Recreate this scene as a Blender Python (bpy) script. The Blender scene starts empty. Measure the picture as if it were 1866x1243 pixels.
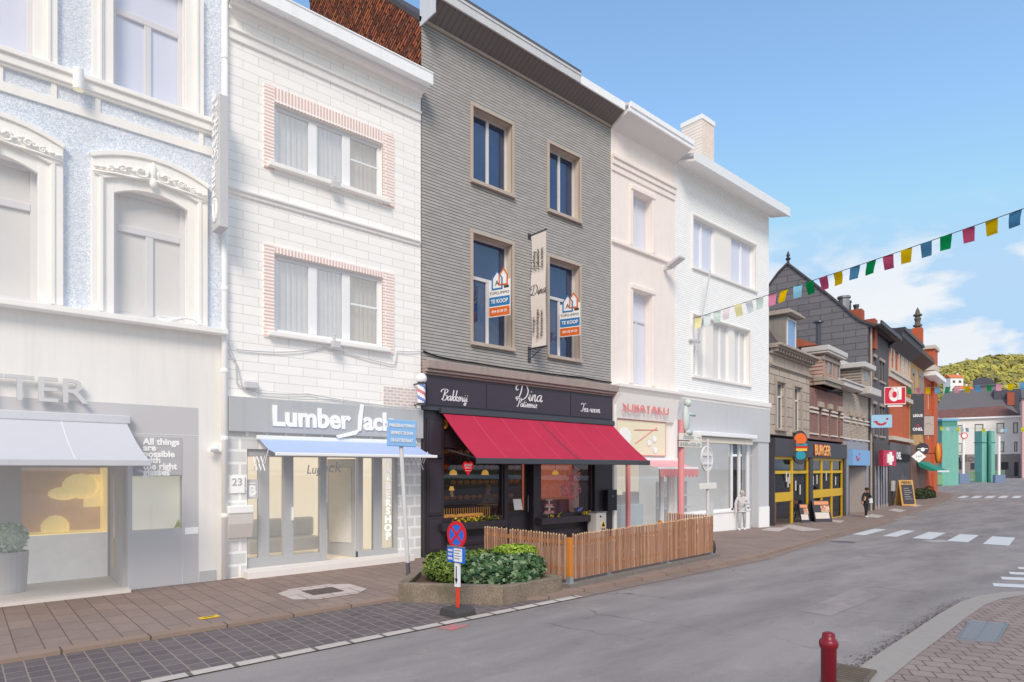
import bpy, bmesh, math, random
from mathutils import Vector, Matrix
random.seed(7)
C = bpy.context.scene.collection
rad = math.radians
# ------------------------------------------------------------------ camera model (eye at origin, 2.3 m above the pavement)
FOC, CX, HY, EYE, TH, D = 1140., 933., 855., 2.3, rad(48.4), 13.75
GP = [(-1e3, 0), (9, 0), (38, -.55), (52, -.55), (93, .4), (121, .93), (1e4, .93)]
def g(x):
    for (a, za), (b, zb) in zip(GP, GP[1:]):
        if a <= x <= b: return za + (zb - za) * (x - a) / (b - a)
    return 0
def ray(px, py):
    c, s = math.cos(TH), math.sin(TH); r = (px - CX) / FOC
    return (c + r * s, s - r * c, (HY - py) / FOC)
def ground(px, py, dz=0):
    d = ray(px, py); t = .5
    while t < 400 and EYE + d[2] * t - g(d[0] * t) - dz > 0: t += .02
    return (d[0] * t, d[1] * t)
def at_depth(px, py, t):
    d = ray(px, py); return Vector((d[0] * t, d[1] * t, EYE + d[2] * t))
class Fr:                      # a facade: origin, angle of its local x axis, base height
    def __init__(s, x, y, ang=0., z=None):
        s.x, s.y, s.a = x, y, rad(ang); s.z = g(x) if z is None else z
        s.u = (math.cos(s.a), math.sin(s.a)); s.n = (math.sin(s.a), -math.cos(s.a))
    def at(s, px, py, d=0.):
        r = ray(px, py); t = (s.n[0] * s.x + s.n[1] * s.y + d) / (s.n[0] * r[0] + s.n[1] * r[1])
        X, Y = r[0] * t - s.x, r[1] * t - s.y
        return (X * s.u[0] + Y * s.u[1], EYE + r[2] * t - s.z)
    def X(s, px, d=0.): return s.at(px, HY, d)[0]
    def Z(s, px, py, d=0.): return s.at(px, py, d)[1]
    def R(s, pl, pr, yt, yb, d=0.):         # rectangle from its left edge's top and bottom
        return (s.X(pl, d), s.X(pr, d), s.Z(pl, yb, d), s.Z(pl, yt, d))
    def w(s, lx, ly, lz): return Vector((s.x + lx * s.u[0] - ly * s.u[1], s.y + lx * s.u[1] + ly * s.u[0], s.z + lz))
# ------------------------------------------------------------------ materials
MATS = {}
def srgb(r, g_, b): return tuple(((c / 255 + .055) / 1.055) ** 2.4 if c > 10 else c / 3294. for c in (r, g_, b)) + (1,)
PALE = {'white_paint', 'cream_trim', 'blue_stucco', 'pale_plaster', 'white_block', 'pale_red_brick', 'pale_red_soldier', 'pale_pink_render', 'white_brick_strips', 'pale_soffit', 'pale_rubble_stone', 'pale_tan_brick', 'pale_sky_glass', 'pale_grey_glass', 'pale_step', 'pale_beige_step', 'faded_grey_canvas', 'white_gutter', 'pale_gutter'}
class NT:
    def __init__(s, name):
        s.m = bpy.data.materials.new(name); s.m.use_nodes = True; s.t = s.m.node_tree; s.t.nodes.clear()
        s.out = s.n('ShaderNodeOutputMaterial')
    def n(s, typ, **k):
        nd = s.t.nodes.new(typ)
        for a, v in k.items():
            if a.startswith('i_'): nd.inputs[a[2:].replace('_', ' ')].default_value = v
            else: setattr(nd, a, v)
        return nd
    def l(s, a, b): s.t.links.new(a, b)
    def coords(s, axes='xyz', sc=(1, 1, 1)):
        tc = s.n('ShaderNodeTexCoord'); o = tc.outputs['Object']
        if axes == 'xyz': return o
        sp = s.n('ShaderNodeSeparateXYZ'); s.l(o, sp.inputs[0]); cb = s.n('ShaderNodeCombineXYZ')
        for i, a in enumerate(axes): s.l(sp.outputs['xyz'.index(a)], cb.inputs[i])
        return cb.outputs[0]
    def noise(s, v, scale, detail=4, rough=.6):
        nz = s.n('ShaderNodeTexNoise'); nz.inputs['Scale'].default_value = scale; nz.inputs['Detail'].default_value = detail
        nz.inputs['Roughness'].default_value = rough
        if v is not None: s.l(v, nz.inputs['Vector'])
        return nz.outputs['Fac']
    def mix(s, f, a, b, mode='MIX'):
        m = s.n('ShaderNodeMix', data_type='RGBA', blend_type=mode)
        for i, x in ((0, f), (6, a), (7, b)):
            if hasattr(x, 'links'): s.l(x, m.inputs[i])
            else: m.inputs[i].default_value = x
        return m.outputs[2]
    def ramp(s, f, p0, p1, c0=(0, 0, 0, 1), c1=(1, 1, 1, 1)):
        r = s.n('ShaderNodeValToRGB'); r.color_ramp.elements[0].position = p0; r.color_ramp.elements[1].position = p1
        r.color_ramp.elements[0].color = c0; r.color_ramp.elements[1].color = c1; s.l(f, r.inputs[0]); return r.outputs[0]
    def bump(s, h, st, dist=.01):
        b = s.n('ShaderNodeBump'); b.inputs['Strength'].default_value = st; b.inputs['Distance'].default_value = dist; s.l(h, b.inputs['Height']); return b.outputs[0]
    def done(s, col, rough=.7, metal=0., nrm=None, spec=.4, emit=0.):
        if s.m.name in PALE and not emit: emit = .11  # faint glow on pale house materials flattens the shade on them
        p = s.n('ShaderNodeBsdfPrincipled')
        if hasattr(col, 'links'): s.l(col, p.inputs['Base Color'])
        else: p.inputs['Base Color'].default_value = col
        p.inputs['Roughness'].default_value = rough; p.inputs['Metallic'].default_value = metal
        p.inputs['Specular IOR Level'].default_value = spec
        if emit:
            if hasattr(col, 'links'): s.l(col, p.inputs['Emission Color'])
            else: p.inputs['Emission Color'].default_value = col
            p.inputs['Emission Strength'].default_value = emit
        if nrm is not None: s.l(nrm, p.inputs['Normal'])
        s.l(p.outputs[0], s.out.inputs[0]); return s.m
def sc4(c, k): return (min(c[0] * k, 1), min(c[1] * k, 1), min(c[2] * k, 1), 1)
def plain(name, c, rough=.6, metal=0., var=.12, scale=3., bump=.0, bscale=40, spec=.4, emit=0., streak=0.):
    if name in MATS: return MATS[name]
    t = NT(name); v = t.coords(); n1 = t.noise(v, scale, 6)
    col = t.mix(n1, sc4(c, 1 - var), sc4(c, 1 + var))
    if streak:
        mp = t.n('ShaderNodeMapping'); mp.inputs['Scale'].default_value = (3.5, 3.5, .25); t.l(v, mp.inputs[0])
        s2 = t.ramp(t.noise(mp.outputs[0], 1.6, 6, .7), .45, .75); m = t.n('ShaderNodeMath', operation='MULTIPLY'); m.inputs[1].default_value = streak
        t.l(s2, m.inputs[0]); col = t.mix(m.outputs[0], col, sc4(c, .45))
    nr = t.bump(t.noise(v, bscale, 5), bump, .02) if bump else None
    MATS[name] = t.done(col, rough, metal, nr, spec, emit); return MATS[name]
def bricks(name, c1, c2, cm, w, h, ms, axes='xz', bump=.5, rough=.8, var=.15, offset=.5, vscale=2., bias=0., grime=.25):
    if name in MATS: return MATS[name]
    t = NT(name); v = t.coords(axes + 'y' if len(axes) == 2 else axes)
    nz = t.n('ShaderNodeTexNoise'); nz.inputs['Scale'].default_value = 2.5; t.l(v, nz.inputs['Vector'])
    b = t.n('ShaderNodeTexBrick', offset=offset); b.inputs['Scale'].default_value = 1; b.inputs['Brick Width'].default_value = w; b.inputs['Row Height'].default_value = h
    b.inputs['Mortar Size'].default_value = ms; b.inputs['Mortar Smooth'].default_value = .15; b.inputs['Bias'].default_value = bias
    b.inputs['Color1'].default_value = c1; b.inputs['Color2'].default_value = c2; b.inputs['Mortar'].default_value = cm; t.l(v, b.inputs['Vector'])
    col = t.mix(t.noise(v, vscale, 6, .65), t.mix(1., b.outputs[0], (1 - var, 1 - var, 1 - var, 1), 'MULTIPLY'), t.mix(1., b.outputs[0], (1 + var, 1 + var, 1 + var, 1), 'MULTIPLY'))
    if grime:
        f = t.ramp(t.noise(v, .9, 8, .7), .42, .8); mm = t.n('ShaderNodeMath', operation='MULTIPLY'); mm.inputs[1].default_value = grime; t.l(f, mm.inputs[0])
        col = t.mix(mm.outputs[0], col, t.mix(1., col, (.55, .53, .5, 1), 'MULTIPLY'))
    nr = None
    if bump:
        inv = t.n('ShaderNodeMath', operation='SUBTRACT'); inv.inputs[0].default_value = 1; t.l(b.outputs[1], inv.inputs[1])
        ad = t.n('ShaderNodeMath', operation='ADD'); t.l(inv.outputs[0], ad.inputs[0]); k = t.n('ShaderNodeMath', operation='MULTIPLY'); k.inputs[1].default_value = .35
        t.l(t.noise(v, 60, 4), k.inputs[0]); t.l(k.outputs[0], ad.inputs[1]); nr = t.bump(ad.outputs[0], bump, .012)
    MATS[name] = t.done(col, rough, 0, nr, .3); return MATS[name]
def strips(name, c1, c2, cm, h, duty, w=.24, bump=.4, var=.08, grime=.12):
    t = NT(name); v = t.coords('xzy'); b = t.n('ShaderNodeTexBrick', offset=.43)
    for k, x in (('Scale', 1), ('Brick Width', w), ('Row Height', h), ('Mortar Size', 0), ('Color1', c1), ('Color2', c2)): b.inputs[k].default_value = x
    t.l(v, b.inputs['Vector']); sp = t.n('ShaderNodeSeparateXYZ'); t.l(v, sp.inputs[0]); d = t.n('ShaderNodeMath', operation='DIVIDE'); d.inputs[1].default_value = h; t.l(sp.outputs[1], d.inputs[0]); f = t.n('ShaderNodeMath', operation='FRACT'); t.l(d.outputs[0], f.inputs[0])
    ad = t.n('ShaderNodeMath', operation='MULTIPLY_ADD'); t.l(t.noise(v, 7, 4), ad.inputs[0]); ad.inputs[1].default_value = .05; t.l(f.outputs[0], ad.inputs[2]); k = t.n('ShaderNodeMath', operation='LESS_THAN'); k.inputs[1].default_value = duty + .025; t.l(ad.outputs[0], k.inputs[0])
    fine = t.noise(v, 38, 5, .7); col = t.mix(fine, t.mix(1., b.outputs[0], (1 - var, 1 - var, 1 - var, 1), 'MULTIPLY'), t.mix(1., b.outputs[0], (1 + var, 1 + var, 1 + var, 1), 'MULTIPLY'))
    g2 = t.ramp(t.noise(v, .9, 8, .7), .42, .8); mm = t.n('ShaderNodeMath', operation='MULTIPLY'); mm.inputs[1].default_value = grime; t.l(g2, mm.inputs[0]); col = t.mix(mm.outputs[0], col, t.mix(1., col, (.6, .58, .55, 1), 'MULTIPLY')); col = t.mix(k.outputs[0], col, cm)
    MATS[name] = t.done(col, .85, 0, t.bump(fine, bump, .01), .25); return MATS[name]
def stripes(name, c, cd, w, axis='x', duty=.1, rough=.6):
    t = NT(name); v = t.coords(); sp = t.n('ShaderNodeSeparateXYZ'); t.l(v, sp.inputs[0])
    d = t.n('ShaderNodeMath', operation='DIVIDE'); d.inputs[1].default_value = w; t.l(sp.outputs['xyz'.index(axis)], d.inputs[0])
    f = t.n('ShaderNodeMath', operation='FRACT'); t.l(d.outputs[0], f.inputs[0]); k = t.n('ShaderNodeMath', operation='LESS_THAN'); k.inputs[1].default_value = duty; t.l(f.outputs[0], k.inputs[0])
    base = t.mix(t.noise(v, 2, 5), sc4(c, .88), sc4(c, 1.12)); MATS[name] = t.done(t.mix(k.outputs[0], base, cd), rough); return MATS[name]
def glass(name, tint=(.93, .95, .95, 1), refl=.10, rough=.01):
    t = NT(name); tr = t.n('ShaderNodeBsdfTransparent'); tr.inputs[0].default_value = tint
    gl = t.n('ShaderNodeBsdfGlossy'); gl.inputs['Roughness'].default_value = rough; gl.inputs[0].default_value = (.9, .95, 1, 1)
    lw = t.n('ShaderNodeLayerWeight'); lw.inputs[0].default_value = .35
    m = t.n('ShaderNodeMath', operation='MULTIPLY_ADD'); m.inputs[1].default_value = .6; m.inputs[2].default_value = refl; t.l(lw.outputs['Fresnel'], m.inputs[0])
    mx = t.n('ShaderNodeMixShader'); t.l(m.outputs[0], mx.inputs[0]); t.l(tr.outputs[0], mx.inputs[1]); t.l(gl.outputs[0], mx.inputs[2]); t.l(mx.outputs[0], t.out.inputs[0])
    MATS[name] = t.m; return t.m
# ------------------------------------------------------------------ mesh builder
class MB:
    def __init__(s): s.v, s.f, s.mi = [], [], []
    def add(s, vs, fs, mi=0):
        b = len(s.v); s.v += [tuple(p) for p in vs]
        for f in fs: s.f.append(tuple(b + i for i in f)); s.mi.append(mi)
    def box(s, x0, x1, y0, y1, z0, z1, mi=0):
        if x0 > x1: x0, x1 = x1, x0
        if y0 > y1: y0, y1 = y1, y0
        if z0 > z1: z0, z1 = z1, z0
        vs = [(x, y, z) for x in (x0, x1) for y in (y0, y1) for z in (z0, z1)]
        s.add(vs, [(0, 1, 3, 2), (4, 6, 7, 5), (0, 4, 5, 1), (2, 3, 7, 6), (0, 2, 6, 4), (1, 5, 7, 3)], mi); return s
    def quad(s, a, b, c, d, mi=0): s.add([a, b, c, d], [(0, 1, 2, 3)], mi); return s
    def poly(s, pts, mi=0): s.add(pts, [tuple(range(len(pts)))], mi); return s
    def prism(s, pts, ax, a0, a1, mi=0):       # polygon (2D) extruded along axis ax
        def P(p, a): return {'x': (a, p[0], p[1]), 'y': (p[0], a, p[1]), 'z': (p[0], p[1], a)}[ax]
        n = len(pts); vs = [P(p, a0) for p in pts] + [P(p, a1) for p in pts]
        s.add(vs, [tuple(range(n))[::-1], tuple(range(n, 2 * n))] + [(i, (i + 1) % n, n + (i + 1) % n, n + i) for i in range(n)], mi); return s
    def strip(s, A, B, y0, y1, mi=0):          # band between two xz polylines, extruded in y
        n = len(A); vs = [(p[0], y0, p[1]) for p in A] + [(p[0], y0, p[1]) for p in B] + [(p[0], y1, p[1]) for p in A] + [(p[0], y1, p[1]) for p in B]
        fs = []
        for i in range(n - 1): fs += [(i, i + 1, n + i + 1, n + i), (2 * n + i, 3 * n + i, 3 * n + i + 1, 2 * n + i + 1), (i, 2 * n + i, 2 * n + i + 1, i + 1), (n + i, n + i + 1, 3 * n + i + 1, 3 * n + i)]
        fs += [(0, n, 3 * n, 2 * n), (n - 1, 3 * n - 1, 4 * n - 1, 2 * n - 1)]; s.add(vs, fs, mi); return s
    def tube(s, pts, r, n=8, mi=0, cap=True):
        pts = [Vector(p) for p in pts]; rs = r if isinstance(r, (list, tuple)) else [r] * len(pts); ring = []
        for i, p in enumerate(pts):
            d = (pts[min(i + 1, len(pts) - 1)] - pts[max(i - 1, 0)]).normalized(); up = Vector((0, 0, 1)) if abs(d.z) < .95 else Vector((0, 1, 0))
            a = d.cross(up).normalized(); b = d.cross(a).normalized(); ring.append([p + (a * math.cos(2 * math.pi * k / n) + b * math.sin(2 * math.pi * k / n)) * rs[i] for k in range(n)])
        vs = [q for r_ in ring for q in r_]; fs = [(i * n + k, i * n + (k + 1) % n, (i + 1) * n + (k + 1) % n, (i + 1) * n + k) for i in range(len(pts) - 1) for k in range(n)]
        if cap: fs += [tuple(range(n))[::-1], tuple(range((len(pts) - 1) * n, len(pts) * n))]
        s.add(vs, fs, mi); return s
    def lathe(s, prof, cx, cy, z0=0, n=16, mi=0):
        vs = [(cx + r * math.cos(2 * math.pi * k / n), cy + r * math.sin(2 * math.pi * k / n), z0 + z) for r, z in prof for k in range(n)]
        fs = [(i * n + k, i * n + (k + 1) % n, (i + 1) * n + (k + 1) % n, (i + 1) * n + k) for i in range(len(prof) - 1) for k in range(n)]
        fs += [tuple(range(n))[::-1], tuple(range((len(prof) - 1) * n, len(prof) * n))]; s.add(vs, fs, mi); return s
    def disc(s, c, r, y0, y1, n=28, mi=0, rz=None):
        rz = rz or r; return s.prism([(c[0] + r * math.cos(2 * math.pi * k / n), c[1] + rz * math.sin(2 * math.pi * k / n)) for k in range(n)], 'y', y0, y1, mi)
    def ball(s, c, r, mi=0, n=10, m=7, sq=(1, 1, 1)):
        vs, fs = [], []
        for i in range(m + 1):
            a = math.pi * i / m
            for k in range(n): vs.append((c[0] + sq[0] * r * math.sin(a) * math.cos(2 * math.pi * k / n), c[1] + sq[1] * r * math.sin(a) * math.sin(2 * math.pi * k / n), c[2] + sq[2] * r * math.cos(a)))
        for i in range(m):
            for k in range(n): fs.append((i * n + k, (i + 1) * n + k, (i + 1) * n + (k + 1) % n, i * n + (k + 1) % n))
        s.add(vs, fs, mi); return s
    def build(s, name, mats, parent=None, smooth=False, bevel=0., kind=None, label=None):
        me = bpy.data.meshes.new(name); me.from_pydata(s.v, [], s.f)
        for m in (mats if isinstance(mats, (list, tuple)) else [mats]): me.materials.append(m)
        me.polygons.foreach_set('material_index', s.mi); me.update()
        bm = bmesh.new(); bm.from_mesh(me); bmesh.ops.recalc_face_normals(bm, faces=bm.faces); bm.to_mesh(me); bm.free()
        if smooth: me.polygons.foreach_set('use_smooth', [True] * len(me.polygons))
        o = bpy.data.objects.new(name, me); C.objects.link(o)
        if parent is not None: o.parent = parent
        if bevel:
            b = o.modifiers.new('bevel', 'BEVEL'); b.width = bevel; b.segments = 2; b.limit_method = 'ANGLE'
        if kind: o['kind'] = kind
        if label: o['label'] = label
        return o
def thing(name, label, cat, loc=(0, 0, 0), rz=0., group=None):
    o = bpy.data.objects.new(name, None); C.objects.link(o); o.location = loc; o.rotation_euler = (0, 0, rz)
    o['label'] = label; o['category'] = cat
    if group: o['group'] = group
    return o
def tag(o, label, cat, group=None):
    o['label'] = label; o['category'] = cat
    if group: o['group'] = group
    return o
def on(fr, name, label, cat, lx=0., ly=0., lz=0., group=None):      # a thing standing in a facade's axes
    return thing(name, label, cat, fr.w(lx, ly, lz), fr.a, group)
def copy_tree(o, parent=None):
    c = o.copy(); C.objects.link(c)
    if parent is not None: c.parent = parent
    for ch in list(o.children): copy_tree(ch, c)
    return c
def bx(name, m, p, x0, x1, y0, y1, z0, z1, bevel=0., label=None): return MB().box(x0, x1, y0, y1, z0, z1).build(name, m, p, bevel=bevel, label=label)
def text(body, size, m, p, loc, ext=.004, shear=0., rot=(90, 0, 0), align='CENTER', bold=0., sx=1., name='lettering', sp=1.):
    cu = bpy.data.curves.new('t', 'FONT'); cu.body = body; cu.size = size; cu.extrude = ext; cu.shear = shear; cu.align_x = align; cu.align_y = 'CENTER'; cu.offset = bold; cu.resolution_u = 3; cu.space_character = sp
    ob = bpy.data.objects.new('t', cu); C.objects.link(ob); bpy.context.view_layer.update()
    me = bpy.data.meshes.new_from_object(ob.evaluated_get(bpy.context.evaluated_depsgraph_get())); bpy.data.objects.remove(ob); me.materials.clear(); me.materials.append(m)
    o = bpy.data.objects.new(name, me); C.objects.link(o); o.parent = p; o.location = loc; o.rotation_euler = [rad(a) for a in rot]; o.scale = (sx, 1, 1); return o
GL = {  # hand-drawn script strokes
 'a': (.47, [[(.38, .36), (.25, .42), (.08, .3), (.05, .12), (.15, 0), (.3, .12), (.38, .38)], [(.38, .4), (.36, .1), (.42, 0), (.52, .1)]]),
 'i': (.25, [[(0, .1), (.1, .4), (.1, .1), (.16, 0), (.27, .1)], [(.14, .56), (.17, .6)]]),
 'n': (.43, [[(0, .1), (.08, .38), (.1, .3), (.08, 0)], [(.08, .2), (.2, .4), (.28, .36), (.28, .08), (.34, 0), (.45, .1)]]),
 'm': (.64, [[(0, .1), (.08, .38), (.1, .3), (.08, 0)], [(.08, .2), (.2, .4), (.28, .36), (.28, 0)], [(.28, .2), (.4, .4), (.48, .36), (.48, .08), (.54, 0), (.66, .1)]]),
 'e': (.3, [[(0, .12), (.2, .24), (.26, .34), (.18, .42), (.06, .28), (.06, .1), (.16, 0), (.32, .1)]]),
 'r': (.34, [[(0, .1), (.06, .3), (.1, .45), (.12, .36), (.22, .36), (.22, .1), (.28, 0), (.36, .1)]]),
 'k': (.36, [[(.1, 1.0), (.09, .5), (.06, 0)], [(.3, .44), (.2, .3), (.08, .2)], [(.1, .22), (.2, .14), (.26, 0), (.4, .1)]]),
 'j': (.26, [[(0, .1), (.12, .4), (.12, -.2), (.02, -.35), (-.08, -.25), (.05, -.08), (.28, .1)], [(.15, .56), (.18, .6)]]),
 't': (.26, [[(0, .1), (.14, .75), (.1, .1), (.16, 0), (.28, .1)], [(.0, .5), (.28, .53)]]),
 's': (.27, [[(0, .08), (.16, .44), (.23, .2), (.16, .02), (.04, .04)], [(.16, .02), (.29, .1)]]),
 'o': (.4, [[(.3, .4), (.12, .4), (.05, .18), (.16, 0), (.32, .12), (.3, .38), (.42, .34)]]),
 'D': (1.0, [[(.34, .95), (.3, .4), (.14, .05), (0, .1), (.12, .17), (.42, 0), (.78, .2), (.88, .6), (.62, .95), (.2, 1), (-.12, .82), (-.06, .6), (.08, .66)]]),
 'B': (.72, [[(.32, .95), (.28, .4), (.18, 0)], [(-.1, .7), (0, .95), (.5, 1), (.62, .8), (.32, .52), (.64, .4), (.57, .05), (.28, -.02), (.1, .1)]]),
 'P': (.58, [[(.32, .92), (.28, .4), (.18, 0), (.04, .04)], [(-.1, .65), (.05, .95), (.5, 1), (.65, .75), (.45, .48), (.28, .5)]]),
 'T': (.5, [[(-.1, .8), (.05, .98), (.35, .88), (.7, 1)], [(.38, .9), (.32, .15), (.15, 0), (0, .1)]]),
 '-': (.3, [[(.05, .22), (.25, .24)]]), ' ': (.3, [])}
def spline(p, k=5):
    P = [Vector(q) for q in p]; P = [P[0]] + P + [P[-1]]; out = []
    for i in range(1, len(P) - 2):
        for j in range(k):
            t = j / k; out.append(.5 * ((2 * P[i]) + (P[i + 1] - P[i - 1]) * t + (2 * P[i - 1] - 5 * P[i] + 4 * P[i + 1] - P[i + 2]) * t * t + (3 * P[i] - P[i - 1] - 3 * P[i + 1] + P[i + 2]) * t ** 3))
    return out + [P[-2]]
def script(body, h, m, p, cx, z, y, w=.075, shear=.22, name='lettering', sx=1.):
    adv = sum(GL[c][0] for c in body); x = -adv / 2; mb = MB()
    for ch in body:
        for k, st in enumerate(GL[ch][1]):
            q = [((x + a + shear * b), b) for a, b in st]; s = spline([(a * sx, b) for a, b in q]); L, Rr = [], []
            for i, pt in enumerate(s):
                d = s[min(i + 1, len(s) - 1)] - s[max(i - 1, 0)]; d = d.normalized() if d.length else Vector((1, 0)); nn = Vector((-d.y, d.x)); ww = w * (.35 + .65 * abs(d.y)) / 2
                L.append(pt + nn * ww); Rr.append(pt - nn * ww)
            yy = y - .001 * (k + 1)
            for i in range(len(s) - 1): mb.quad(*[(cx + q_.x * h, yy, z + q_.y * h) for q_ in (L[i], L[i + 1], Rr[i + 1], Rr[i])])
        x += GL[ch][0]
    return mb.build(name, m, p)
# ------------------------------------------------------------------ building pieces (local axes: x along the facade, y into the house, z up)
def wall(p, m, x0, x1, z0, z1, ops=(), t=.3, depth=8., name='wall', side=True, rm=None):
    mb = MB(); xs = sorted({x0, x1} | {min(max(v, x0), x1) for o in ops for v in o[:2]}); zs = sorted({z0, z1} | {min(max(v, z0), z1) for o in ops for v in o[2:4]})
    for a, b in zip(xs, xs[1:]):
        for c, d in zip(zs, zs[1:]):
            mx, mz = (a + b) / 2, (c + d) / 2
            if any(o[0] < mx < o[1] and o[2] < mz < o[3] for o in ops): continue
            mb.quad((a, 0, c), (b, 0, c), (b, 0, d), (a, 0, d))
    k = 1 if rm else 0
    for o in ops:
        a, b, c, d = max(o[0], x0), min(o[1], x1), max(o[2], z0), min(o[3], z1)
        mb.quad((a, 0, c), (a, t, c), (a, t, d), (a, 0, d), k); mb.quad((b, 0, c), (b, 0, d), (b, t, d), (b, t, c), k)
        mb.quad((a, 0, d), (a, t, d), (b, t, d), (b, 0, d), k); mb.quad((a, 0, c), (b, 0, c), (b, t, c), (a, t, c), k)
    if side:
        e = .004
        mb.quad((x0 + e, 0, z0), (x0 + e, depth, z0), (x0 + e, depth, z1), (x0 + e, 0, z1)); mb.quad((x1 - e, 0, z0), (x1 - e, 0, z1), (x1 - e, depth, z1), (x1 - e, depth, z0))
        mb.quad((x0, depth, z0), (x1, depth, z0), (x1, depth, z1), (x0, depth, z1)); mb.quad((x0, 0, z1 - e), (x1, 0, z1 - e), (x1, depth, z1 - e), (x0, depth, z1 - e))
    return mb.build(name, [m, rm] if rm else m, p)
def window(p, r, y, fm, gm, cols=(.5,), tz=None, fw=.06, mw=.08, mullow=None, curtain=None, back=None, blind=None, label=None):
    x0, x1, z0, z1 = r; mb = MB(); a, b = y - .03, y + .05; W = x1 - x0; H = z1 - z0
    mb.box(x0, x0 + fw, a, b, z0, z1); mb.box(x1 - fw, x1, a, b, z0, z1); mb.box(x0 + fw, x1 - fw, a, b, z0, z0 + fw); mb.box(x0 + fw, x1 - fw, a, b, z1 - fw, z1)
    zt = z0 + H * tz if tz else z1 - fw
    if tz: mb.box(x0 + fw, x1 - fw, a - .012, b, zt - mw / 2, zt + mw / 2)
    for c in cols: mb.box(x0 + W * c - mw / 2, x0 + W * c + mw / 2, a - .006, b, z0 + fw, (zt - mw / 2) if tz else z1 - fw)
    o = mb.build('window', fm, p, bevel=.008, label=label)
    MB().quad((x0 + fw * .6, y + .01, z0 + fw * .6), (x1 - fw * .6, y + .01, z0 + fw * .6), (x1 - fw * .6, y + .01, z1 - fw * .6), (x0 + fw * .6, y + .01, z1 - fw * .6)).build('pane', gm, o)
    if back: MB().quad((x0 - .3, y + .45, z0 - .3), (x1 + .3, y + .45, z0 - .3), (x1 + .3, y + .45, z1 + .3), (x0 - .3, y + .45, z1 + .3)).build('room', back, o)
    if curtain:
        for f0, f1, cm in curtain:
            mb = MB(); n = 40; P = []
            for i in range(n + 1):
                xx = x0 + W * (f0 + (f1 - f0) * i / n); P.append((xx, y + .16 + .03 * math.sin(i * 1.1) + .012 * math.sin(i * 2.7)))
            for i in range(n): mb.quad((P[i][0], P[i][1], z0), (P[i + 1][0], P[i + 1][1], z0), (P[i + 1][0], P[i + 1][1], z1), (P[i][0], P[i][1], z1))
            mb.build('curtain', cm, o, smooth=True)
    return o
def surround(p, r, m, bw=.1, proud=.06, sill=.0, name='window_surround', sp=.05, sh=.09):
    x0, x1, z0, z1 = r; mb = MB()
    mb.box(x0 - bw, x0, -proud, .02, z0, z1); mb.box(x1, x1 + bw, -proud, .02, z0, z1); mb.box(x0 - bw, x1 + bw, -proud - .003, .02, z1, z1 + bw)
    mb.box(x0 - bw - sill, x1 + bw + sill, -proud - sp, .02, z0 - sh, z0); return mb.build(name, m, p, bevel=.008)
def awning(p, x0, x1, zt, zb, pr, m, barm, y0=-.12, bar=.1, seams=0, seam_m=None, val=None, vm=None, arms=True, cas=.14):
    a = MB().box(x0 - .06, x1 + .06, y0 - cas, y0, zt - .02, zt + cas).build('awning', barm, p, bevel=.02)
    n = 10; mb = MB(); ys, ye = y0 - cas * .6, y0 - pr
    for i in range(n):
        f0, f1 = i / n, (i + 1) / n; sg = lambda f: -.05 * math.sin(math.pi * f)
        P = [(x, ys + (ye - ys) * f, zt + (zb - zt) * f + sg(f)) for f in (f0, f1) for x in (x0, x1)]
        mb.quad(P[0], P[1], P[3], P[2])
    mb.build('canvas', m, a, smooth=True)
    MB().box(x0 - .02, x1 + .02, ye - .05, ye + .03, zb - bar, zb + .02).build('front_bar', barm, a, bevel=.015)
    if seams:
        sm = MB()
        for k in range(1, seams):
            xx = x0 + (x1 - x0) * k / seams
            for i in range(n):
                f0, f1 = i / n, (i + 1) / n; q = lambda f, s: (xx + s, ys + (ye - ys) * f, zt + (zb - zt) * f - .05 * math.sin(math.pi * f) + .006)
                sm.quad(q(f0, -.012), q(f0, .012), q(f1, .012), q(f1, -.012))
        sm.build('seam', seam_m, a)
    if val:
        vb = MB(); n = max(8, int((x1 - x0) / .22))
        for i in range(n):
            a0, a1 = x0 + (x1 - x0) * i / n, x0 + (x1 - x0) * (i + 1) / n; zz = zb - bar
            vb.poly([(a0, ye - .055, zz), (a0, ye - .055, zz - val * .6), (a0 * .75 + a1 * .25, ye - .055, zz - val * .95), (a0 * .25 + a1 * .75, ye - .055, zz - val * .95), (a1, ye - .055, zz - val * .6), (a1, ye - .055, zz)])
        vb.build('valance', vm or m, a)
    if arms:
        for xx in (x0 + .25, x1 - .25):
            MB().tube([(xx, y0, zb + .25), (xx + .02, (y0 + ye) / 2, zb + .1), (xx, ye, zb - .03)], .025, 6).build('folding_arm', barm, a)
    return a
def cable(name, label, pts, m, r=.012, sag=0.):
    out = []
    for a, b in zip(pts, pts[1:]):
        a, b = Vector(a), Vector(b)
        for i in range(8): f = i / 8; q = a.lerp(b, f); q.z -= sag * 4 * f * (1 - f); out.append(q)
    out.append(Vector(pts[-1])); o = MB().tube(out, r, 5).build(name, m, smooth=True); tag(o, label, 'cable'); return o
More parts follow.
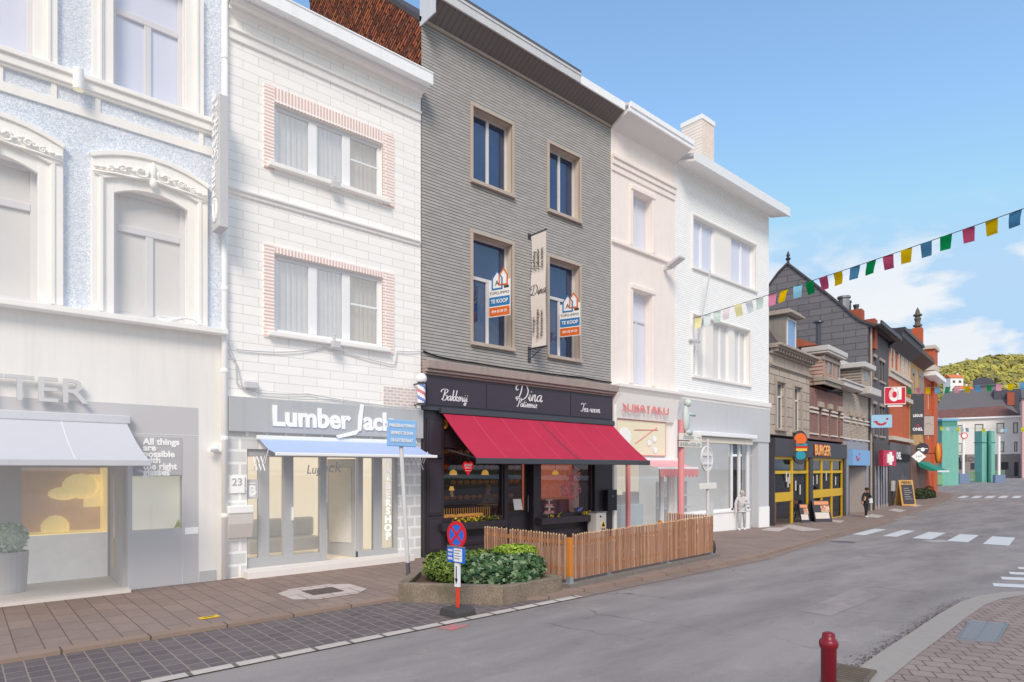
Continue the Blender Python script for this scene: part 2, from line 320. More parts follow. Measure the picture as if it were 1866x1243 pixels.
def leaf_mass(mb, blobs, n, size, nm=3, aspect=.6, up=.3):
    for _ in range(n):
        c, r = random.choices(blobs, [b[1][0] * b[1][1] * b[1][2] for b in blobs])[0]
        d = Vector((random.gauss(0, 1), random.gauss(0, 1), random.gauss(0, 1))).normalized(); k = random.uniform(.72, 1.06)
        p = Vector((c[0] + d.x * r[0] * k, c[1] + d.y * r[1] * k, c[2] + d.z * r[2] * k)); s = size * random.uniform(.6, 1.3)
        nrm = (d + Vector((random.gauss(0, .5), random.gauss(0, .5), random.gauss(0, .5) + up))).normalized(); a = nrm.orthogonal().normalized(); a = Matrix.Rotation(random.uniform(0, 6.28), 3, nrm) @ a; b = nrm.cross(a)
        mi = random.choices(range(nm), [1 + (k < .85) * 2] + [1] * (nm - 1))[0]
        mb.add([p - a * s, p - b * s * aspect + nrm * s * .15, p + a * s, p + b * s * aspect + nrm * s * .15], [(0, 1, 2, 3)], mi)
def skin(name, joints, edges, mats, parent, sub=2):
    me = bpy.data.meshes.new('s'); me.from_pydata([j[0] for j in joints], edges, []); ob = bpy.data.objects.new('s', me); C.objects.link(ob)
    ob.modifiers.new('k', 'SKIN'); sv = me.skin_vertices[0].data
    for i, j in enumerate(joints): sv[i].radius = (j[1], j[1] * (j[2] if len(j) > 2 else 1)); sv[i].use_root = (i == 0)
    s = ob.modifiers.new('s', 'SUBSURF'); s.levels = s.render_levels = sub; bpy.context.view_layer.update()
    m2 = bpy.data.meshes.new_from_object(ob.evaluated_get(bpy.context.evaluated_depsgraph_get())); bpy.data.objects.remove(ob)
    m2.materials.clear(); m2.materials.append(mats); m2.polygons.foreach_set('use_smooth', [True] * len(m2.polygons)); o = bpy.data.objects.new(name, m2); C.objects.link(o); o.parent = parent; return o
# ================================================================== materials of the place
W_ = lambda r, g_, b: srgb(r, g_, b)
m_white = plain('white_paint', W_(240, 239, 238), .5, var=.04, streak=.12)
m_trim = plain('cream_trim', W_(238, 235, 231), .6, var=.04, streak=.1)
m_stucco = None
t = NT('blue_stucco'); v = t.coords(); vo = t.n('ShaderNodeTexNoise'); vo.inputs['Scale'].default_value = 24; vo.inputs['Detail'].default_value = 5; vo.inputs['Distortion'].default_value = 1.4; t.l(v, vo.inputs['Vector'])
col = t.mix(t.ramp(vo.outputs['Fac'], .38, .62), W_(198, 207, 221), W_(236, 240, 246)); col = t.mix(t.ramp(t.noise(v, .8, 5), .45, .75), col, W_(212, 216, 224))
m_stucco = t.done(col, .9, 0, t.bump(vo.outputs['Fac'], .7, .03), .2)
m_plaster = plain('pale_plaster', W_(229, 226, 222), .85, var=.03, scale=1.2, bump=.05, streak=.14)
m_panel = plain('pale_grey_panel', W_(189, 187, 189), .35, var=.03, scale=1, emit=.16)  # emission on the grey shopfront colours counters the awning's shade
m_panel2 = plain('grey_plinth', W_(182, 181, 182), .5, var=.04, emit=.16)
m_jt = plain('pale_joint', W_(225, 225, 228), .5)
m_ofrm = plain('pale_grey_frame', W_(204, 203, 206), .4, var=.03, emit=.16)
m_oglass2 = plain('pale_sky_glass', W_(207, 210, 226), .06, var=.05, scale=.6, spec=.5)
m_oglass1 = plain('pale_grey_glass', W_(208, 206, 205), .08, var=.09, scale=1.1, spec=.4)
m_bricks_white = bricks('white_block', W_(245, 243, 240), W_(238, 236, 233), W_(212, 208, 204), .66, .2, .007, bump=.3, var=.03, grime=.08)
m_salmon = bricks('pale_red_brick', W_(226, 194, 186), W_(218, 184, 176), W_(244, 238, 234), .5, .075, .02, bump=.3, var=.05, grime=.1)
m_salmon_v = bricks('pale_red_soldier', W_(226, 194, 186), W_(216, 182, 174), W_(244, 238, 234), .075, .4, .02, bump=.3, var=.05, grime=.1, offset=0)
m_pvc = plain('white_pvc', W_(244, 245, 247), .3, var=.02)
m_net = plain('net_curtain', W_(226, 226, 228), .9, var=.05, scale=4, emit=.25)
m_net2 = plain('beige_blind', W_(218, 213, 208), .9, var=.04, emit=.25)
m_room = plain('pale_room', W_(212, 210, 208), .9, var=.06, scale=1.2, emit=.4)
m_glass = glass('clear_glass', refl=.05)
m_glass_d = glass('shop_glass', (.9, .92, .93, 1), .035)
m_fascia_b = plain('faded_black_fascia', W_(176, 177, 179), .5, var=.06, scale=1.5, emit=.16, streak=.2)  # fascia and frame also emit, lifting them out of shade
m_bfrm = plain('faded_black_frame', W_(170, 171, 173), .45, var=.03, emit=.16)
m_stone_pale = bricks('pale_rubble_stone', W_(206, 206, 206), W_(222, 221, 219), W_(240, 239, 237), .42, .27, .03, bump=.3, var=.08, offset=.37, grime=0)
m_letter = plain('pale_white_letter', W_(246, 246, 246), .4, var=.01, emit=.1)
m_letter_g = plain('pale_grey_letter', W_(208, 207, 207), .4, var=.02)
# Dina house
m_dgrey = strips('grey_brick_strips', W_(182, 179, 176), W_(170, 167, 164), W_(84, 82, 82), .086, .22, var=.07, grime=.08)
m_soffit = stripes('soffit_boards', W_(128, 121, 118), W_(95, 89, 88), .17, 'x', .1, .6)
m_beige = plain('beige_stone_trim', W_(190, 176, 164), .75, var=.07, scale=5, bump=.1, streak=.2)
m_beige2 = plain('beige_reveal', W_(222, 207, 190), .75, var=.06, scale=3, streak=.1)
m_dfrm = plain('grey_white_frame', W_(214, 212, 214), .35, var=.03)
t = NT('sky_blue_glass'); v = t.coords(); mpg = t.n('ShaderNodeMapping'); mpg.inputs['Scale'].default_value = (2.2, 2.2, .5); t.l(v, mpg.inputs[0]); ng = t.noise(mpg.outputs[0], 1.3, 5, .6)
dpg = t.n('ShaderNodeBsdfPrincipled'); t.l(t.mix(ng, (.008, .014, .04, 1), (.03, .055, .15, 1)), dpg.inputs['Base Color']); dpg.inputs['Roughness'].default_value = .05; glg = t.n('ShaderNodeBsdfGlossy'); glg.inputs['Roughness'].default_value = .01; glg.inputs[0].default_value = (.6, .75, 1, 1); t.l(t.bump(t.noise(v, 1.7, 2, .4), .25, .05), glg.inputs['Normal'])  # reflected sky is put into the pane as a blue base colour
mxg = t.n('ShaderNodeMixShader'); mxg.inputs[0].default_value = .1; t.l(dpg.outputs[0], mxg.inputs[1]); t.l(glg.outputs[0], mxg.inputs[2]); t.l(mxg.outputs[0], t.out.inputs[0]); m_dglass = MATS['sky_blue_glass'] = t.m
m_black = plain('aubergine_black_paint', W_(54, 48, 56), .38, var=.12, scale=2.5, spec=.5)
m_blackp = plain('aubergine_sign_panel', W_(62, 54, 66), .42, var=.12, scale=.8, spec=.5)
m_dark = plain('dark_void', (.012, .011, .012, 1), .8)
m_alu = plain('aluminium', W_(150, 152, 156), .35, .6, var=.05)
m_alud = plain('dark_grey_aluminium', W_(82, 84, 90), .35, .4, var=.06)
m_awn = plain('crimson_canvas', W_(184, 42, 74), .85, var=.13, scale=1.1, bump=.35, bscale=3.5, streak=.12)
m_awns = plain('crimson_seam', W_(206, 74, 100), .8)
m_gut = plain('light_gutter', W_(214, 214, 216), .4, var=.05, streak=.3)
m_gutw = plain('white_gutter', W_(240, 241, 243), .4, var=.04, streak=.15)
m_rust = None
t = NT('rusty_tile_hanging'); mp = t.n('ShaderNodeMapping'); mp.inputs['Rotation'].default_value = (.5, 0, 0); t.l(t.coords('yzx'), mp.inputs[0])
mp2 = t.n('ShaderNodeMapping'); mp2.inputs['Rotation'].default_value = (0, 0, rad(28)); t.l(t.coords('yzx'), mp2.inputs[0]); v = mp2.outputs[0]
b = t.n('ShaderNodeTexBrick', offset=.4); b.inputs['Scale'].default_value = 1; b.inputs['Brick Width'].default_value = .5; b.inputs['Row Height'].default_value = .13; b.inputs['Mortar Size'].default_value = .025
b.inputs['Color1'].default_value = W_(176, 100, 66); b.inputs['Color2'].default_value = W_(98, 58, 46); b.inputs['Mortar'].default_value = W_(44, 28, 24); t.l(v, b.inputs['Vector'])
col = t.mix(t.ramp(t.noise(v, 2.6, 8, .8), .5, .58), b.outputs[0], W_(84, 52, 42)); col = t.mix(t.ramp(t.noise(v, 7, 8, .8), .6, .66), col, W_(206, 180, 160)); col = t.mix(t.ramp(t.noise(v, 3.1, 6, .7), .6, .7), col, W_(172, 84, 44))
m_rust = t.done(col, .95, 0, t.bump(b.outputs[1], .6, .03), .1)
# sushi + end house
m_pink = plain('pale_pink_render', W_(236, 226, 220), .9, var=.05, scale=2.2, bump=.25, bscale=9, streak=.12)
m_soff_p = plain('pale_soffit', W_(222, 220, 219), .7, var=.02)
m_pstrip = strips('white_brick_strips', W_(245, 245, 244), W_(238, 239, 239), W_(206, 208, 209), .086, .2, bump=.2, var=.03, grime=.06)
m_pfascia = plain('faded_slate_fascia', W_(188, 189, 193), .5, var=.04, emit=.16, streak=.1)  # emission lifts fascia and panel out of shade
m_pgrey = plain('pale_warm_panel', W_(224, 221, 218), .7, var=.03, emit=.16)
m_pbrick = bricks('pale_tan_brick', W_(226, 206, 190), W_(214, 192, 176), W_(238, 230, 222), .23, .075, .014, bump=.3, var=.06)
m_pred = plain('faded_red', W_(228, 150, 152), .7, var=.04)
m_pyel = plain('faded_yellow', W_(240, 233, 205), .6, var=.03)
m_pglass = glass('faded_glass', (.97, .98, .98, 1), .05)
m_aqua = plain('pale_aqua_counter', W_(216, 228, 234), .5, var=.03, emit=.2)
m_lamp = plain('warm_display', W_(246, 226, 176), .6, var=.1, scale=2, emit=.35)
m_warm = plain('warm_pale_wall', W_(232, 224, 208), .8, var=.05, emit=.5)  # wall colour glows in place of lamps to brighten shop interiors
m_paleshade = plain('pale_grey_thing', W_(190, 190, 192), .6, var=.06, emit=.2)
# ground
def paving(name, c1, c2, cm, w, h, ms, swap, var=.14, rough=.85, bump=.6, stain=.35, offset=.5):
    t = NT(name); v = t.coords('yxz' if swap is True else 'xyz'); b = t.n('ShaderNodeTexBrick', offset=offset)
    if swap is not True and swap: mpr = t.n('ShaderNodeMapping'); mpr.inputs['Rotation'].default_value = (0, 0, rad(-swap)); t.l(v, mpr.inputs[0]); v = mpr.outputs[0]
    dn = t.n('ShaderNodeTexNoise'); dn.inputs['Scale'].default_value = 6; t.l(v, dn.inputs['Vector']); vm = t.n('ShaderNodeVectorMath', operation='MULTIPLY_ADD'); vm.inputs[1].default_value = (.008, .008, 0); t.l(dn.outputs['Color'], vm.inputs[0]); t.l(v, vm.inputs[2])
    for k, x in (('Scale', 1), ('Brick Width', w), ('Row Height', h), ('Mortar Size', ms), ('Mortar Smooth', .3), ('Color1', c1), ('Color2', c2), ('Mortar', cm)): b.inputs[k].default_value = x
    t.l(vm.outputs[0], b.inputs['Vector']); col = t.mix(t.noise(v, 9, 6, .7), t.mix(1., b.outputs[0], (1 - var,) * 3 + (1,), 'MULTIPLY'), t.mix(1., b.outputs[0], (1 + var,) * 3 + (1,), 'MULTIPLY'))
    f = t.ramp(t.noise(v, .55, 8, .65), .4, .75); mm = t.n('ShaderNodeMath', operation='MULTIPLY'); mm.inputs[1].default_value = stain; t.l(f, mm.inputs[0]); col = t.mix(mm.outputs[0], col, t.mix(1., col, (.62, .6, .58, 1), 'MULTIPLY'))
    inv = t.n('ShaderNodeMath', operation='SUBTRACT'); inv.inputs[0].default_value = 1; t.l(b.outputs[1], inv.inputs[1]); ad = t.n('ShaderNodeMath', operation='MULTIPLY_ADD'); t.l(t.noise(v, 45, 5, .7), ad.inputs[0]); ad.inputs[1].default_value = .5; t.l(inv.outputs[0], ad.inputs[2])
    MATS[name] = t.done(col, rough, 0, t.bump(ad.outputs[0], bump, .012), .25); return MATS[name]
m_pave = paving('reddish_slabs', W_(158, 138, 129), W_(147, 129, 121), W_(116, 99, 92), .62, .285, .008, True, stain=.45)
m_setts = paving('dark_setts', W_(120, 110, 110), W_(106, 97, 99), W_(154, 141, 134), .26, .205, .011, True, bump=.8, stain=.4, offset=.5)
m_pavers = paving('brown_pavers', W_(160, 143, 136), W_(147, 130, 124), W_(112, 97, 91), .235, .225, .010, -62, stain=.4)
def asphalt(name, c):
    t = NT(name); v = t.coords(); fine = t.noise(v, 160, 4, .8); col = t.mix(t.ramp(fine, .3, .7), sc4(c, .7), sc4(c, 1.3)); agg = t.ramp(t.noise(v, 70, 3, .6), .62, .7); col = t.mix(agg, col, sc4(c, 1.35)); mp = t.n('ShaderNodeMapping'); mp.inputs['Scale'].default_value = (.25, 1.1, 1); mp.inputs['Rotation'].default_value = (0, 0, rad(-8)); t.l(v, mp.inputs[0])
    col = t.mix(t.ramp(t.noise(mp.outputs[0], .9, 8, .65), .38, .64), col, t.mix(1., col, (.72, .71, .72, 1), 'MULTIPLY')); col = t.mix(t.ramp(t.noise(v, 2.3, 8, .7), .6, .7), col, t.mix(1., col, (.84, .82, .81, 1), 'MULTIPLY')); col = t.mix(t.ramp(t.noise(v, .7, 9, .75), .56, .66), col, t.mix(1., col, (1.18, 1.15, 1.13, 1), 'MULTIPLY'))
    vo = t.n('ShaderNodeTexVoronoi', feature='DISTANCE_TO_EDGE'); vo.inputs['Scale'].default_value = .35; wn = t.n('ShaderNodeVectorMath', operation='MULTIPLY_ADD'); nz = t.n('ShaderNodeTexNoise'); nz.inputs['Scale'].default_value = 1.6; nz.inputs['Detail'].default_value = 8; t.l(v, nz.inputs['Vector']); t.l(nz.outputs['Color'], wn.inputs[0]); wn.inputs[1].default_value = (.9, .9, 0); t.l(v, wn.inputs[2]); t.l(wn.outputs[0], vo.inputs['Vector'])
    cr = t.ramp(vo.outputs['Distance'], .0, .006, (.45, .45, .45, 1), (1, 1, 1, 1)); mk = t.ramp(t.noise(v, .25, 3), .5, .6); col = t.mix(mk, col, t.mix(1., col, cr, 'MULTIPLY'))
    MATS[name] = t.done(col, .85, 0, t.bump(fine, .35, .008), .3); return MATS[name]
m_road = asphalt('asphalt', W_(155, 147, 144)); m_patch = asphalt('asphalt_patch', W_(166, 157, 153)); m_conc = plain('grey_concrete', W_(162, 154, 146), .85, var=.1, scale=6, bump=.2)
m_kerb = paving('kerb_stone', W_(158, 136, 122), W_(150, 130, 118), W_(95, 82, 78), 1.0, 5., .012, False, stain=.3, offset=0)
m_wkerb = paving('white_kerb', W_(206, 196, 188), W_(196, 186, 178), W_(120, 112, 106), .5, 5., .03, False, stain=.3, offset=0)
m_mark = None
t = NT('road_marking'); v = t.coords(); m_mark = t.done(t.mix(t.ramp(t.noise(v, 14, 8, .75), .55, .72), W_(212, 212, 212), W_(150, 148, 149)), .7)
t = NT('worn_line'); v = t.coords(); m_worn = t.done(t.mix(t.ramp(t.noise(v, 5, 8, .8), .42, .62), W_(196, 190, 184), W_(140, 134, 132)), .8)
t = NT('field_green'); v = t.coords(); m_field = t.done(t.mix(t.ramp(t.noise(v, .02, 6), .4, .6), (.07, .1, .03, 1), (.12, .12, .06, 1)), .9)
# ================================================================== the ground
def yk(x, P):
    for (a, ya), (b, yb) in zip(P, P[1:]):
        if a <= x <= b: return ya + (yb - ya) * (x - a) / (b - a)
    return P[0][1] if x < P[0][0] else P[-1][1]
KL = [(-14, 9.68), (5.85, 9.72), (7.0, 8.45), (8.0, 8.0), (8.6, 8.02), (17.1, 8.6), (19, 8.95), (29.6, 10.75), (43.1, 12.75), (56.3, 14.45), (64, 15.3), (69.5, 16.3), (73, 17.6), (78, 20.4), (84, 24.)]
A0 = (28.6, 14.0); F2 = Fr(A0[0], A0[1], 5.5, g(A0[0])); tB = 17.73; B0 = (46.25, 15.7); F3 = Fr(B0[0], B0[1], 7.5, g(B0[0]))
BL = [(-14, D + 3), (28.4, D + 3), (29, 15.5), (46, 17.2), (77.5, 21.5), (84, 26.)]
RDZ = -.06
def sheet(name, m, y_lo, y_hi, xs, dz, kind='structure', skirt=None):
    mb = MB()
    for a, b in zip(xs, xs[1:]):
        mb.quad((a, y_lo(a), g(a) + dz), (b, y_lo(b), g(b) + dz), (b, y_hi(b), g(b) + dz), (a, y_hi(a), g(a) + dz))
        if skirt: mb.quad((a, y_lo(a), g(a) + dz), (b, y_lo(b), g(b) + dz), (b, y_lo(b), g(b) + dz - skirt), (a, y_lo(a), g(a) + dz - skirt))
    o = mb.build(name, m); o['kind'] = kind; return o
fr_ = lambda a, b, s: [a + (b - a) * i / max(1, round((b - a) / s)) for i in range(max(1, round((b - a) / s)) + 1)]
xs = sorted(set([-14, 9, 38, 52, 93, 121] + fr_(-14, 84, 1.0) + [p[0] for p in KL]))
xs = [x for x in xs if x <= 84]
sheet('pavement', m_pave, lambda x: yk(x, KL) + .22, lambda x: yk(x, BL), xs, 0)
sheet('kerb', m_kerb, lambda x: yk(x, KL), lambda x: yk(x, KL) + .22, xs, .004, skirt=.12)
sheet('gutter_channel', paving('channel_stone', W_(150, 132, 122), W_(144, 126, 118), W_(100, 86, 80), 1.0, 5., .012, False, stain=.4, offset=0), lambda x: yk(x, KL) - .3, lambda x: yk(x, KL), [x for x in xs if 8.6 <= x <= 40], RDZ + .008)
YW = lambda x: 7.72 + .0 * x
xb = [x for x in xs if x <= 8.0]
sheet('parking_bay', m_setts, lambda x: YW(x) + .16, lambda x: yk(x, KL) + .01, xb, RDZ + .012)
xb2 = fr_(-14, 8.6, .6)
sheet('bay_line', m_wkerb, lambda x: YW(x), lambda x: YW(x) + .17, xb2, RDZ + .018)
xr = sorted(set(fr_(-40, 140, 2.) + [9, 38, 52, 93, 121]))
sheet('road', m_road, lambda x: -45, lambda x: 34, xr, RDZ)
b_ = MB(); 
for (a, b, c, d) in ((-1500, -30, -1500, 1800), (121, 1800, -1500, 1800), (-30, 121, -1500, -44.5), (-30, 121, 33.5, 1800)):
    za = .93 if a >= 121 else -.3; b_.quad((a, c, za - .3), (b, c, za - .3), (b, d, za - .3), (a, d, za - .3))
b_.build('ground', m_field, kind='structure')
# right-hand pavement under the camera
RP = [(-14, 2.25), (3, 2.5), (5.5, 2.68), (7.54, 2.8), (9.8, 2.92), (11.85, 3.05), (13.5, 3.12), (14.5, 3.06), (15.4, 2.86), (16.1, 2.5), (16.6, 1.9), (16.85, 1.1), (16.9, 0.2)]
xr2 = sorted(set(fr_(-14, 16.9, .5) + [p[0] for p in RP]))
sheet('pavement', m_pavers, lambda x: -12, lambda x: yk(x, RP) - .42, xr2, 0)
mb = MB()
for a, b in zip(xr2, xr2[1:]):
    ya, yb = yk(a, RP), yk(b, RP)
    mb.quad((a, ya - .42, g(a) + .004), (b, yb - .42, g(b) + .004), (b, yb - .06, g(b) + .002), (a, ya - .06, g(a) + .002)); mb.quad((a, ya - .06, g(a) + .002), (b, yb - .06, g(b) + .002), (b, yb, g(b) - .07), (a, ya, g(a) - .07))
mb.quad((16.9, .2, g(16.9)), (16.9, -12, g(16.9)), (17.0, -12, g(17) - .07), (17.0, .2, g(17) - .07)); mb.build('kerb', m_conc, kind='structure')
t = NT('gutter_dirt'); v = t.coords(); f = t.noise(v, 5, 8, .8); m_dirt = t.done(t.mix(f, W_(70, 62, 58), W_(124, 116, 110)), 1.)
mb = MB(); random.seed(3)
for i in range(900):
    x = 8 + 6.5 * random.random() ** 1.2; y = yk(x, RP) + abs(random.gauss(.0, .09)); s = random.uniform(.004, .02); a = random.uniform(0, 6.3); z = g(x) + RDZ + .006 + random.uniform(0, .01)
    mb.poly([(x + s * math.cos(a + k * 1.257) * random.uniform(.5, 1.4), y + s * .6 * math.sin(a + k * 1.257), z) for k in range(5)])
mb.build('litter_dirt', m_dirt, kind='stuff')
# markings
def flat(name, m, pts, dz, kind='structure'):
    return MB().poly([(x, y, g(x) + dz) for x, y in pts]).build(name, m, kind=kind)
for (ax, ay, bx_, by) in ((1503, 971.5, 1562, 962), (1552, 974, 1616, 965), (1608, 977, 1668, 967.5), (1662, 981, 1724, 971.5), (1725, 986, 1784, 975.5), (1791, 991.5, 1850, 980)):
    p, q = Vector(ground(ax, ay, RDZ)), Vector(ground(bx_, by, RDZ)); d = Vector((1, .13)).normalized(); nn = Vector((-d.y, d.x)); L = (q - p).dot(d); wv = (q - p).dot(nn)
    w0 = .5 if abs(wv) < .3 else wv
    flat('zebra_stripe', m_mark, [p, p + d * L, q, p + nn * w0], RDZ + .006)
for k in range(8):
    px = 1757 + k * 25; p = Vector(ground(px, 908, RDZ)); d = Vector((1, .1)); flat('zebra_stripe', m_mark, [p, p + d * 3.6, p + d * 3.6 + Vector((-.05, .55)), p + Vector((-.05, .55))], RDZ + .006)
for k, (px, py) in enumerate(((1811, 1069), (1826, 1056.5), (1841, 1047), (1857, 1037.5))):
    p = Vector(ground(px, py, RDZ)); flat('zebra_stripe', m_mark, [p, p + Vector((1.6, -2.4)), p + Vector((2.15, -2.2)), p + Vector((.5, .12))], RDZ + .006)
p = [ground(*q, RDZ) for q in ((1457, 1114), (1513, 1123), (1605, 1086), (1556, 1073))]; flat('asphalt_repair', m_patch, p, RDZ + .004)
p = [ground(*q, RDZ) for q in ((1680, 985.5), (1700, 988.5), (1733, 987.5), (1716, 984))]; flat('zebra_stripe', m_worn, p, RDZ + .006)
t = NT('spray_paint'); v = t.coords(); f = t.ramp(t.noise(v, 7, 6, .8), .45, .55); m_spray = t.done(t.mix(f, W_(214, 110, 104), W_(140, 134, 136)), .8)
p = [ground(*q, RDZ) for q in ((796, 1146), (822, 1150), (858, 1140), (832, 1136))]; flat('spray_mark', m_spray, p, RDZ + .005)
m_wtile = plain('pale_concrete_tile', W_(196, 184, 176), .8, var=.08, scale=6)
for pts in (((1425, 960), (1462, 968), (1500, 966), (1440, 956)), ((1385, 966), (1418, 969), (1440, 961), (1402, 962)), ((1575, 941), (1600, 944), (1612, 940), (1588, 937)), ((1618, 930), (1640, 933.5), (1652, 930), (1630, 927)), ((1655, 921), (1668, 924), (1682, 921), (1668, 919)), ((1500, 949), (1530, 953), (1540, 949), (1512, 947))):
    flat('pavement_tile', m_wtile, [ground(*q) for q in pts], .005)
# ================================================================== optician (blue stucco house, far left)
F0 = Fr(2.0, D, 0, 0); X, Z = F0.X, F0.Z
oh = on(F0, 'optician_house', 'pale blue stucco house with white ornamented windows above a grey optician shopfront', 'house')
xR = X(404); xL = X(0) - 2.2; zl = Z(200, 578)
# windows: rectangles
wB1 = F0.R(207, 341, 336, 572); wB2 = (F0.X(206), F0.X(336), Z(206, 168), 11.9)
sB1 = X(372) - wB1[1]; dxA = X(372) - X(109); wA1 = (wB1[0] - dxA, wB1[1] - dxA, wB1[2], wB1[3]); dx2 = X(370) - X(105); wA2 = (wB2[0] - dx2, wB2[1] - dx2, wB2[2], wB2[3])
z_led1, z_led0 = Z(0, 548), Z(0, 559)
wall(oh, m_stucco, xL, xR, z_led1, 13.2, [wA1, wB1, wA2, wB2], t=.32, rm=m_trim)
for w1 in (wA1, wB1):
    x0, x1, z0, z1 = w1; cx = (x0 + x1) / 2; n = 14; rise = .17
    ain = [(x0 + (x1 - x0) * i / n, z1 - rise + rise * (1 - (2 * i / n - 1) ** 2)) for i in range(n + 1)]
    def arc(off, r2, zb): return [(x0 - off + (x1 - x0 + 2 * off) * i / n, zb + r2 * (1 - (2 * i / n - 1) ** 2)) for i in range(n + 1)]
    mb = MB(); mb.strip(arc(.16, rise, z1 - rise + .2), ain, -.06, .02); mb.strip(arc(.16 + .2, .24, z1 + .36), arc(.16, rise, z1 - rise + .2), -.1, .02); mb.strip(arc(.4, .26, z1 + .43), arc(.36, .24, z1 + .36), -.14, .02)
    mb.strip(arc(.3, rise, z1 + .06), arc(.16, rise, z1 - rise + .2), -.135, -.09)
    for s in (-1, 1):
        a, b = (x0 - .16, x0) if s < 0 else (x1, x1 + .16); mb.box(a, b, -.064, .02, z0, z1 - rise + .21); a, b = (x0 - .36, x0 - .16) if s < 0 else (x1 + .16, x1 + .36); mb.box(a, b, -.105, .02, z0, z1 + .38); a, b = (x0 - .24, x0 - .18) if s < 0 else (x1 + .18, x1 + .24); mb.box(a, b, -.13, .02, z0, z1 + .05)
    su = mb.build('window_surround', m_trim, oh, bevel=.008)
    mb = MB()
    for s in (-1, 1):
        def P(u, v): return (cx + s * u, -.15, z1 + .2 + v - .1 * (u / .9) ** 2)
        def spiral(u, v, r, t0, dr): return [P(u + (r + dr * k / 14) * math.cos(t0 + k * .5), v + (r + dr * k / 14) * math.sin(t0 + k * .5)) for k in range(15)]
        mb.tube(spiral(.2, .12, .13, 2.6, -.1), .03, 6); mb.tube(spiral(.5, .1, .08, 0, -.06), .026, 6); mb.tube(spiral(.7, .08, .06, 1, -.04), .022, 6)
        for u in (.3, .4, .6, .82, .92): mb.ball(P(u, .12 + .04 * math.sin(u * 20)), .045, sq=(1.3, .6, .7))
        mb.tube([P(.05, .02), P(.3, -.02), P(.6, .0), P(.98, .02)], .022, 6)
    mb.ball((cx, -.14, z1 + .38), .1, sq=(.6, .6, 1.9)); mb.ball((cx, -.15, z1 + .16), .07, sq=(1, .7, 1.6)); mb.build('scroll_ornament', m_trim, su, smooth=True)
    window(oh, w1, .2, m_ofrm, m_oglass1, (.5,), tz=.70, fw=.09, mw=.13)
for w2 in (wA2, wB2):
    x0, x1, z0, z1 = w2; mb = MB()
    for s in (-1, 1):
        for o0, o1, pr in ((0, .16, .06), (.16, .34, .1), (.19, .24, .13)): a, b = (x0 - o1, x0 - o0) if s < 0 else (x1 + o0, x1 + o1); mb.box(a, b, -pr, .02, z0, z1)
    mb.build('window_surround', m_trim, oh, bevel=.008); window(oh, (x0, x1, z0, z1), .2, m_ofrm, m_oglass2, (.5,), tz=(Z(206, 6) - z0) / (z1 - z0), fw=.08, mw=.12)
zc1, zc0 = Z(206, 160), Z(206, 184); zb1, zb0 = Z(200, 212), Z(200, 228)
mb = MB(); mb.box(xL, xR - .02, -.16, .01, zc1 - .09, zc1); mb.box(xL, xR - .02, -.11, .01, zc0, zc1 - .09); mb.box(xL, xR - .02, -.07, .01, zc0 - .05, zc0); mb.build('sill_course', m_trim, oh, bevel=.012)
mb = MB(); mb.box(xL, xR - .02, -.04, .01, zb0, zb1)
for px in (0, 98, 178, 366): mb.box(X(px) - .04, X(px) + .04, -.035, .01, zb1, zc0 - .05)
mb.build('string_course', m_trim, oh)
MB().box(xL, xR + .05, -.28, .01, z_led0, z_led1).build('ledge', m_trim, oh, bevel=.01)
# ground floor
pan1, pan0 = Z(0, 722), 0.0; rec = (xL, X(233), -.3, Z(235, 790))
dxr = X(362)
wall(oh, m_plaster, xL, xR, -.3, z_led0, [(xL, dxr, -.3, pan1)], t=.08, depth=8.01, name='plaster_wall')
wall(oh, m_panel, xL, dxr, -.3, pan1, [(xL, X(233), -.3, rec[3]), F0.R(241, 333, 868, 968)], t=.25, side=False, name='shopfront_panel')
MB().box(dxr + .01, xR - .12, -.03, .03, -.3, .22).build('plinth', m_panel2, oh)
mb = MB(); zj = Z(240, 790); mb.box(X(236), dxr, -.004, .003, zj - .008, zj + .008); mb.box(X(333) - .006, X(333) + .006, -.004, .003, 0, zj - .01); mb.build('panel_joint', m_jt, oh)
pr_ = F0.R(243, 331, 795, 866); po = bx('poster_panel', plain('poster_grey', W_(188, 188, 190), .5), oh, pr_[0], pr_[1], -.02, .0, pr_[2], pr_[3])
for i, s in enumerate(('All things', 'are', 'possible', 'with', 'the right', 'glasses')): text(s, .17, m_letter, po, (pr_[0] + .16, -.024, pr_[3] - .1 - i * .12), align='LEFT', bold=.006)
text('Optiek DE PUTTER', .07, m_letter, po, (pr_[0] + .36, -.024, pr_[2] + .08))
db = F0.R(241, 333, 868, 968); bb = MB(); bb.quad((db[0], .22, db[2]), (db[1], .22, db[2]), (db[1], .22, db[3]), (db[0], .22, db[3])); dbo = bb.build('display_case', m_lamp if False else plain('display_cream', W_(232, 228, 214), .6, var=.03, emit=.4), oh)
MB().quad((db[0], .01, db[2]), (db[1], .01, db[2]), (db[1], .01, db[3]), (db[0], .01, db[3])).build('pane', m_pglass, dbo)
MB().prism([(X(317), Z(317, 962)), (X(331), Z(331, 960)), (X(325), Z(325, 946))], 'y', -.006, .0).build('sticker', plain('sticker_olive', W_(186, 188, 140), .5), dbo)
bx('notice_plate', m_letter, oh, X(337), X(361), -.015, 0, Z(337, 974), Z(337, 962))
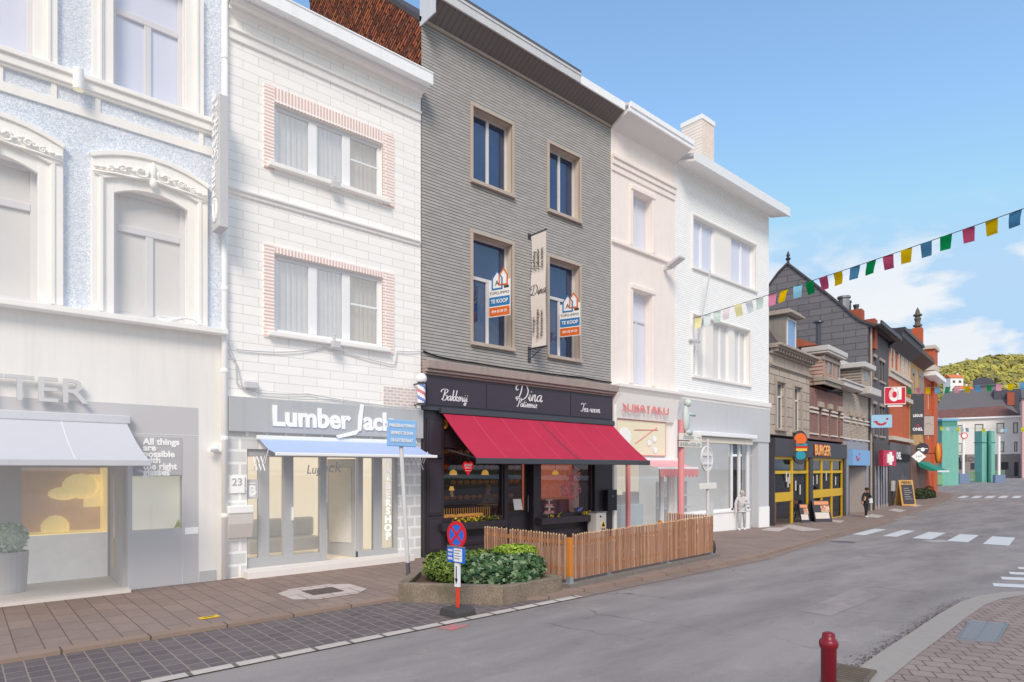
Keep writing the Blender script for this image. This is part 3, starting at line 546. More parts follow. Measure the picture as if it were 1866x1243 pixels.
# recess
rd = 1.7; rx = X(233); zt = rec[3]; rf = MB(); rf.quad((xL, 0, -.0), (rx, 0, -.0), (rx, rd, .06), (xL, rd, .06)); rf.box(xL, rx, -.3, .0, -.3, .06); rf.build('entrance_floor', plain('pale_beige_step', W_(222, 214, 206), .7, var=.05), oh)
rc = MB(); rc.quad((xL, .02, zt), (rx, .02, zt), (rx, rd, zt), (xL, rd, zt)); rc.build('recess_ceiling', m_panel2, oh)
sw_ = F0.R(39, 196, 852, 978, -rd); sp_ = Z(39, 1048, -rd)
mb = MB(); mb.quad((xL, rd, 0), (sw_[0], rd, 0), (sw_[0], rd, zt), (xL, rd, zt)); mb.quad((sw_[0], rd, sw_[3]), (rx, rd, sw_[3]), (rx, rd, zt), (sw_[0], rd, zt)); mb.quad((sw_[1], rd, 0), (rx, rd, 0), (rx, rd, sw_[3]), (sw_[1], rd, sw_[3])); mb.build('recess_wall', m_panel2, oh)
MB().box(sw_[0], sw_[1], rd - .02, rd + .2, 0, sw_[2]).build('stone_panel', plain('pale_marble', W_(226, 225, 224), .6, var=.09, scale=5, emit=.25), oh)  # emission lifts the stone out of the awning's shade
dw = MB(); y1 = rd + .9; x0, x1, z0, z1 = sw_; dw.quad((x0, y1, z0), (x1, y1, z0), (x1, y1, z1), (x0, y1, z1)); dw.quad((x1, rd, z0), (x1, y1, z0), (x1, y1, z1), (x1, rd, z1), 1); dw.quad((x0, rd, z0), (x1, rd, z0), (x1, y1, z0), (x0, y1, z0), 1); dwo = dw.build('display_window', [plain('display_back', W_(204, 186, 178), .8, var=.12, scale=4, emit=.2), m_lamp], oh)
MB().quad((x0, rd + .01, z0), (x1, rd + .01, z0), (x1, rd + .01, z1), (x0, rd + .01, z1)).build('pane', m_pglass, dwo)
lm = MB(); lm.ball((x0 + 1.05, y1 - .2, z0 + .95), .34, sq=(1, .3, .8)); lm.ball((x0 + .75, y1 - .2, z0 + .8), .28, sq=(1, .3, .5)); lm.ball((x0 + .6, y1 - .2, z0 + .1), .25, sq=(1, .3, 1)); lm.box(x0 + 1.1, x0 + 1.4, y1 - .2, y1 - .15, z0 + .5, z0 + 1.2); lm.build('lit_picture', m_lamp, dwo)
dr = MB(); dr.box(rx - .05, rx, .2, 1.5, .0, zt); dro = dr.build('door', m_panel2, oh); MB().tube([(rx - .12, .62, .95), (rx - .12, .62, 2.2)], .022).build('handle', m_pvc, dro); MB().box(rx - .056, rx - .05, 1.0, 1.3, .3, 1.3).build('pane', plain('pale_amber', W_(226, 210, 180), .3), dro)
pA = 1.95; awning(oh, xL, X(229), Z(236, 772), Z(278, 840, pA), pA, plain('faded_grey_canvas', W_(194, 194, 200), .85, var=.03), plain('pale_bar', W_(205, 206, 210), .4), y0=-.02, bar=.09, seams=4, seam_m=m_jt, arms=False)
tt = text('PUTTER', .62, m_letter_g, oh, (X(158), -.12, Z(120, 716)), ext=.035, align='RIGHT', bold=.004, sx=1.12)
lt = MB(); lx, lz = X(143, .25), Z(143, 145, .25); lt.lathe([(.085, 0), (.085, .36), (.08, .37)], lx, -.25, lz - .18, 18); lto = lt.build('wall_lamp', m_white, oh, smooth=False); MB().disc((0, 0), .075, 0, .01).build('lamp_glow', plain('lamp_glow', W_(240, 236, 200), .5, emit=.3), lto); c_ = lto.children[0]; c_.rotation_euler = (rad(90), 0, 0); c_.location = (lx, -.25, lz - .19)
MB().box(lx - .03, lx + .03, -.2, .0, lz - .05, lz + .05).build('bracket', m_white, lto)
cb = MB(); zz = z_led1
for k in range(4): cb.tube([(X(300) + .1 * k + .18 * math.cos(a * .6) * (1 + .1 * k), -.2 + .05 * math.sin(a * .6), zz + .06 + .05 * math.sin(a * .6 + k)) for a in range(12)], .012, 5)
cb.build('cable_loop', m_white, oh)
# topiary in a tub at the door
lx, ly = X(16, -1.0), 1.0; tb = on(F0, 'topiary_tub', 'pale round topiary ball in a tall grey tub beside the optician entrance', 'potted plant', lx, ly, .03)
MB().lathe([(.27, 0), (.3, .1), (.34, .86), (.31, .86), (.3, .82)], 0, 0, 0, 20).build('tub', m_panel2, tb); mb = MB(); leaf_mass(mb, [((0, 0, 1.15), (.32, .32, .32))], 900, .05); mb.ball((0, 0, 1.15), .29)
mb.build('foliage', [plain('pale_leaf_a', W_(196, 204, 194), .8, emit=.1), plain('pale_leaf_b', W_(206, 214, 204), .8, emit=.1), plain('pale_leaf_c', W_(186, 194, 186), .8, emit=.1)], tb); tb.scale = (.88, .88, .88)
# blade sign
bl = on(F0, 'blade_sign', 'tall pale grey projecting optician sign with vertical white lettering', 'sign', X(384), 0, 0)
x0 = -.02; zt_, zb_ = Z(384, 190, .1), Z(384, 425, .1); mb = MB(); mb.box(-.02, .16, -.62, -.16, zb_, zt_); mb.build('sign_box', plain('pale_sign_grey', W_(205, 205, 207), .4), bl, bevel=.01)
[bx('bracket', m_ofrm, bl, .02, .12, -.16, 0, z_, z_ + .1) for z_ in (zt_ - .4, zb_ + .3)]
text('OPTIEK DE PUTTER', .29, m_letter, bl, (-.026, -.29, (zt_ + zb_) / 2 + .35), rot=(90, -90, -90), sx=.98, bold=.004); text('LUNETTERIE', .2, m_letter, bl, (-.026, -.49, (zt_ + zb_) / 2 + .6), rot=(90, -90, -90), sx=1.1)
mb = MB(); zz = zb_ + .38; mb.tube([(-.03, -.38 + .13 * math.cos(a * .45), zz + .22 * math.sin(a * .45)) for a in range(15)], .018, 5); mb.tube([(-.03, -.38 + .07 * math.cos(a * .45), zz + .16 * math.sin(a * .45)) for a in range(15)], .014, 5); mb.build('emblem', m_letter, bl)
# drainpipe
dp = on(F0, 'drainpipe', 'white drainpipe running down between the blue house and the white brick house', 'pipe', X(406) + .01, -.09, 0)
mb = MB().tube([(0, 0, .02), (0, 0, 13)], .062, 12); mb.build('pipe', m_white, dp, smooth=True)
for zz in (1.3, 2.9, 4.3, 6., 7.6, 9.2, 10.8): MB().lathe([(.07, 0), (.076, .02), (.076, .06), (.07, .08)], 0, 0, zz, 12).box(-.02, .02, 0, .1, zz + .02, zz + .06).build('pipe_clip', m_white, dp)
cam_ = on(F0, 'security_camera', 'small white security camera on the plaster beside the drainpipe', 'camera', X(392), 0, Z(392, 818)); MB().box(-.05, .12, -.06, 0, -.06, .1).build('housing', m_white, cam_, bevel=.01); MB().tube([(-.0, -.08, 0), (-.18, -.2, -.03)], .05, 10).build('lens', m_letter, cam_)
# ================================================================== barbershop (white brick house)
F1 = Fr(X(413) + 2.0, D, 0, 0); X, Z = F1.X, F1.Z
bh = on(F1, 'barbershop_house', 'white painted brick house with two triple windows above a barbershop', 'house')
xR = X(767) - .003; W2 = F1.R(499, 697, 186, 300); W1 = F1.R(499, 697, 461, 606); zf1 = Z(415, 722); zf0 = Z(415, 786); ztop = Z(600, 95)
wall(bh, m_bricks_white, 0, xR, zf1, ztop, [W2, W1], t=.25, rm=m_trim)
for (r, o_) in ((W2, F1.R(480, 717, 152, 305)), (W1, F1.R(480, 717, 443, 615))):
    mb = MB(); mb.box(o_[0], r[0], -.035, .02, r[2] - .12, o_[3]); mb.box(r[1], o_[1], -.035, .02, r[2] - .12, o_[3]); mb.box(r[0], r[1], -.032, .02, r[3], o_[3], 1); so = mb.build('brick_surround', [m_salmon, m_salmon_v], bh)
    MB().box(r[0] - .15, r[1] + .15, -.16, .0, r[2] - .1, r[2] - .003).build('sill', m_trim, bh, bevel=.012)
    x0, x1, z0, z1 = r; cs = ((0, .33, m_net), (.36, .64, m_net), (.68, 1, m_net2)); wo = window(bh, r, .12, m_pvc, m_pglass, (.345, .655), None, .1, .2, curtain=cs, back=m_room)
    MB().box(x0 + (x1 - x0) * .7, x1 - .1, .09, .11, z0 + (z1 - z0) * .55, z0 + (z1 - z0) * .575).build('glazing_bar', m_pvc, wo)
    MB().box((x0 + x1) / 2 - .1, (x0 + x1) / 2 + .1, -.28, -.16, r[2] - .2, r[2] - .04).box((x0 + x1) / 2 - .03, (x0 + x1) / 2 + .03, -.17, -.1, r[2] - .1, r[2] + .12).build('floodlight', m_paleshade, bh, bevel=.01)
def course(p, zs, x0, x1, m, name='cornice', bevel=.015):
    mb = MB()
    for z0, z1, pr in zs: mb.box(x0, x1, -pr, .01, z0, z1)
    return mb.build(name, m, p, bevel=bevel)
zg = Z(600, 45); zs_ = Z(600, 85); z3 = Z(600, 132); z4 = Z(600, 150)
course(bh, [(z3 - .05, z3, .1), (z4, z3 - .05, .05)], .02, xR - .02, m_trim, 'string_course'); course(bh, [(zs_ - .25, zs_ - .05, .1), (zs_ - .05, zs_ + .12, .18), (zs_ + .12, ztop - .05, .26)], .02, xR - .02, m_trim)
mb = MB(); zgt, zgb = F1.Z(775, 130, .5), F1.Z(775, 152, .5); mb.box(0, xR - .02, -.52, .0, zgb + .03, zgt - .02); mb.box(-.02, xR, -.58, -.52, zgb, zgt); mb.box(-.02, xR, -.6, -.5, zgt - .03, zgt + .01); mb.build('gutter', m_gutw, bh, bevel=.01)
MB().box(0.02, xR - .02, -.35, 8, ztop - .04, ztop + .06).build('roof', m_soff_p, bh)
z5 = Z(420, 341); course(bh, [(z5 - .06, z5, .1), (z5 - .14, z5 - .06, .05)], .02, xR - .05, m_trim, 'string_course')
MB().box(0.01, xR - .01, -.14, .02, zf0, zf1 - .002).build('fascia_board', m_fascia_b, bh, bevel=.01)
zL = (zf0 + zf1) / 2 - .02; text('Lumber', .6, m_letter, bh, (X(490), -.155, zL - .0), ext=.012, align='LEFT', bold=.022, sx=.98)
text('ack', .6, m_letter, bh, (X(657), -.155, zL - .0), ext=.012, align='LEFT', bold=.022, sx=.98)
jx = X(650); mb = MB(); mb.prism([(jx - .06, zL - .25), (jx + .03, zL - .22), (jx + .1, zL + .4), (jx + .02, zL + .42), (jx - .05, zL + .1)], 'y', -.175, -.155); mb.prism([(jx - .62, zL - .36), (jx - .55, zL - .42), (jx - .1, zL - .32), (jx + .02, zL - .18), (jx - .06, zL - .2), (jx - .25, zL - .26)], 'y', -.17, -.156); mb.build('razor_letter', m_letter, bh)
# shopfront
z_s = Z(450, 1040, 0); zo = Z(450, 818); wall(bh, m_stone_pale, 0, xR, -.3, zf0, [(X(450), X(727), 0.14, zo)], t=.3, side=False, name='stone_pier')
MB().box(X(450) - .1, X(727) + .25, -.35, .35, -.3, .15).build('door_step', plain('pale_step', W_(226, 220, 216), .7, var=.04), bh, bevel=.01)
mb = MB(); zb_ = .15
for a, b in ((450, 453), (474, 493), (519, 537), (586, 598), (655, 664), (684, 699), (721, 727)): mb.box(X(a), X(b), .06, .2, zb_, zo)
mb.box(X(450), X(727), .055, .21, zo - .16, zo); mb.box(X(450), X(586), .055, .21, zb_, zb_ + .22); mb.box(X(655), X(727), .055, .21, zb_, zb_ + .16); sf = mb.build('shopfront_frame', m_bfrm, bh, bevel=.008)
for a, b in ((453, 474), (493, 519), (537, 586), (664, 684), (699, 721)): MB().quad((X(a), .12, zb_), (X(b), .12, zb_), (X(b), .12, zo), (X(a), .12, zo)).build('pane', m_pglass, sf)
rl = MB(); x0, x1 = X(450), X(727); rl.quad((x0, 2.6, 0), (x1, 2.6, 0), (x1, 2.6, zo), (x0, 2.6, zo)); rl.quad((x0, .3, 0), (x0, 2.6, 0), (x0, 2.6, zo), (x0, .3, zo)); rl.quad((x1, .3, 0), (x1, 2.6, 0), (x1, 2.6, zo), (x1, .3, zo)); rl.quad((x0, .3, .14), (x1, .3, .14), (x1, 2.6, .14), (x0, 2.6, .14), 1); rl.quad((x0, .3, zo), (x1, .3, zo), (x1, 2.6, zo), (x0, 2.6, zo), 1); rl.build('shop_interior', [m_warm, plain('pale_floor', W_(220, 208, 190), .5, emit=.35)], bh)
dl = MB(); hx = X(655); dl.prism([(hx, .2), (hx - .03, .24), (X(630), 1.0), (X(630) + .05, .98)], 'z', .18, zo - .18); do = dl.build('door', m_bfrm, bh); MB().prism([(hx - .05, .3), (X(630) + .02, .9), (X(630) - .0, .89), (hx - .07, .3)], 'z', .5, zo - .4).build('pane', plain('pale_door_glass', W_(216, 214, 208), .2), do)
bx('handle', m_letter, sf, X(533), X(535), .0, .06, 1.15, 1.45)
text('Jack', .36, m_bfrm, sf, (X(604), .11, zo - .4), shear=.2); text('Lum', .3, m_bfrm, sf, (X(578), .11, zo - .45), shear=.2, sx=.8)
for i, ch in enumerate('BARBERSHOP'): text(ch, .25, plain('brightened_letter', W_(250, 250, 250), .5, var=0, emit=.5), sf, (X(711), .1, zo - .22 - i * .212), bold=.01)  # emission keeps the unlit letters white in the shaded shopfront
pst = F1.R(452, 473, 874, 910); bx('poster', m_paleshade, sf, pst[0], pst[1], .1, .118, pst[2], pst[3]); text('B', .3, m_letter, sf, ((pst[0] + pst[1]) / 2, .09, pst[3] - .25), bold=.01)
for k in range(5): bx('poster_line', m_letter, sf, pst[0] + .05, pst[1] - .05, .09, .1, pst[2] + .05 + .07 * k, pst[2] + .07 + .07 * k)
aw1 = 1.0; awning(bh, X(470), X(752), Z(470, 800), F1.Z(490, 826, aw1), aw1, plain('faded_blue_canvas', W_(178, 196, 238), .8, var=.03), m_pvc, y0=-.04, bar=.05, arms=False, cas=.08)
for px in (462, 745):
    x0 = X(px, .1); mb = MB(); zz = F1.Z(px, 845, .1)
    for i in range(3): mb.tube([(x0, -.1 - .22 * i, zz - .15), (x0, -.1 - .22 * (i + 1), zz + .15)], .012, 5); mb.tube([(x0, -.1 - .22 * i, zz + .15), (x0, -.1 - .22 * (i + 1), zz - .15)], .012, 5)
    mb.tube([(x0, -.76, zz), (x0, -.95, zz + .28)], .012, 5); mb.build('scissor_arm', m_pvc, bh)
bx('threshold', plain('pale_tiles', W_(222, 218, 214), .7), bh, X(450), X(727), .0, .06, .1, .17)
so = on(F1, 'sofa', 'pale grey sofa seen through the barbershop door glass', 'sofa', X(500), 1.6, .14); MB().box(0, 1.9, 0, .7, .1, .42).build('seat', m_paleshade, so, bevel=.06); MB().box(0, 1.9, .6, .8, .42, .9).build('backrest', m_paleshade, so, bevel=.06)
hp = on(F1, 'house_number_plate', 'pale square plate with the number 23 on the stone pier', 'sign', X(431), -.02, Z(431, 884)); bx('plate', m_letter, hp, -.16, .16, -.02, .02, -.17, .17, .01); text('23', .22, m_bfrm, hp, (0, -.026, .06))
mbx = on(F1, 'letterbox', 'pale beige letterbox on the stone pier under the number plate', 'letterbox', X(434), 0, Z(434, 945)); MB().prism([(-.0, -.42), (-.12, -.4), (-.2, -.1), (-.2, .12), (0, .12)], 'x', -.25, .25).build('box', plain('pale_beige_box', W_(214, 208, 204), .5), mbx, bevel=.01); MB().box(-.26, .26, -.22, 0, .12, .28).build('lid', m_white, mbx, bevel=.02)
bp = on(F1, 'barber_pole', 'barber pole with white globe and red white blue stripes at the facade corner', 'sign', X(768, .35), -.35, Z(768, 690, .35)); MB().ball((0, 0, .0), .14).build('globe', m_white, bp, smooth=True)
pb = MB()
cols_ = [m_white, plain('pole_red', W_(218, 126, 136), .3), m_white, plain('pole_blue', W_(122, 138, 206), .3)]
n = 12
for i in range(16):
    for k in range(n): 
        f = lambda a, z: (.1 * math.cos(2 * math.pi * a / n), .1 * math.sin(2 * math.pi * a / n), -.62 + .03 * z)
        pb.quad(f(k, i), f(k + 1, i), f(k + 1, i + 1), f(k, i + 1), ((k + i) // 3) % 4)
pb.build('striped_cylinder', cols_, bp, smooth=True); [MB().lathe([(.11, 0), (.11, .06)], 0, 0, z_).box(-.02, .02, 0, .36, z_ + .02, z_ + .05).build('bracket', m_alud, bp) for z_ in (-.15, -.68)]
pq = on(F1, 'brick_patch_sign', 'small brick patterned plate above the right end of the barbershop fascia', 'sign', X(729), 0, Z(729, 723)); bx('plate', bricks('pale_patch_brick', W_(226, 210, 204), W_(206, 190, 186), W_(240, 234, 230), .2, .08, .02), pq, -.48, .48, -.03, 0, -.25, .22)
for k, (pts, sg) in enumerate(((((412, 618), (428, 660), (430, 700), (470, 716), (560, 718), (690, 738), (765, 745)), .02), (((412, 635), (432, 668), (440, 708), (480, 722), (600, 728), (740, 742)), .03), (((430, 637), (520, 642), (590, 633), (620, 640), (700, 662), (718, 664), (722, 640), (766, 640)), .02))):
    cable('facade_cable', ['pale cable drooping along the barbershop fascia top', 'second pale cable sagging above the barbershop fascia', 'pale cable looping under the lower barbershop window'][k], [F1.w(F1.X(a), -.05, F1.Z(a, b)) for a, b in pts], m_paleshade, .013, sg)
jb = on(F1, 'junction_box', 'grey cable junction box hanging above the barbershop fascia', 'box', X(456), -.02, Z(456, 703)); bx('casing', m_paleshade, jb, -.14, .14, -.12, 0, -.07, .08, .02)
# ================================================================== Dina house
F4 = Fr(X(768) + F1.x, D, 0, 0); X, Z = F4.X, F4.Z
dh = on(F4, 'bakery_house', 'grey brick strip house above the black fronted bakery with crimson awning', 'house')
xR = X(1113); zw = Z(900, 105); zl1, zl0 = Z(900, 676), Z(900, 697)
zw = (Z(768, 33) + Z(1113, 229)) / 2
ops = {}
for nm, (pl, pr2, yt, yb) in dict(a=(861, 932, 192, 326), b=(1000, 1055, 264, 384), c=(861, 932, 420, 624), d=(1000, 1055, 473, 646)).items(): ops[nm] = F4.R(pl, pr2, yt, yb)
for k, q in (('a', 'b'), ('c', 'd')):
    z0, z1 = (ops[k][2] + ops[q][2]) / 2, (ops[k][3] + ops[q][3]) / 2; ops[k] = ops[k][:2] + (z0, z1); ops[q] = ops[q][:2] + (z0, z1)
wall(dh, m_dgrey, 0, xR, zl0, zw, list(ops.values()), t=.32, rm=m_beige2)
for k, r in ops.items():
    surround(dh, r, m_beige, .09, .05, 0, sp=.06, sh=.1); window(dh, r, .26, m_dfrm, m_dglass, (.5,), tz=.62 if k in 'cd' else None, fw=.06, mw=.1)
# gable side with rusty tiles
MB().prism([(0, zl0), (0, zw - .05), (4.9, 18.4), (6.85, 18.4), (6.85, zl0)], 'x', -.012, -.002).build('gable_wall', m_rust, dh)
MB().prism([(-.05, zw), (4.9, 18.5), (6.9, 18.5), (6.9, 18.3), (4.9, 18.3), (0, zw - .1)], 'x', -.02, xR).build('roof', plain('dark_roof', W_(74, 70, 72), .8, var=.15), dh)
pE = .58; ze0 = Z(1137, 201, pE) ; ze1 = ze0 + .26
mb = MB().prism([(0, zw - .04), (0, zw + .06), (-pE, ze0 + .1), (-pE, ze0)], 'x', 0.0, xR); mb.build('soffit', m_soffit, dh); MB().prism([(0, zw - .02), (-.06, zw - .02), (-.06, zw - .1), (0, zw - .1)], 'x', .01, xR - .01).build('eave_moulding', m_beige, dh)
xm = X(1057, pE); MB().box(0, xm - .004, -pE - .05, -pE, ze0 - .01, ze1).box(0, xm - .004, -pE - .07, -pE - .05, ze1 - .05, ze1 + .02).build('fascia_board', m_gut, dh, bevel=.006)
MB().box(xm, xR - .002, -pE - .05, -pE, ze0 - .01, ze1 - .02).build('fascia_board', m_gutw, dh, bevel=.006)
MB().box(0, xm, -pE - .06, .1, ze1 + .021, ze1 + .12).build('roof_edge', plain('roof_edge_grey', W_(96, 96, 102), .6), dh, bevel=.01)
MB().box(-.02, .012, -pE - .06, .05, zw - .2, ze1 + .1).build('end_board', m_gut, dh)
# stone ledge + shop
course(dh, [(zl0 + .12, zl1 + .02, .3), (zl0 + .04, zl0 + .12, .24), (zl0 - .02, zl0 + .04, .16)], 0.01, xR + .08, plain('ledge_stone', W_(166, 152, 146), .8, var=.1, scale=4, streak=.3), 'ledge', .02)
zs1, zs0 = zl0 - .021, Z(776, 742)
mb = MB().box(0.02, xR - .05, -.12, .02, zs0, zs1); sb = mb.build('sign_board', m_black, dh)
xd = [0.06, X(881), X(1034), xR - .12]
for i, (a, b) in enumerate(zip(xd, xd[1:])): pno = bx('sign_panel', m_blackp, sb, a + .02, b - .02, -.135, -.12, zs0 + .06, zs1 - .08, .006)
MB().box(.0, xR - .03, -.2, .0, zs0 - .09, zs0 - .003).build('awning_rail', m_alud, dh, bevel=.01)
m_script = plain('silver_letter', W_(232, 230, 236), .4)
script('Dina', .47, m_script, dh, X(958), Z(962, 731.5), -.14, .095, sx=1.05); script('Patisserie', .25, m_script, dh, X(954), Z(963, 743.5), -.14, .12); script('Bakkerij', .29, m_script, dh, X(822), Z(829, 732), -.14, .12); script('Tea-room', .27, m_script, dh, X(1070), Z(1075, 752), -.14, .12, sx=1.05)
def raised(p, x0, x1, z0, z1, y, name='pilaster_panel'):
    o = MB().box(x0, x1, y - .03, y + .001, z0, z1).build(name, m_black, p, bevel=.02); MB().box(x0 + .07, x1 - .07, y - .045, y - .028, z0 + .07, z1 - .07).build('panel_field', m_blackp, o, bevel=.01); return o
zb0 = -.08; zsp = zs0 - .09
pl_ = MB().box(0.02, X(805), -.1, .3, zb0, zsp).build('pilaster', m_black, dh); raised(pl_, .09, X(805) - .05, Z(776, 835), Z(776, 762), -.1); raised(pl_, .09, X(805) - .05, Z(776, 940), Z(776, 838), -.1); raised(pl_, .09, X(805) - .05, .12, Z(776, 943), -.1)
MB().box(X(1080), xR - .03, -.1, .3, zb0, zsp).build('pilaster', m_black, dh)
xa, xb_, xc, xe, xf = X(805), X(917), X(930), X(972), X(1079); zwb = Z(805, 948)
zwb2 = Z(985, 940)
lp = MB().box(xa, xb_, .0, .2, zb0, zwb - .3).build('stall_riser', m_black, dh); raised(lp, xa + .15, xb_ - .12, .2, zwb - .42, 0, 'riser_panel')
lp2 = MB().box(X(983), xf, .0, .2, zb0, zwb2 - .3).build('stall_riser', m_black, dh); raised(lp2, X(983) + .1, xf - .5, .2, zwb2 - .42, 0, 'riser_panel')
MB().box(xb_, X(924), -.06, .25, zb0, zsp).build('shop_post', m_black, dh, bevel=.015); MB().box(X(970), X(983), -.06, .25, zb0, zsp).build('shop_post', m_black, dh, bevel=.015)
MB().box(.3, xR - .3, .02, .24, Z(805, 815), zsp).build('transom_board', m_black, dh)
dd = MB(); x0, x1 = X(924), X(970); dd.box(x0, x1, .2, .26, .1, 1.05); dd.box(x0, x0 + .1, .2, .26, 1.05, 2.6); dd.box(x1 - .1, x1, .2, .26, 1.05, 2.6); dd.box(x0, x1, .2, .26, 2.6, zsp); do = dd.build('door', m_black, dh, bevel=.01); raised(do, x0 + .12, x1 - .12, .22, .95, .2, 'door_panel')
MB().quad((x0, .22, 1.05), (x1, .22, 1.05), (x1, .22, 2.6), (x0, .22, 2.6)).build('pane', m_glass_d, do); MB().box(x0 - .05, x1 + .05, -.3, .3, -.2, .1).build('door_step', m_conc, dh)
MB().tube([(x1 - .06, .12, 1.0), (x1 - .06, .12, 1.5)], .015).build('handle', m_alu, do)
for (a, b, zz) in ((xa, xb_, zwb), (X(983), xf, zwb2)):
    mb = MB(); mb.box(a, a + .06, -.02, .12, zz, zsp - .5); mb.box(b - .06, b, -.02, .12, zz, zsp - .5); mb.box(a, b, -.022, .12, zz - .3, zz + .04); wo = mb.build('shop_window', m_black, dh, bevel=.01); MB().quad((a, .05, zz), (b, .05, zz), (b, .05, zsp - .4), (a, .05, zsp - .4)).build('pane', m_glass_d, wo)
# interior
ri = MB(); x0, x1 = .4, xR - .1; zc = zsp + .1
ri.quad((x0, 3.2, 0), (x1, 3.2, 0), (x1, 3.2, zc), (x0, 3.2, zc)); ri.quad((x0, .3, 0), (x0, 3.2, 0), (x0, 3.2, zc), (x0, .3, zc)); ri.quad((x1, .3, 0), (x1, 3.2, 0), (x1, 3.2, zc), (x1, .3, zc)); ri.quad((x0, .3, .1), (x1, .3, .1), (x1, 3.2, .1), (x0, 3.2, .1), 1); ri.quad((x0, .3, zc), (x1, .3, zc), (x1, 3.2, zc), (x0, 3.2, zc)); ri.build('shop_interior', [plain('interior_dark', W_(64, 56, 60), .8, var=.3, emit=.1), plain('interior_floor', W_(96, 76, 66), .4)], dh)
m_wood = plain('warm_wood', W_(176, 108, 74), .6, var=.25, scale=5, emit=.25); m_gold = plain('pastry_gold', W_(216, 156, 84), .6, var=.25, emit=.45)  # wood and pastries emit light to brighten the dim shop
bi = MB(); bi.quad((X(955, -1.6), 1.7, .1), (X(1045, -1.6) + .3, 1.7, .1), (X(1045, -1.6) + .3, 1.7, 3.), (X(955, -1.6), 1.7, 3.)); bi.build('brick_partition', plain('inner_warm_brick', W_(190, 104, 80), .8, var=.35, scale=7, emit=.5), dh)  # partition glows too, brightening the interior without a lamp
sh = on(F4, 'display_counter', 'bakery counter with trays of golden pastries behind the left shop window', 'counter', xa + .2, .3, 0); bx('counter_top', m_wood, sh, 0, 1.8, 0, .45, zwb - .08, zwb)
mb = MB()
for i in range(26): mb.ball((.1 + 1.5 * random.random(), .1 + .25 * random.random(), zwb + .05), .07, sq=(1.3, .9, .6), n=8, m=5)
mb.build('pastry', m_gold, sh, smooth=True).__setitem__('kind', 'stuff')
mb = MB()
for i in range(22): mb.box(.02 + i * .08, .03 + i * .08, .0, .01, zwb, zwb + .28)
mb.build('rack', m_gold, sh)
tl = on(F4, 'table_lamp', 'small glowing table lamp inside the left bakery window', 'lamp', X(823, -.9), .9, 1.5); MB().lathe([(.07, 0), (.09, .06), (.06, .22), (.02, .26)], 0, 0, 0).build('lamp_base', plain('lamp_base', W_(190, 170, 130), .5), tl); MB().lathe([(.12, 0), (.07, .16)], 0, 0, .27).build('lamp_shade', plain('lamp_glow2', W_(255, 190, 90), .5, emit=.5), tl); tl.scale = (.7, .7, .7)
bt = on(F4, 'bistro_table', 'small round bistro table inside the left bakery window', 'table', X(890, -1.), 1.0, .1); MB().lathe([(.36, 0), (.36, .03)], 0, 0, 1.12, 20).build('table_top', plain('table_pale', W_(190, 176, 140), .4), bt); MB().tube([(0, 0, 0), (0, 0, 1.12)], .03).lathe([(.2, 0), (.2, .02)], 0, 0, 0).build('table_leg', m_alu, bt)
fl = on(F4, 'dried_flower_display', 'pink dried flowers in a tall pale vase inside the right bakery window', 'flowers', X(1046, -.55), .55, zwb2 - .1); MB().lathe([(.12, 0), (.17, .3), (.16, .8), (.1, 1.3), (.13, 1.5)], 0, 0, 0, 14).build('vase', plain('stone_vase', W_(160, 130, 124), .7, emit=.25, var=.2, scale=8), fl)
mb = MB(); leaf_mass(mb, [((-.2, -.05, .85), (.4, .25, .35)), ((0, 0, 1.3), (.25, .2, .3))], 500, .045); mb.build('blossom', [plain('pink_a', W_(214, 104, 124), .7, emit=.25), plain('pink_b', W_(190, 140, 130), .7, emit=.25), plain('pink_c', W_(160, 84, 96), .7, emit=.25)], fl)  # petals emit a little to show in the dim window
for k in range(2):
    px = (1000, 1026)[k]; tb_ = on(F4, 'cafe_table', ['red cafe table nearest the bakery door inside the window', 'wooden cafe table beside the vase inside the bakery'][k], 'table', X(px, -.9), 1.0, .1); bx('table_top', m_wood, tb_, -.35, .35, -.3, .3, 1.2, 1.24); bx('table_leg', plain('table_red', W_(150, 60, 66), .5), tb_, -.25, .25, -.2, .2, 0, 1.2)
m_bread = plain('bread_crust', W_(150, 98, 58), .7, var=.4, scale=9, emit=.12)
bsf = on(F4, 'added_bread_shelf', 'added wooden shelf of loaves standing in for reflections in the bakery windows', 'shelf', X(812, -2.7), 2.75, 0)  # shelf and faintly glowing loaves are added in place of window reflections
for k in range(4): bx('shelf_board', plain('dark_wood', W_(92, 62, 48), .6, var=.2, emit=.08), bsf, 0, 3.4, 0, .35, 1.25 + .5 * k, 1.29 + .5 * k)
mb = MB()
for k in range(4):
    for i in range(12):
        if random.random() < .85: mb.ball((.15 + .28 * i, .12, 1.37 + .5 * k), .1, sq=(1.15, .9, .75), n=8, m=5)
mb.build('bread_loaves', m_bread, bsf, smooth=True).__setitem__('kind', 'stuff')
for i_, (px_, d_, lab_) in enumerate(((826, 1.2, 'added glowing pendant lamp at the left of the left bakery window'), (884, 1.6, 'added glowing pendant lamp beside the person in the bakery'), (1012, 1.3, 'added glowing pendant lamp inside the right bakery window'))):
    pn = on(F4, 'added_pendant_lamp', lab_, 'lamp', X(px_, -d_), d_, Z(px_, 862, -d_), group='added pendant lamps in the bakery'); MB().lathe([(.12, -.06), (.1, .04), (.03, .1)], 0, 0, 0, 12).build('lamp_shade', MATS['lamp_glow2'], pn); MB().tube([(0, 0, .1), (0, 0, 1.0)], .008, 5).build('cord', m_dark, pn)  # these lamps are added, standing in for reflections in the windows
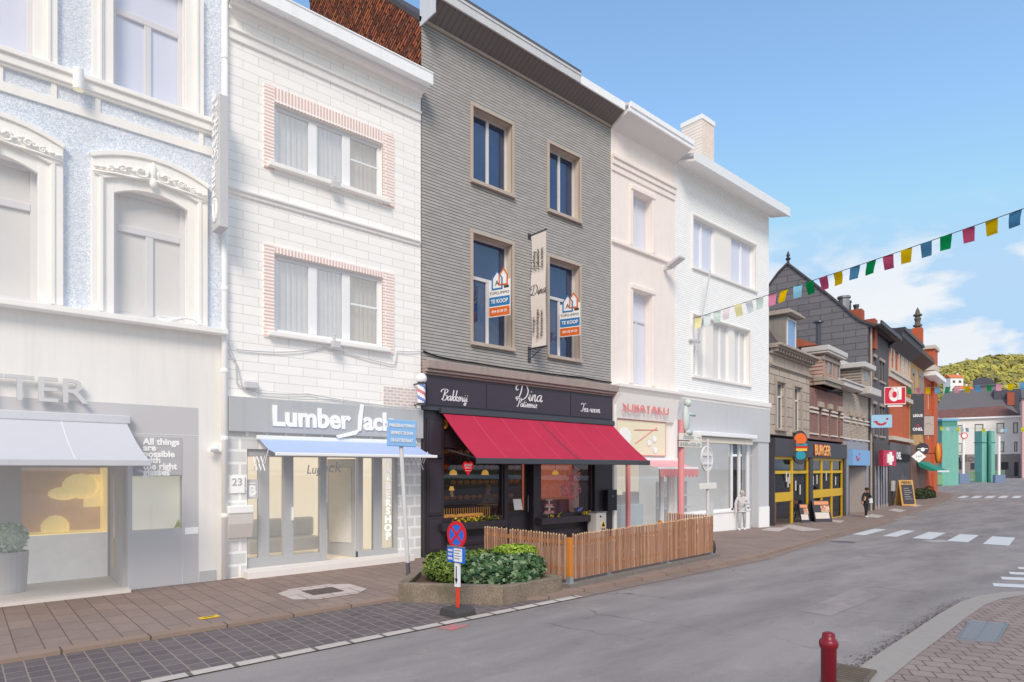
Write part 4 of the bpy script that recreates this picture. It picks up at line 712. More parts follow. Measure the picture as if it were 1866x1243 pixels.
pc_ = on(F4, 'cake_stand', 'tiered white stand of small cakes inside the right bakery window', 'cake stand', X(1003, -.4), .45, zwb2); MB().lathe([(.2, 0), (.2, .02), (.03, .03), (.03, .2), (.16, .21), (.16, .23), (.02, .24), (.02, .42), (.1, .43), (.1, .45)], 0, 0, 0, 16).build('stand', m_white, pc_); mb = MB(); [mb.ball((.13 * math.cos(a_), .13 * math.sin(a_), .06), .04, n=6, m=4) for a_ in range(6)]; [mb.ball((.1 * math.cos(a_), .1 * math.sin(a_), .27), .04, n=6, m=4) for a_ in range(5)]; mb.build('cakes', plain('cake_pink', W_(226, 150, 150), .6, emit=.2), pc_).__setitem__('kind', 'stuff')
bs = on(F4, 'price_card', 'small white card standing on the bakery door ledge', 'card', X(947, -.1), .14, 1.08); MB().prism([(0, 0), (.02, 0), (.1, .32), (.08, .32)], 'x', -.16, .16).build('card', m_white, bs)
bh_ = on(F4, 'blue_bowl', 'blue and white patterned bowl in the right bakery window', 'bowl', X(1052, -.15), .12, zwb2 + .04); t = NT('bowl_blue'); MATS['bowl'] = t.done(t.mix(t.ramp(t.noise(t.coords(), 22), .45, .55), W_(70, 80, 200), W_(200, 205, 240)), .3); MB().lathe([(.09, 0), (.16, .12), (.15, .13), (.08, .02)], 0, 0, 0).build('bowl', MATS['bowl'], bh_)
pA = 1.55; zA = Z(798, 752, .2); awning(dh, X(797), X(1107), zA, F4.Z(866, 836, pA), pA, m_awn, m_alud, y0=-.14, bar=.13, seams=7, seam_m=m_awns)
st_ = MB(); x_m = X(797) * .5 + X(1107) * .5; ys_, ye_ = -.14 - .14 * .6, -.14 - pA; zB_ = F4.Z(866, 836, pA)
for i in range(10):
    f0, f1 = i / 10, (i + 1) / 10; q_ = lambda f, s: (x_m + s + .25 * f, ys_ + (ye_ - ys_) * f, zA + (zB_ - zA) * f - .05 * math.sin(math.pi * f) + .008); st_.quad(q_(f0, -.03), q_(f0, .03), q_(f1, .03), q_(f1, -.03))
st_.build('stain_streak', plain('awning_stain', W_(122, 62, 78), .9, var=.4, scale=9), dh)
# flower boxes
m_pet = [plain('pansy_yellow', W_(232, 196, 40), .6), plain('pansy_leaf', W_(70, 100, 50), .7), plain('pansy_dark', W_(110, 100, 60), .7)]
for k, (a, b, zz) in enumerate(((X(806, .3), X(922, .3), zwb - .07), (X(986, .3), X(1086, .3), zwb2 - .05))):
    fb = on(F4, 'flower_box', ['black flower box crowded with yellow pansies under the left bakery window', 'black flower box with sparse pansies under the right bakery window'][k], 'flower box', a, -.12, zz); bx('box', m_black, fb, 0, b - a, -.22, .1, -.2, .0, .01)
    mb = MB(); L = b - a
    leaf_mass(mb, [((L * f, -.06, .06), (.16, .09, .08)) for f in ([.25, .45, .55, .65, .72, .85, .4] if k == 0 else [.2, .4, .85, .9])], 420 if k == 0 else 120, .035); mb.build('pansies', m_pet, fb).name = 'pansy_foliage'
hs = on(F4, 'heart_sign', 'red heart reading KOOP LOKAAL hanging at the bakery window', 'sign', X(853, .5), -.5, Z(853, 852, .5)); pts = []
for i in range(40):
    a = 2 * math.pi * i / 40; pts.append((.0135 * 16 * math.sin(a) ** 3 * .82, .0135 * (13 * math.cos(a) - 5 * math.cos(2 * a) - 2 * math.cos(3 * a) - math.cos(4 * a))))
MB().prism(pts, 'y', -.006, .006).build('heart', plain('heart_red', W_(220, 20, 34), .5, var=.04, emit=.45), hs); text('KOOP', .1, m_letter, hs, (0, -.012, .06), bold=.003, sx=.9); text('LOKAAL', .06, m_letter, hs, (0, -.012, -.01), bold=.002, sx=.95); text('HANDELAREN', .03, m_white, hs, (0, -.012, -.085)); MB().tube([(0, 0, .2), (0, 0, .75)], .004, 4).build('string', m_alu, hs)  # heart colour emits to offset the awning's shade
lb = on(F4, 'letterbox', 'black letterbox on the right bakery pilaster', 'letterbox', X(1103), -.1, Z(1103, 911)); bx('box', plain('letterbox_black', W_(32, 32, 42), .35), lb, -.24, .24, -.22, 0, -.35, .35, .02); bx('lock', m_alu, lb, -.03, .03, -.23, -.22, .12, .16)
cl = on(F4, 'wall_emblem', 'round golden bread emblem behind the awning corner', 'sign', X(807), -.02, Z(807, 773)); MB().disc((0, 0), .13, -.04, 0).build('disc', plain('emblem_gold', W_(206, 140, 40), .5), cl); MB().disc((0, 0), .05, -.05, -.04).build('centre', m_black, cl)
cable('facade_cable', 'black cable running along the ledge above the bakery sign', [F4.w(X(a), -.04, Z(a, b)) for a, b in ((770, 640), (800, 651), (860, 661), (962, 676), (1060, 688), (1113, 697))], m_dark, .022, .015)
# banner
bn = on(F4, 'hanging_banner', 'long cream vertical banner reading Dina on brackets between the grey house windows', 'banner', X(964), 0, 0)
oy = .72; F5 = F4; zt_, zb_ = Z(964, 427, .08), Z(964, 638, .08); m_ban = plain('banner_cream', W_(240, 232, 225), .8, var=.05, scale=1.5)
mb = MB(); n = 14
for i in range(n):
    a, b = i / n, (i + 1) / n; wv = lambda f: .03 * math.sin(f * 9); mb.quad((wv(a), -.1, zt_ - .05 + (zb_ - zt_ + .1) * a), (wv(a) * .5, -oy, zt_ - .05 + (zb_ - zt_ + .1) * a), (wv(b) * .5, -oy, zt_ - .05 + (zb_ - zt_ + .1) * b), (wv(b), -.1, zt_ - .05 + (zb_ - zt_ + .1) * b))
mb.build('cloth', m_ban, bn, smooth=True)
mb = MB(); mb.tube([(0, 0, zt_ - .02), (0, -oy - .05, zt_ - .02)], .022); mb.box(-.05, .05, -.03, 0, zt_ - .1, zt_ + .06); mb.tube([(0, 0, zb_ + .05), (0, -oy - .05, zb_ + .03)], .03); mb.box(-.05, .05, -.03, 0, zb_ - .35, zb_ + .12); mb.tube([(0, 0, zb_ - .28), (0, -oy * .8, zb_ + .02)], .014); mb.build('bracket', m_alud, bn)
m_ink = plain('banner_ink', W_(70, 62, 64), .7); dz = zt_ - zb_; zc = (zt_ + zb_) / 2
s_ = script('Dina', .3, m_ink, bn, 0, 0, 0, .09, name='lettering'); s_.rotation_euler = (0, 0, rad(-90)); s_.location = (-.035, -.42, zc - .12)
for i, w_ in enumerate(('Bakkerij', 'Patisserie', 'Tea-room')):
    s_ = script(w_, .19, m_ink, bn, 0, 0, 0, .1, sx=1); s_.rotation_euler = (0, rad(-90), rad(-90)); s_.location = (-.045, -.31 - i * .17, zt_ - .85)
for i, w_ in enumerate(('Koningin', 'Geraardsbergse', 'Mattentaarten')): text(w_, .15, m_ink, bn, (-.045, -.24 - i * .17, zb_ + .72), rot=(90, -90, -90), shear=.3, sx=.9)
# TE KOOP boards
def tekoop(px, py_t, label):
    x0 = X(px); zb = 0; o = on(F4, 'for_sale_board', label, 'sign', x0, 0, Z(px, py_t), group='for sale boards'); o.rotation_euler = (0, 0, rad(-71)); m_o = plain('board_orange', W_(216, 104, 40), .5); m_b = plain('board_blue', W_(44, 120, 178), .5); m_w = plain('board_white', W_(236, 236, 236), .5)
    h = 1.02; w = .7; bx('board', m_w, o, 0, w, -.01, .01, -h, 0); bx('blue_band', m_b, o, .015, w - .015, -.013, -.01, -h + .3, -h + .56); bx('orange_band', m_o, o, .015, w - .015, -.013, -.01, -h + .02, -h + .27)
    text('TE KOOP', .15, m_w, o, (w / 2, -.017, -h + .43), bold=.004, ext=.002, sx=.88); text('054 33 39 33', .1, m_w, o, (w / 2, -.017, -h + .145), bold=.003, ext=.002, sx=.93); text('TOPO-IMMO', .115, m_ink, o, (w / 2, -.015, -h + .66), ext=.002, sx=.98)
    def house(cx, z0, m, ww, hh, name):
        P = lambda k: [(cx - ww + k, z0 + k), (cx - ww + k, z0 + hh * .6), (cx, z0 + hh - k * 1.2), (cx + ww - k, z0 + hh * .6), (cx + ww - k, z0 + k), (cx - ww + k, z0 + k)]
        mb = MB(); mb.strip(P(0), P(.045), -.02, -.012); return mb.build(name, m, o)
    house(.48, -.16, m_o, .15, .5, 'orange_roof_logo'); MB().prism([(.12, -.24), (.12, .1), (.28, .24), (.44, .1), (.44, -.24)], 'y', -.016, -.011).build('logo_field', m_w, o); house(.28, -.26, m_b, .18, .54, 'blue_roof_logo'); MB().prism([(.33, -.1), (.33, .16), (.48, .32), (.62, .16), (.62, -.1)], 'y', -.005, .005).build('logo_backing', m_w, o)
    text('A', .2, m_ink, o, (.28, -.022, -.08)); bx('logo_tag', m_ink, o, .5, .66, -.016, -.011, -.24, -.17); return o
tekoop(891, 514, 'for sale board at the lower left window, left of the hanging banner'); tekoop(1020, 556, 'for sale board at the lower right window, right of the hanging banner')
# ================================================================== pink house with the sushi bar
F5 = Fr(F4.x + F4.X(1113), D, 0); X, Z = F5.X, F5.Z; zb5 = F5.z
ph = on(F5, 'sushi_house', 'narrow pale pink rendered house above a faded sushi bar', 'house')
xR = X(1229); zt5 = Z(1229, 298) + .02; wa = F5.R(1152, 1187, 347, 448); wb = F5.R(1152, 1187, 527, 699); zf1, zf0 = Z(1120, 706), Z(1120, 762)
wall(ph, m_pink, 0.004, xR, zf0, zt5, [wa, wb], t=.35)
for r, tz in ((wa, None), (wb, .7)): window(ph, r, .28, m_ofrm, m_oglass2, (.5,), tz=tz, fw=.07, mw=.09)
for r in (wa, wb): MB().box(r[0] - .15, r[1] + .15, -.1, 0, r[3], r[3] + .16).box(r[1], r[1] + .2, -.06, 0, r[2], r[3]).box(r[0] - .2, r[0], -.06, 0, r[2], r[3]).build('window_surround', m_pink, ph, bevel=.02)
z = Z(1115, 281); course(ph, [(z - .15, z, .16), (z - .34, z - .15, .1), (z - .55, z - .34, .05)], .02, xR - .02, m_pink, 'string_course'); z = Z(1115, 438); course(ph, [(z - .08, z + .03, .1)], .02, xR - .02, m_pink, 'string_course')
pE = .75; ze = F5.Z(1260, 272, pE); MB().prism([(0, zt5 - .05), (0, zt5 + .1), (-pE, ze + .1), (-pE, ze)], 'x', 0.006, xR).build('soffit', m_soff_p, ph); MB().box(0.006, xR + .02, -pE - .06, -pE, ze - .02, ze + .26).box(0.006, xR + .03, -pE - .1, -pE - .06, ze + .12, ze + .3).build('gutter', m_gutw, ph, bevel=.01); MB().prism([(-pE, ze + .3), (4, ze + 2.), (4, ze + 1.8), (-pE, ze + .2)], 'x', 0.01, xR).build('roof', m_paleshade, ph)
course(ph, [(zf1 - .02, zf1 + .1, .4), (zf1 - .12, zf1 - .02, .3), (zf1 - .2, zf1 - .12, .2)], -.02 + .03, xR + .05, m_pgrey, 'cornice', .02)
MB().prism([(0, zf0), (-.12, zf0), (-.3, zf1 - .21), (0, zf1 - .21)], 'x', .1, xR - .1).build('sign_board', m_pgrey, ph)
for a, b in ((0.01, .16), (xR - .2, xR - .02)): MB().prism([(0, zb5 * 0 - .1), (-.14, -.1), (-.14, zf1 - .6), (-.34, zf1 - .21), (0, zf1 - .21)], 'x', a, b).build('pilaster', m_pgrey, ph, bevel=.01)
tt = text('SUBAYAKU', .56, plain('sushi_red', W_(222, 128, 128), .6), ph, ((X(1125) + X(1213)) / 2 - .12, -.25, (zf0 + zf1) / 2 - .13), ext=.003, shear=.25, bold=.006, sx=.98); tt.rotation_euler[0] = rad(90 - 12)
yp = F5.R(1122, 1210, 764, 828); sp = bx('menu_panel', m_pyel, ph, yp[0], yp[1], -.06, -.02, yp[2], yp[3]); mb = MB(); mb.box(yp[0] - .03, yp[0], -.07, -.02, yp[2] - .03, yp[3] + .03); mb.box(yp[1], yp[1] + .03, -.07, -.02, yp[2] - .03, yp[3] + .03); mb.box(yp[0], yp[1], -.07, -.02, yp[3], yp[3] + .03); mb.box(yp[0], yp[1], -.07, -.02, yp[2] - .03, yp[2]); mb.build('panel_border', m_pred, sp)
zc = (yp[2] + yp[3]) / 2; mb = MB(); mb.tube([(X(1153), -.07, zc + .28), (X(1196), -.07, zc + .33)], .018, 5); mb.tube([(X(1155), -.07, zc - .2), (X(1194), -.07, zc + .42)], .018, 5); mb.build('chopstick_drawing', m_pred, sp)
mb = MB(); [mb.disc((X(px), zc + dz), .14, -.075, -.06) for px, dz in ((1180, -.15), (1190, 0), (1191, -.4))]; [mb.disc((X(px), zc + dz), .12, -.08, -.076, mi=1) for px, dz in ((1180, -.15), (1190, 0), (1191, -.4))]; mb.disc((X(1136), zc + .0), .34, -.07, -.06, mi=1); mb.build('sushi_drawing', [m_paleshade, m_white], sp)
zo = yp[2] - .25; wall(ph, m_pgrey, 0.004, xR, -.2, zf0, [(.18, xR - .22, -.1, zo)], t=.2, side=False, name='shopfront_wall')
zi = MB(); zi.quad((.1, 1.6, -.1), (xR - .1, 1.6, -.1), (xR - .1, 1.6, zo), (.1, 1.6, zo)); zi.quad((.1, .2, -.05), (xR - .1, .2, -.05), (xR - .1, 1.6, -.05), (.1, 1.6, -.05)); zi.build('shop_interior', m_warm, ph)
MB().box(X(1144), X(1148), -.02, .1, -.1, zo).build('red_post', m_pred, ph); sfm = MB().box(.18, .3, .0, .1, -.1, zo).box(xR - .34, xR - .22, .0, .1, -.1, zo).box(.18, xR - .22, .0, .1, zo - .1, zo).box(X(1205), X(1210), 0, .1, -.1, zo).build('shopfront_frame', m_pvc, ph); MB().quad((.2, .06, -.1), (xR - .24, .06, -.1), (xR - .24, .06, zo), (.2, .06, zo)).build('pane', m_pglass, sfm)
cn = on(F5, 'sushi_counter', 'pale aqua counter behind the sushi bar window', 'counter', X(1152), .5, 0); bx('counter_front', m_aqua, cn, 0, 1.35, 0, .5, -.1, 1.15, .02); MB().box(.1, .5, .1, .4, 1.15, 1.5).box(.6, 1.2, .1, .4, 1.15, 1.6).build('display_boxes', m_paleshade, cn)
pA = .9; awning(ph, X(1160), X(1219) + .4, F5.Z(1165, 838, .2), F5.Z(1170, 852, pA), pA, plain('faded_red_canvas', W_(232, 174, 178), .8), m_pvc, y0=-.05, bar=.06, val=.3, vm=m_pred, arms=False, cas=.08)
# ================================================================== white strip brick end house
F6 = Fr(F5.x + xR, D, 0); X, Z = F6.X, F6.Z
eh = on(F6, 'corner_house', 'wide white strip brick house at the right end of the faded row', 'house'); xR6 = X(1401); zt6 = (Z(1231, 300) + Z(1401, 392)) / 2
wa = F6.R(1262, 1377, 392, 486); wb = F6.R(1262, 1366, 573, 684); zf1, zf0 = Z(1240, 722), Z(1240, 785)
wall(eh, m_pstrip, 0.004, xR6, zf0, zt6, [wa, wb], t=.3, rm=m_pgrey)
for r, pans in ((wa, ((0, .36), (.62, 1))), (wb, ((0, .26), (.38, .66), (.76, 1)))):
    surround(eh, r, m_pgrey, .07, .05, 0); x0, x1, z0, z1 = r; prev = 0
    for a, b in pans:
        window(eh, (x0 + (x1 - x0) * a, x0 + (x1 - x0) * b, z0, z1), .22, m_pvc, m_oglass2 if r is wa else m_oglass1, (.5,), fw=.09, mw=.12)
        if a > prev: bx('window_panel', m_pgrey, eh, x0 + (x1 - x0) * prev, x0 + (x1 - x0) * a, .12, .2, z0, z1)
        prev = b
pE = .8; ze = F6.Z(1425, 388, pE); MB().prism([(0, zt6 - .03), (0, zt6 + .08), (-pE, ze + .08), (-pE, ze)], 'x', .04, xR6 + .2).build('soffit', m_soff_p, eh); MB().box(.04, xR6 + .25, -pE - .08, -pE, ze - .02, ze + .36).build('gutter', plain('pale_gutter', W_(226, 227, 229), .4, var=.02), eh, bevel=.01); MB().prism([(-pE, ze + .3), (4, ze + 1.6), (4, ze + 1.4), (-pE, ze + .2)], 'x', .04, xR6 + .2).build('roof', m_paleshade, eh)
c0, c1 = F6.X(1252, -3), F6.X(1297, -3); c1 = c0 + 1.05; MB().box(c0, c1, 2.2, 3.3, ze, F6.Z(1297, 228, -2.2)).build('chimney', m_pbrick, eh); MB().box(c0 - .04, c1 + .04, 2.16, 3.34, F6.Z(1297, 228, -2.2), F6.Z(1297, 220, -2.2)).build('chimney_cap', m_white, eh)
course(eh, [(zf1 + .02, zf1 + .22, .12), (zf1 - .1, zf1 + .02, .06)], .02, xR6 + .03, m_pgrey, 'ledge')
MB().box(.02, xR6 - .01, -.06, .02, zf0 - .25, zf1 - .11).build('fascia_board', m_pfascia, eh)
zo = zf0 - .25; xo0, xo1 = .1, X(1365); wall(eh, m_pfascia, 0.004, xR6, -.4, zo, [(xo0, xo1, .75, zo), (X(1368), X(1382), -.3, zo)], t=.35, side=False, name='shopfront_wall'); MB().box(xo0, X(1365), -.03, .0, -.4, .7).box(X(1383), xR6, -.03, 0, -.4, .8).box(xo0, X(1365), -.08, 0, .7, .76).build('plinth', m_white, eh)
ii = MB(); ii.quad((0, 2, -.2), (xR6, 2, -.2), (xR6, 2, zo), (0, 2, zo)); ii.quad((0, .35, .0), (xR6, .35, .0), (xR6, 2, .0), (0, 2, .0)); ii.build('shop_interior', m_room, eh); sfm = MB()
for px in (1240, 1335, 1349, 1364): sfm.box(X(px) - .06, X(px) + .06, .02, .12, .75, zo)
sfm.box(xo0, xo1, .02, .12, zo - .1, zo).box(xo0, xo1, .02, .12, .75, .85); so_ = sfm.build('shopfront_frame', m_pvc, eh); MB().quad((xo0, .07, .75), (xo1, .07, .75), (xo1, .07, zo), (xo0, .07, zo)).build('pane', m_pglass, so_)
sd = on(F6, 'shelf_display', 'pale shelves with goods inside the corner shop window', 'shelf', X(1255), 1.0, .1); [bx('shelf', m_white, sd, 0, 2.2, 0, .5, h, h + .05) for h in (.8, 1.3)]; bx('shelf_side', m_paleshade, sd, 0, 2.2, .5, .55, 0, 1.9)
MB().box(X(1255), X(1363), -.45, -.05, zf0 - .18, zf0 - .0).build('awning_cassette', m_pvc, eh, bevel=.03); MB().box(X(1255), X(1360), -.3, -.05, zf0 - .42, zf0 - .2).build('awning_valance', plain('pale_peach', W_(226, 220, 208), .7), eh)
fl_ = on(F6, 'street_floodlight', 'grey floodlight projecting between the pink and white houses', 'lamp', X(1231, .5), -.05, Z(1236, 490, .4)); MB().prism([(-.2, .0), (-.75, .22), (-.75, .3), (-.2, .14)], 'x', -.18, .18).build('housing', m_paleshade, fl_, bevel=.01); MB().box(-.05, .05, -.25, 0.05, -.05, .1).build('bracket', m_paleshade, fl_)
fp = on(F6, 'flag_pole', 'thin grey flag pole leaning out over the lower windows of the white corner house', 'pole', X(1270, .2), -.02, Z(1279, 632)); MB().tube([(0, 0, -.9), (.45, -.5, 2.9)], .03).build('pole', m_paleshade, fp); MB().box(-.3, .4, -.1, 0, .1, .18).build('bracket', m_paleshade, fp)
# ================================================================== the far row
X2, Z2 = F2.X, F2.Z
m_lime = bricks('limestone_blocks', W_(196, 182, 168), W_(182, 168, 156), W_(112, 102, 96), 1.3, .48, .02, bump=.4, var=.08, grime=.45)
m_lime2 = plain('limestone_trim', W_(176, 164, 154), .8, var=.1, scale=3, streak=.45)
m_slate = bricks('slate_cladding', W_(124, 121, 125), W_(113, 110, 116), W_(66, 64, 68), 1.5, .46, .018, axes='yz', bump=.4, var=.1, grime=.25)
m_slated = plain('dark_mansard_slate', W_(86, 80, 82), .8, var=.2, scale=8, bump=.5, bscale=25, streak=.3)
m_pbr = bricks('purple_brick', W_(152, 100, 90), W_(128, 86, 80), W_(150, 130, 124), .24, .08, .012, bump=.3, grime=.3)
m_rbr = bricks('dark_red_brick', W_(172, 100, 80), W_(146, 84, 70), W_(196, 178, 168), .24, .1, .02, bump=.3, grime=.3)
m_gbr = bricks('grey_white_brick', W_(206, 192, 178), W_(186, 172, 160), W_(128, 118, 112), .24, .09, .014, bump=.3, grime=.3)
m_gutf = plain('far_white_gutter', W_(206, 201, 197), .5, var=.06, streak=.3)
m_band = plain('pale_band', W_(214, 206, 198), .7, var=.06)
m_fg = plain('far_glass', W_(96, 100, 108), .08, var=.3, scale=.8); m_bluegl = plain('blue_sky_glass', W_(126, 162, 208), .08, var=.15, scale=1.)
m_chg = plain('charcoal_fascia', W_(66, 64, 72), .5, var=.08, scale=1); m_yel = plain('yellow_frame', W_(220, 176, 22), .45, var=.05); m_gwhite = plain('off_white_frame', W_(222, 220, 216), .4)
def std_house(fr, name, label, pl, pr, ztop, zbot, m, wins, tdep=.25, dep=8):
    o = on(fr, name, label, 'house', fr.X(pl), 0, 0); x0 = fr.X(pl); xr = fr.X(pr) - x0
    rs = [(r[0] - x0, r[1] - x0, r[2], r[3]) for r in wins]; wall(o, m, 0.003, xr, zbot, ztop, rs, t=tdep, depth=dep); return o, x0, xr, rs
zg_a = Z2(1405, 792) 
wA, wB = F2.R(1414.5, 1429, 695, 781), F2.R(1446, 1459, 703, 781); wB = wB[:2] + (wA[2], wA[3])
ha, x0, xr, rs = std_house(F2, 'limestone_house', 'narrow grey limestone house with slate mansard and one dormer', 1402, 1475, Z2(1403, 640), zg_a, m_lime, [wA, wB])
for r in rs:
    window(ha, r, .15, m_gwhite, m_fg, (.5,), tz=.7, fw=.06, mw=.09); MB().box(r[0] - .14, r[0], -.06, 0, r[2], r[3]).box(r[1], r[1] + .2, -.06, 0, r[2], r[3]).box(r[0] - .14, r[1] + .2, -.07, 0, r[3], r[3] + .12).box(r[0] - .2, r[1] + .2, -.16, 0, r[2] - .1, r[2]).build('window_surround', m_lime2, ha)
zc1, zc0 = F2.Z(1403, 618, .4), Z2(1403, 640); course(ha, [(zc1 - .12, zc1, .55), (zc1 - .2, zc1 - .12, .42), (zc0 - .1, zc0, .12)], -.02, xr + .1, m_lime2, 'cornice', .02)
mb = MB(); n = 15
for i in range(n): xx = .1 + (xr - .3) * i / (n - 1); mb.box(xx, xx + .16, -.34, 0, zc1 - .36, zc1 - .2)
mb.build('dentil_pattern', m_lime2, ha); z = Z2(1403, 660); course(ha, [(z - .14, z, .12), (z - .2, z - .14, .06)], -.0, xr, m_lime2, 'string_course')
zm = Z2(1403, 566); MB().prism([(.1, zc1), (1.1, zm), (4, zm + .3), (4, zc1)], 'x', 0, xr - .05).build('mansard_roof', m_slated, ha)
dR = F2.R(1432, 1448, 578, 626, -.05); dR = (dR[0] - x0, dR[1] - x0, zc1 + .05, dR[3]); dm = MB().box(dR[0] - .15, dR[1] + .12, .02, 1.6, zc1 - .05, dR[3] + .12).build('dormer', plain('dormer_grey', W_(150, 144, 140), .7, streak=.3), ha); window(dm, (dR[0], dR[1], dR[2] + .05, dR[3]), .0, m_gwhite, m_bluegl, (), fw=.09).name = 'dormer_window'
MB().box(dR[0] - .35, dR[1] + .4, -.35, 1.7, dR[3] + .12, dR[3] + .22).box(dR[0] - .25, dR[1] + .3, -.22, 1.7, dR[3] + .221, dR[3] + .36).build('dormer_cornice', m_lime2, dm, bevel=.02)
# brick house with oriel
zt = Z2(1476, 705); wins = [F2.R(1490, 1496, 742, 790), F2.R(1508, 1512.5, 745, 790), F2.R(1525, 1530, 748, 790)]; zs0 = Z2(1490, 790); wins = [(w[0], w[1], zg_a + .3, wins[0][3]) for w in wins]
hb, x0, xr, rs = std_house(F2, 'purple_brick_house', 'purple brick house with a white gutter and brick bay above the burger bar', 1475, 1536, zt, zg_a, m_pbr, wins, dep=7)
for r in rs: window(hb, r, .12, m_lime2, m_fg, (.5,), fw=.06, mw=.06)
for k, r in enumerate(rs): MB().box(r[0] - .1, r[1] + .1, -.16, 0, r[3], r[3] + .3).build('lintel', m_lime2, hb, bevel=.02)
zb_ = rs[0][3] - .15; mb = MB(); e = [0] + [v for r in rs for v in (r[0] - .02, r[1] + .02)] + [xr]
for a, b in zip(e[::2], e[1::2]): mb.box(a, b, -.08, 0, zb_, zb_ + .1); mb.box(a, b, -.08, 0, zb_ - .22, zb_ - .12); mb.box(a, b, -.08, 0, zg_a + .25, zg_a + .33)
mb.build('pale_band', m_band, hb)
ox0, ox1 = F2.X(1483) - x0, F2.X(1512.5) - x0; zo0, zo1 = Z2(1478, 700), F2.Z(1475, 630, .6)
by = MB().box(ox0, ox1, -.45, .5, zo0, zo1).build('brick_bay', m_rbr, hb); MB().box(ox0 + 1.0, ox0 + 1.5, -.46, -.44, zo0 + .7, zo1 - .3).box(ox0 + 2.6, ox0 + 3.1, -.46, -.44, zo0 + .7, zo1 - .3).build('bay_window', m_fg, by)
mb = MB(); [mb.box(ox0 + o_, ox0 + o_ + .12, -.5, -.44, zo0 + .5, zo1) for o_ in (.1, .8, 1.5, 2.2, 2.9)]; mb.box(ox0 - .1, ox1 + .1, -.7, 0, zo0 + .2, zo0 + .42); mb.box(ox0 - .05, ox1 + .05, -.58, 0, zo0, zo0 + .2); mb.box(ox0 - .05, ox1 + .05, -.55, 0, zo1 - .35, zo1 - .15); mb.build('bay_trim', m_lime2, by)
MB().box(ox0 - .2, ox1 + .3, -.8, .6, zo1 - .02, zo1 + .1).box(ox0 - .25, ox1 + .4, -.85, .6, zo1 + .101, zo1 + .38).build('bay_gutter', m_gutf, by, bevel=.03); MB().prism([(-.2, zo1 + .5), (2.6, zo1 + 1.8), (2.6, zo1 + .5)], 'x', ox0, ox1).build('bay_roof', plain('orange_roof_tile', W_(176, 100, 74), .8, var=.2, scale=8, bump=.4), by)
gx0 = F2.X(1513) - x0; zgt = F2.Z(1513, 683, .7); mn = MB().prism([(.1, zt), (1.5, F2.Z(1513, 640) + .4), (5, F2.Z(1513, 640) + .6), (5, zt)], 'x', gx0, xr + 1.6).build('mansard_roof', m_slated, hb)
zz0, zz1 = zt + .2, F2.Z(1513, 640) + .2; 
for f0, f1 in ((.05, .95), (1.15, 2.1)):
    P = lambda f: (.1 + 1.4 * f - .04, zt + (F2.Z(1513, 640) + .4 - zt) * f); MB().quad((gx0 + f0, *P(.12)), (gx0 + f1, *P(.12)), (gx0 + f1, *P(.9)), (gx0 + f0, *P(.9))).build('skylight', m_bluegl if f0 < 1 else m_fg, mn)
MB().box(gx0 + .98, gx0 + 1.12, -.1, 1.4, zt + .2, zt + .24).build('roof_ridge_bar', m_gwhite, mn)
MB().box(gx0 - .1, F2.X(1552) - x0, -.7, .1, zgt - .32, zgt - .05).box(gx0 - .15, F2.X(1552) - x0 + .1, -.78, .1, zgt - .049, zgt + .06).build('gutter', m_gutf, hb, bevel=.03); MB().box(gx0 + 0, F2.X(1572) - x0, .7, 2.2, F2.Z(1528, 650), F2.Z(1528, 640)).build('upper_gutter', m_gutf, hb)
fl2 = MB().tube([(F2.X(1486, -2) - x0 + .6, 2., zo1 + .6), (F2.X(1486, -2) - x0 + .6, 2., zo1 + 3.3)], .16, 10).build('flue_pipe', m_alud, hb); MB().lathe([(.32, 0), (.3, .1), (.05, .2)], F2.X(1486, -2) - x0 + .6, 2., zo1 + 3.3).build('flue_cap', m_alud, fl2)
# grey brick house
wins = [F2.R(1548, 1551.5, 745, 790), F2.R(1560, 1563, 748, 790), F2.R(1571, 1574, 750, 790)]; zt2 = F2.Z(1540, 712); wins = [(w[0], w[1], zg_a + .5, rs[0][3] - .1) for w in wins]
hc, x0, xr, rs = std_house(F2, 'grey_brick_house', 'pale grey brick house with white gutters between the purple brick and slate houses', 1536, 1582, zt2, zg_a - .6, m_gbr, wins, dep=7)
for r in rs: window(hc, r, .12, m_lime2, m_fg, (), fw=.05); MB().box(r[0] - .1, r[1] + .1, -.14, 0, r[3], r[3] + .3).build('lintel', m_lime2, hc, bevel=.02)
e = [0] + [v for r in rs for v in (r[0] - .02, r[1] + .02)] + [xr]; mb = MB()
for a, b in zip(e[::2], e[1::2]): [mb.box(a, b, -.08, 0, rs[0][3] + d, rs[0][3] + d + .1) for d in (-.2, -.42)]; mb.box(a, b, -.1, 0, zg_a + .2, zg_a + .3)
mb.build('pale_band', m_band, hc)
bx0, bx1 = F2.X(1557) - x0, F2.X(1573) - x0; zb0_, zb1_ = F2.Z(1570, 705), F2.Z(1545, 655, .6); by = MB().box(bx0, bx1, -.4, 1, zb0_ - .3, zb1_).build('brick_bay', m_gbr, hc); MB().box(bx0 + .8, bx0 + 1.5, -.41, -.39, zb0_ + .3, zb1_ - .2).build('bay_window', m_fg, by); MB().box(bx0 - .3, bx1 + .3, -.7, 1.2, zb1_, zb1_ + .32).build('bay_gutter', m_gutf, by, bevel=.03); MB().box(F2.X(1562) - x0, xr + .2, -.75, 0, F2.Z(1568, 710, .7) - .05, F2.Z(1568, 698, .7)).build('gutter', m_gutf, hc, bevel=.03)
MB().prism([(.1, zb0_), (1.2, zb1_), (5, zb1_ + .3), (5, zb0_)], 'x', 0, xr - .02).build('mansard_roof', m_slated, hc)
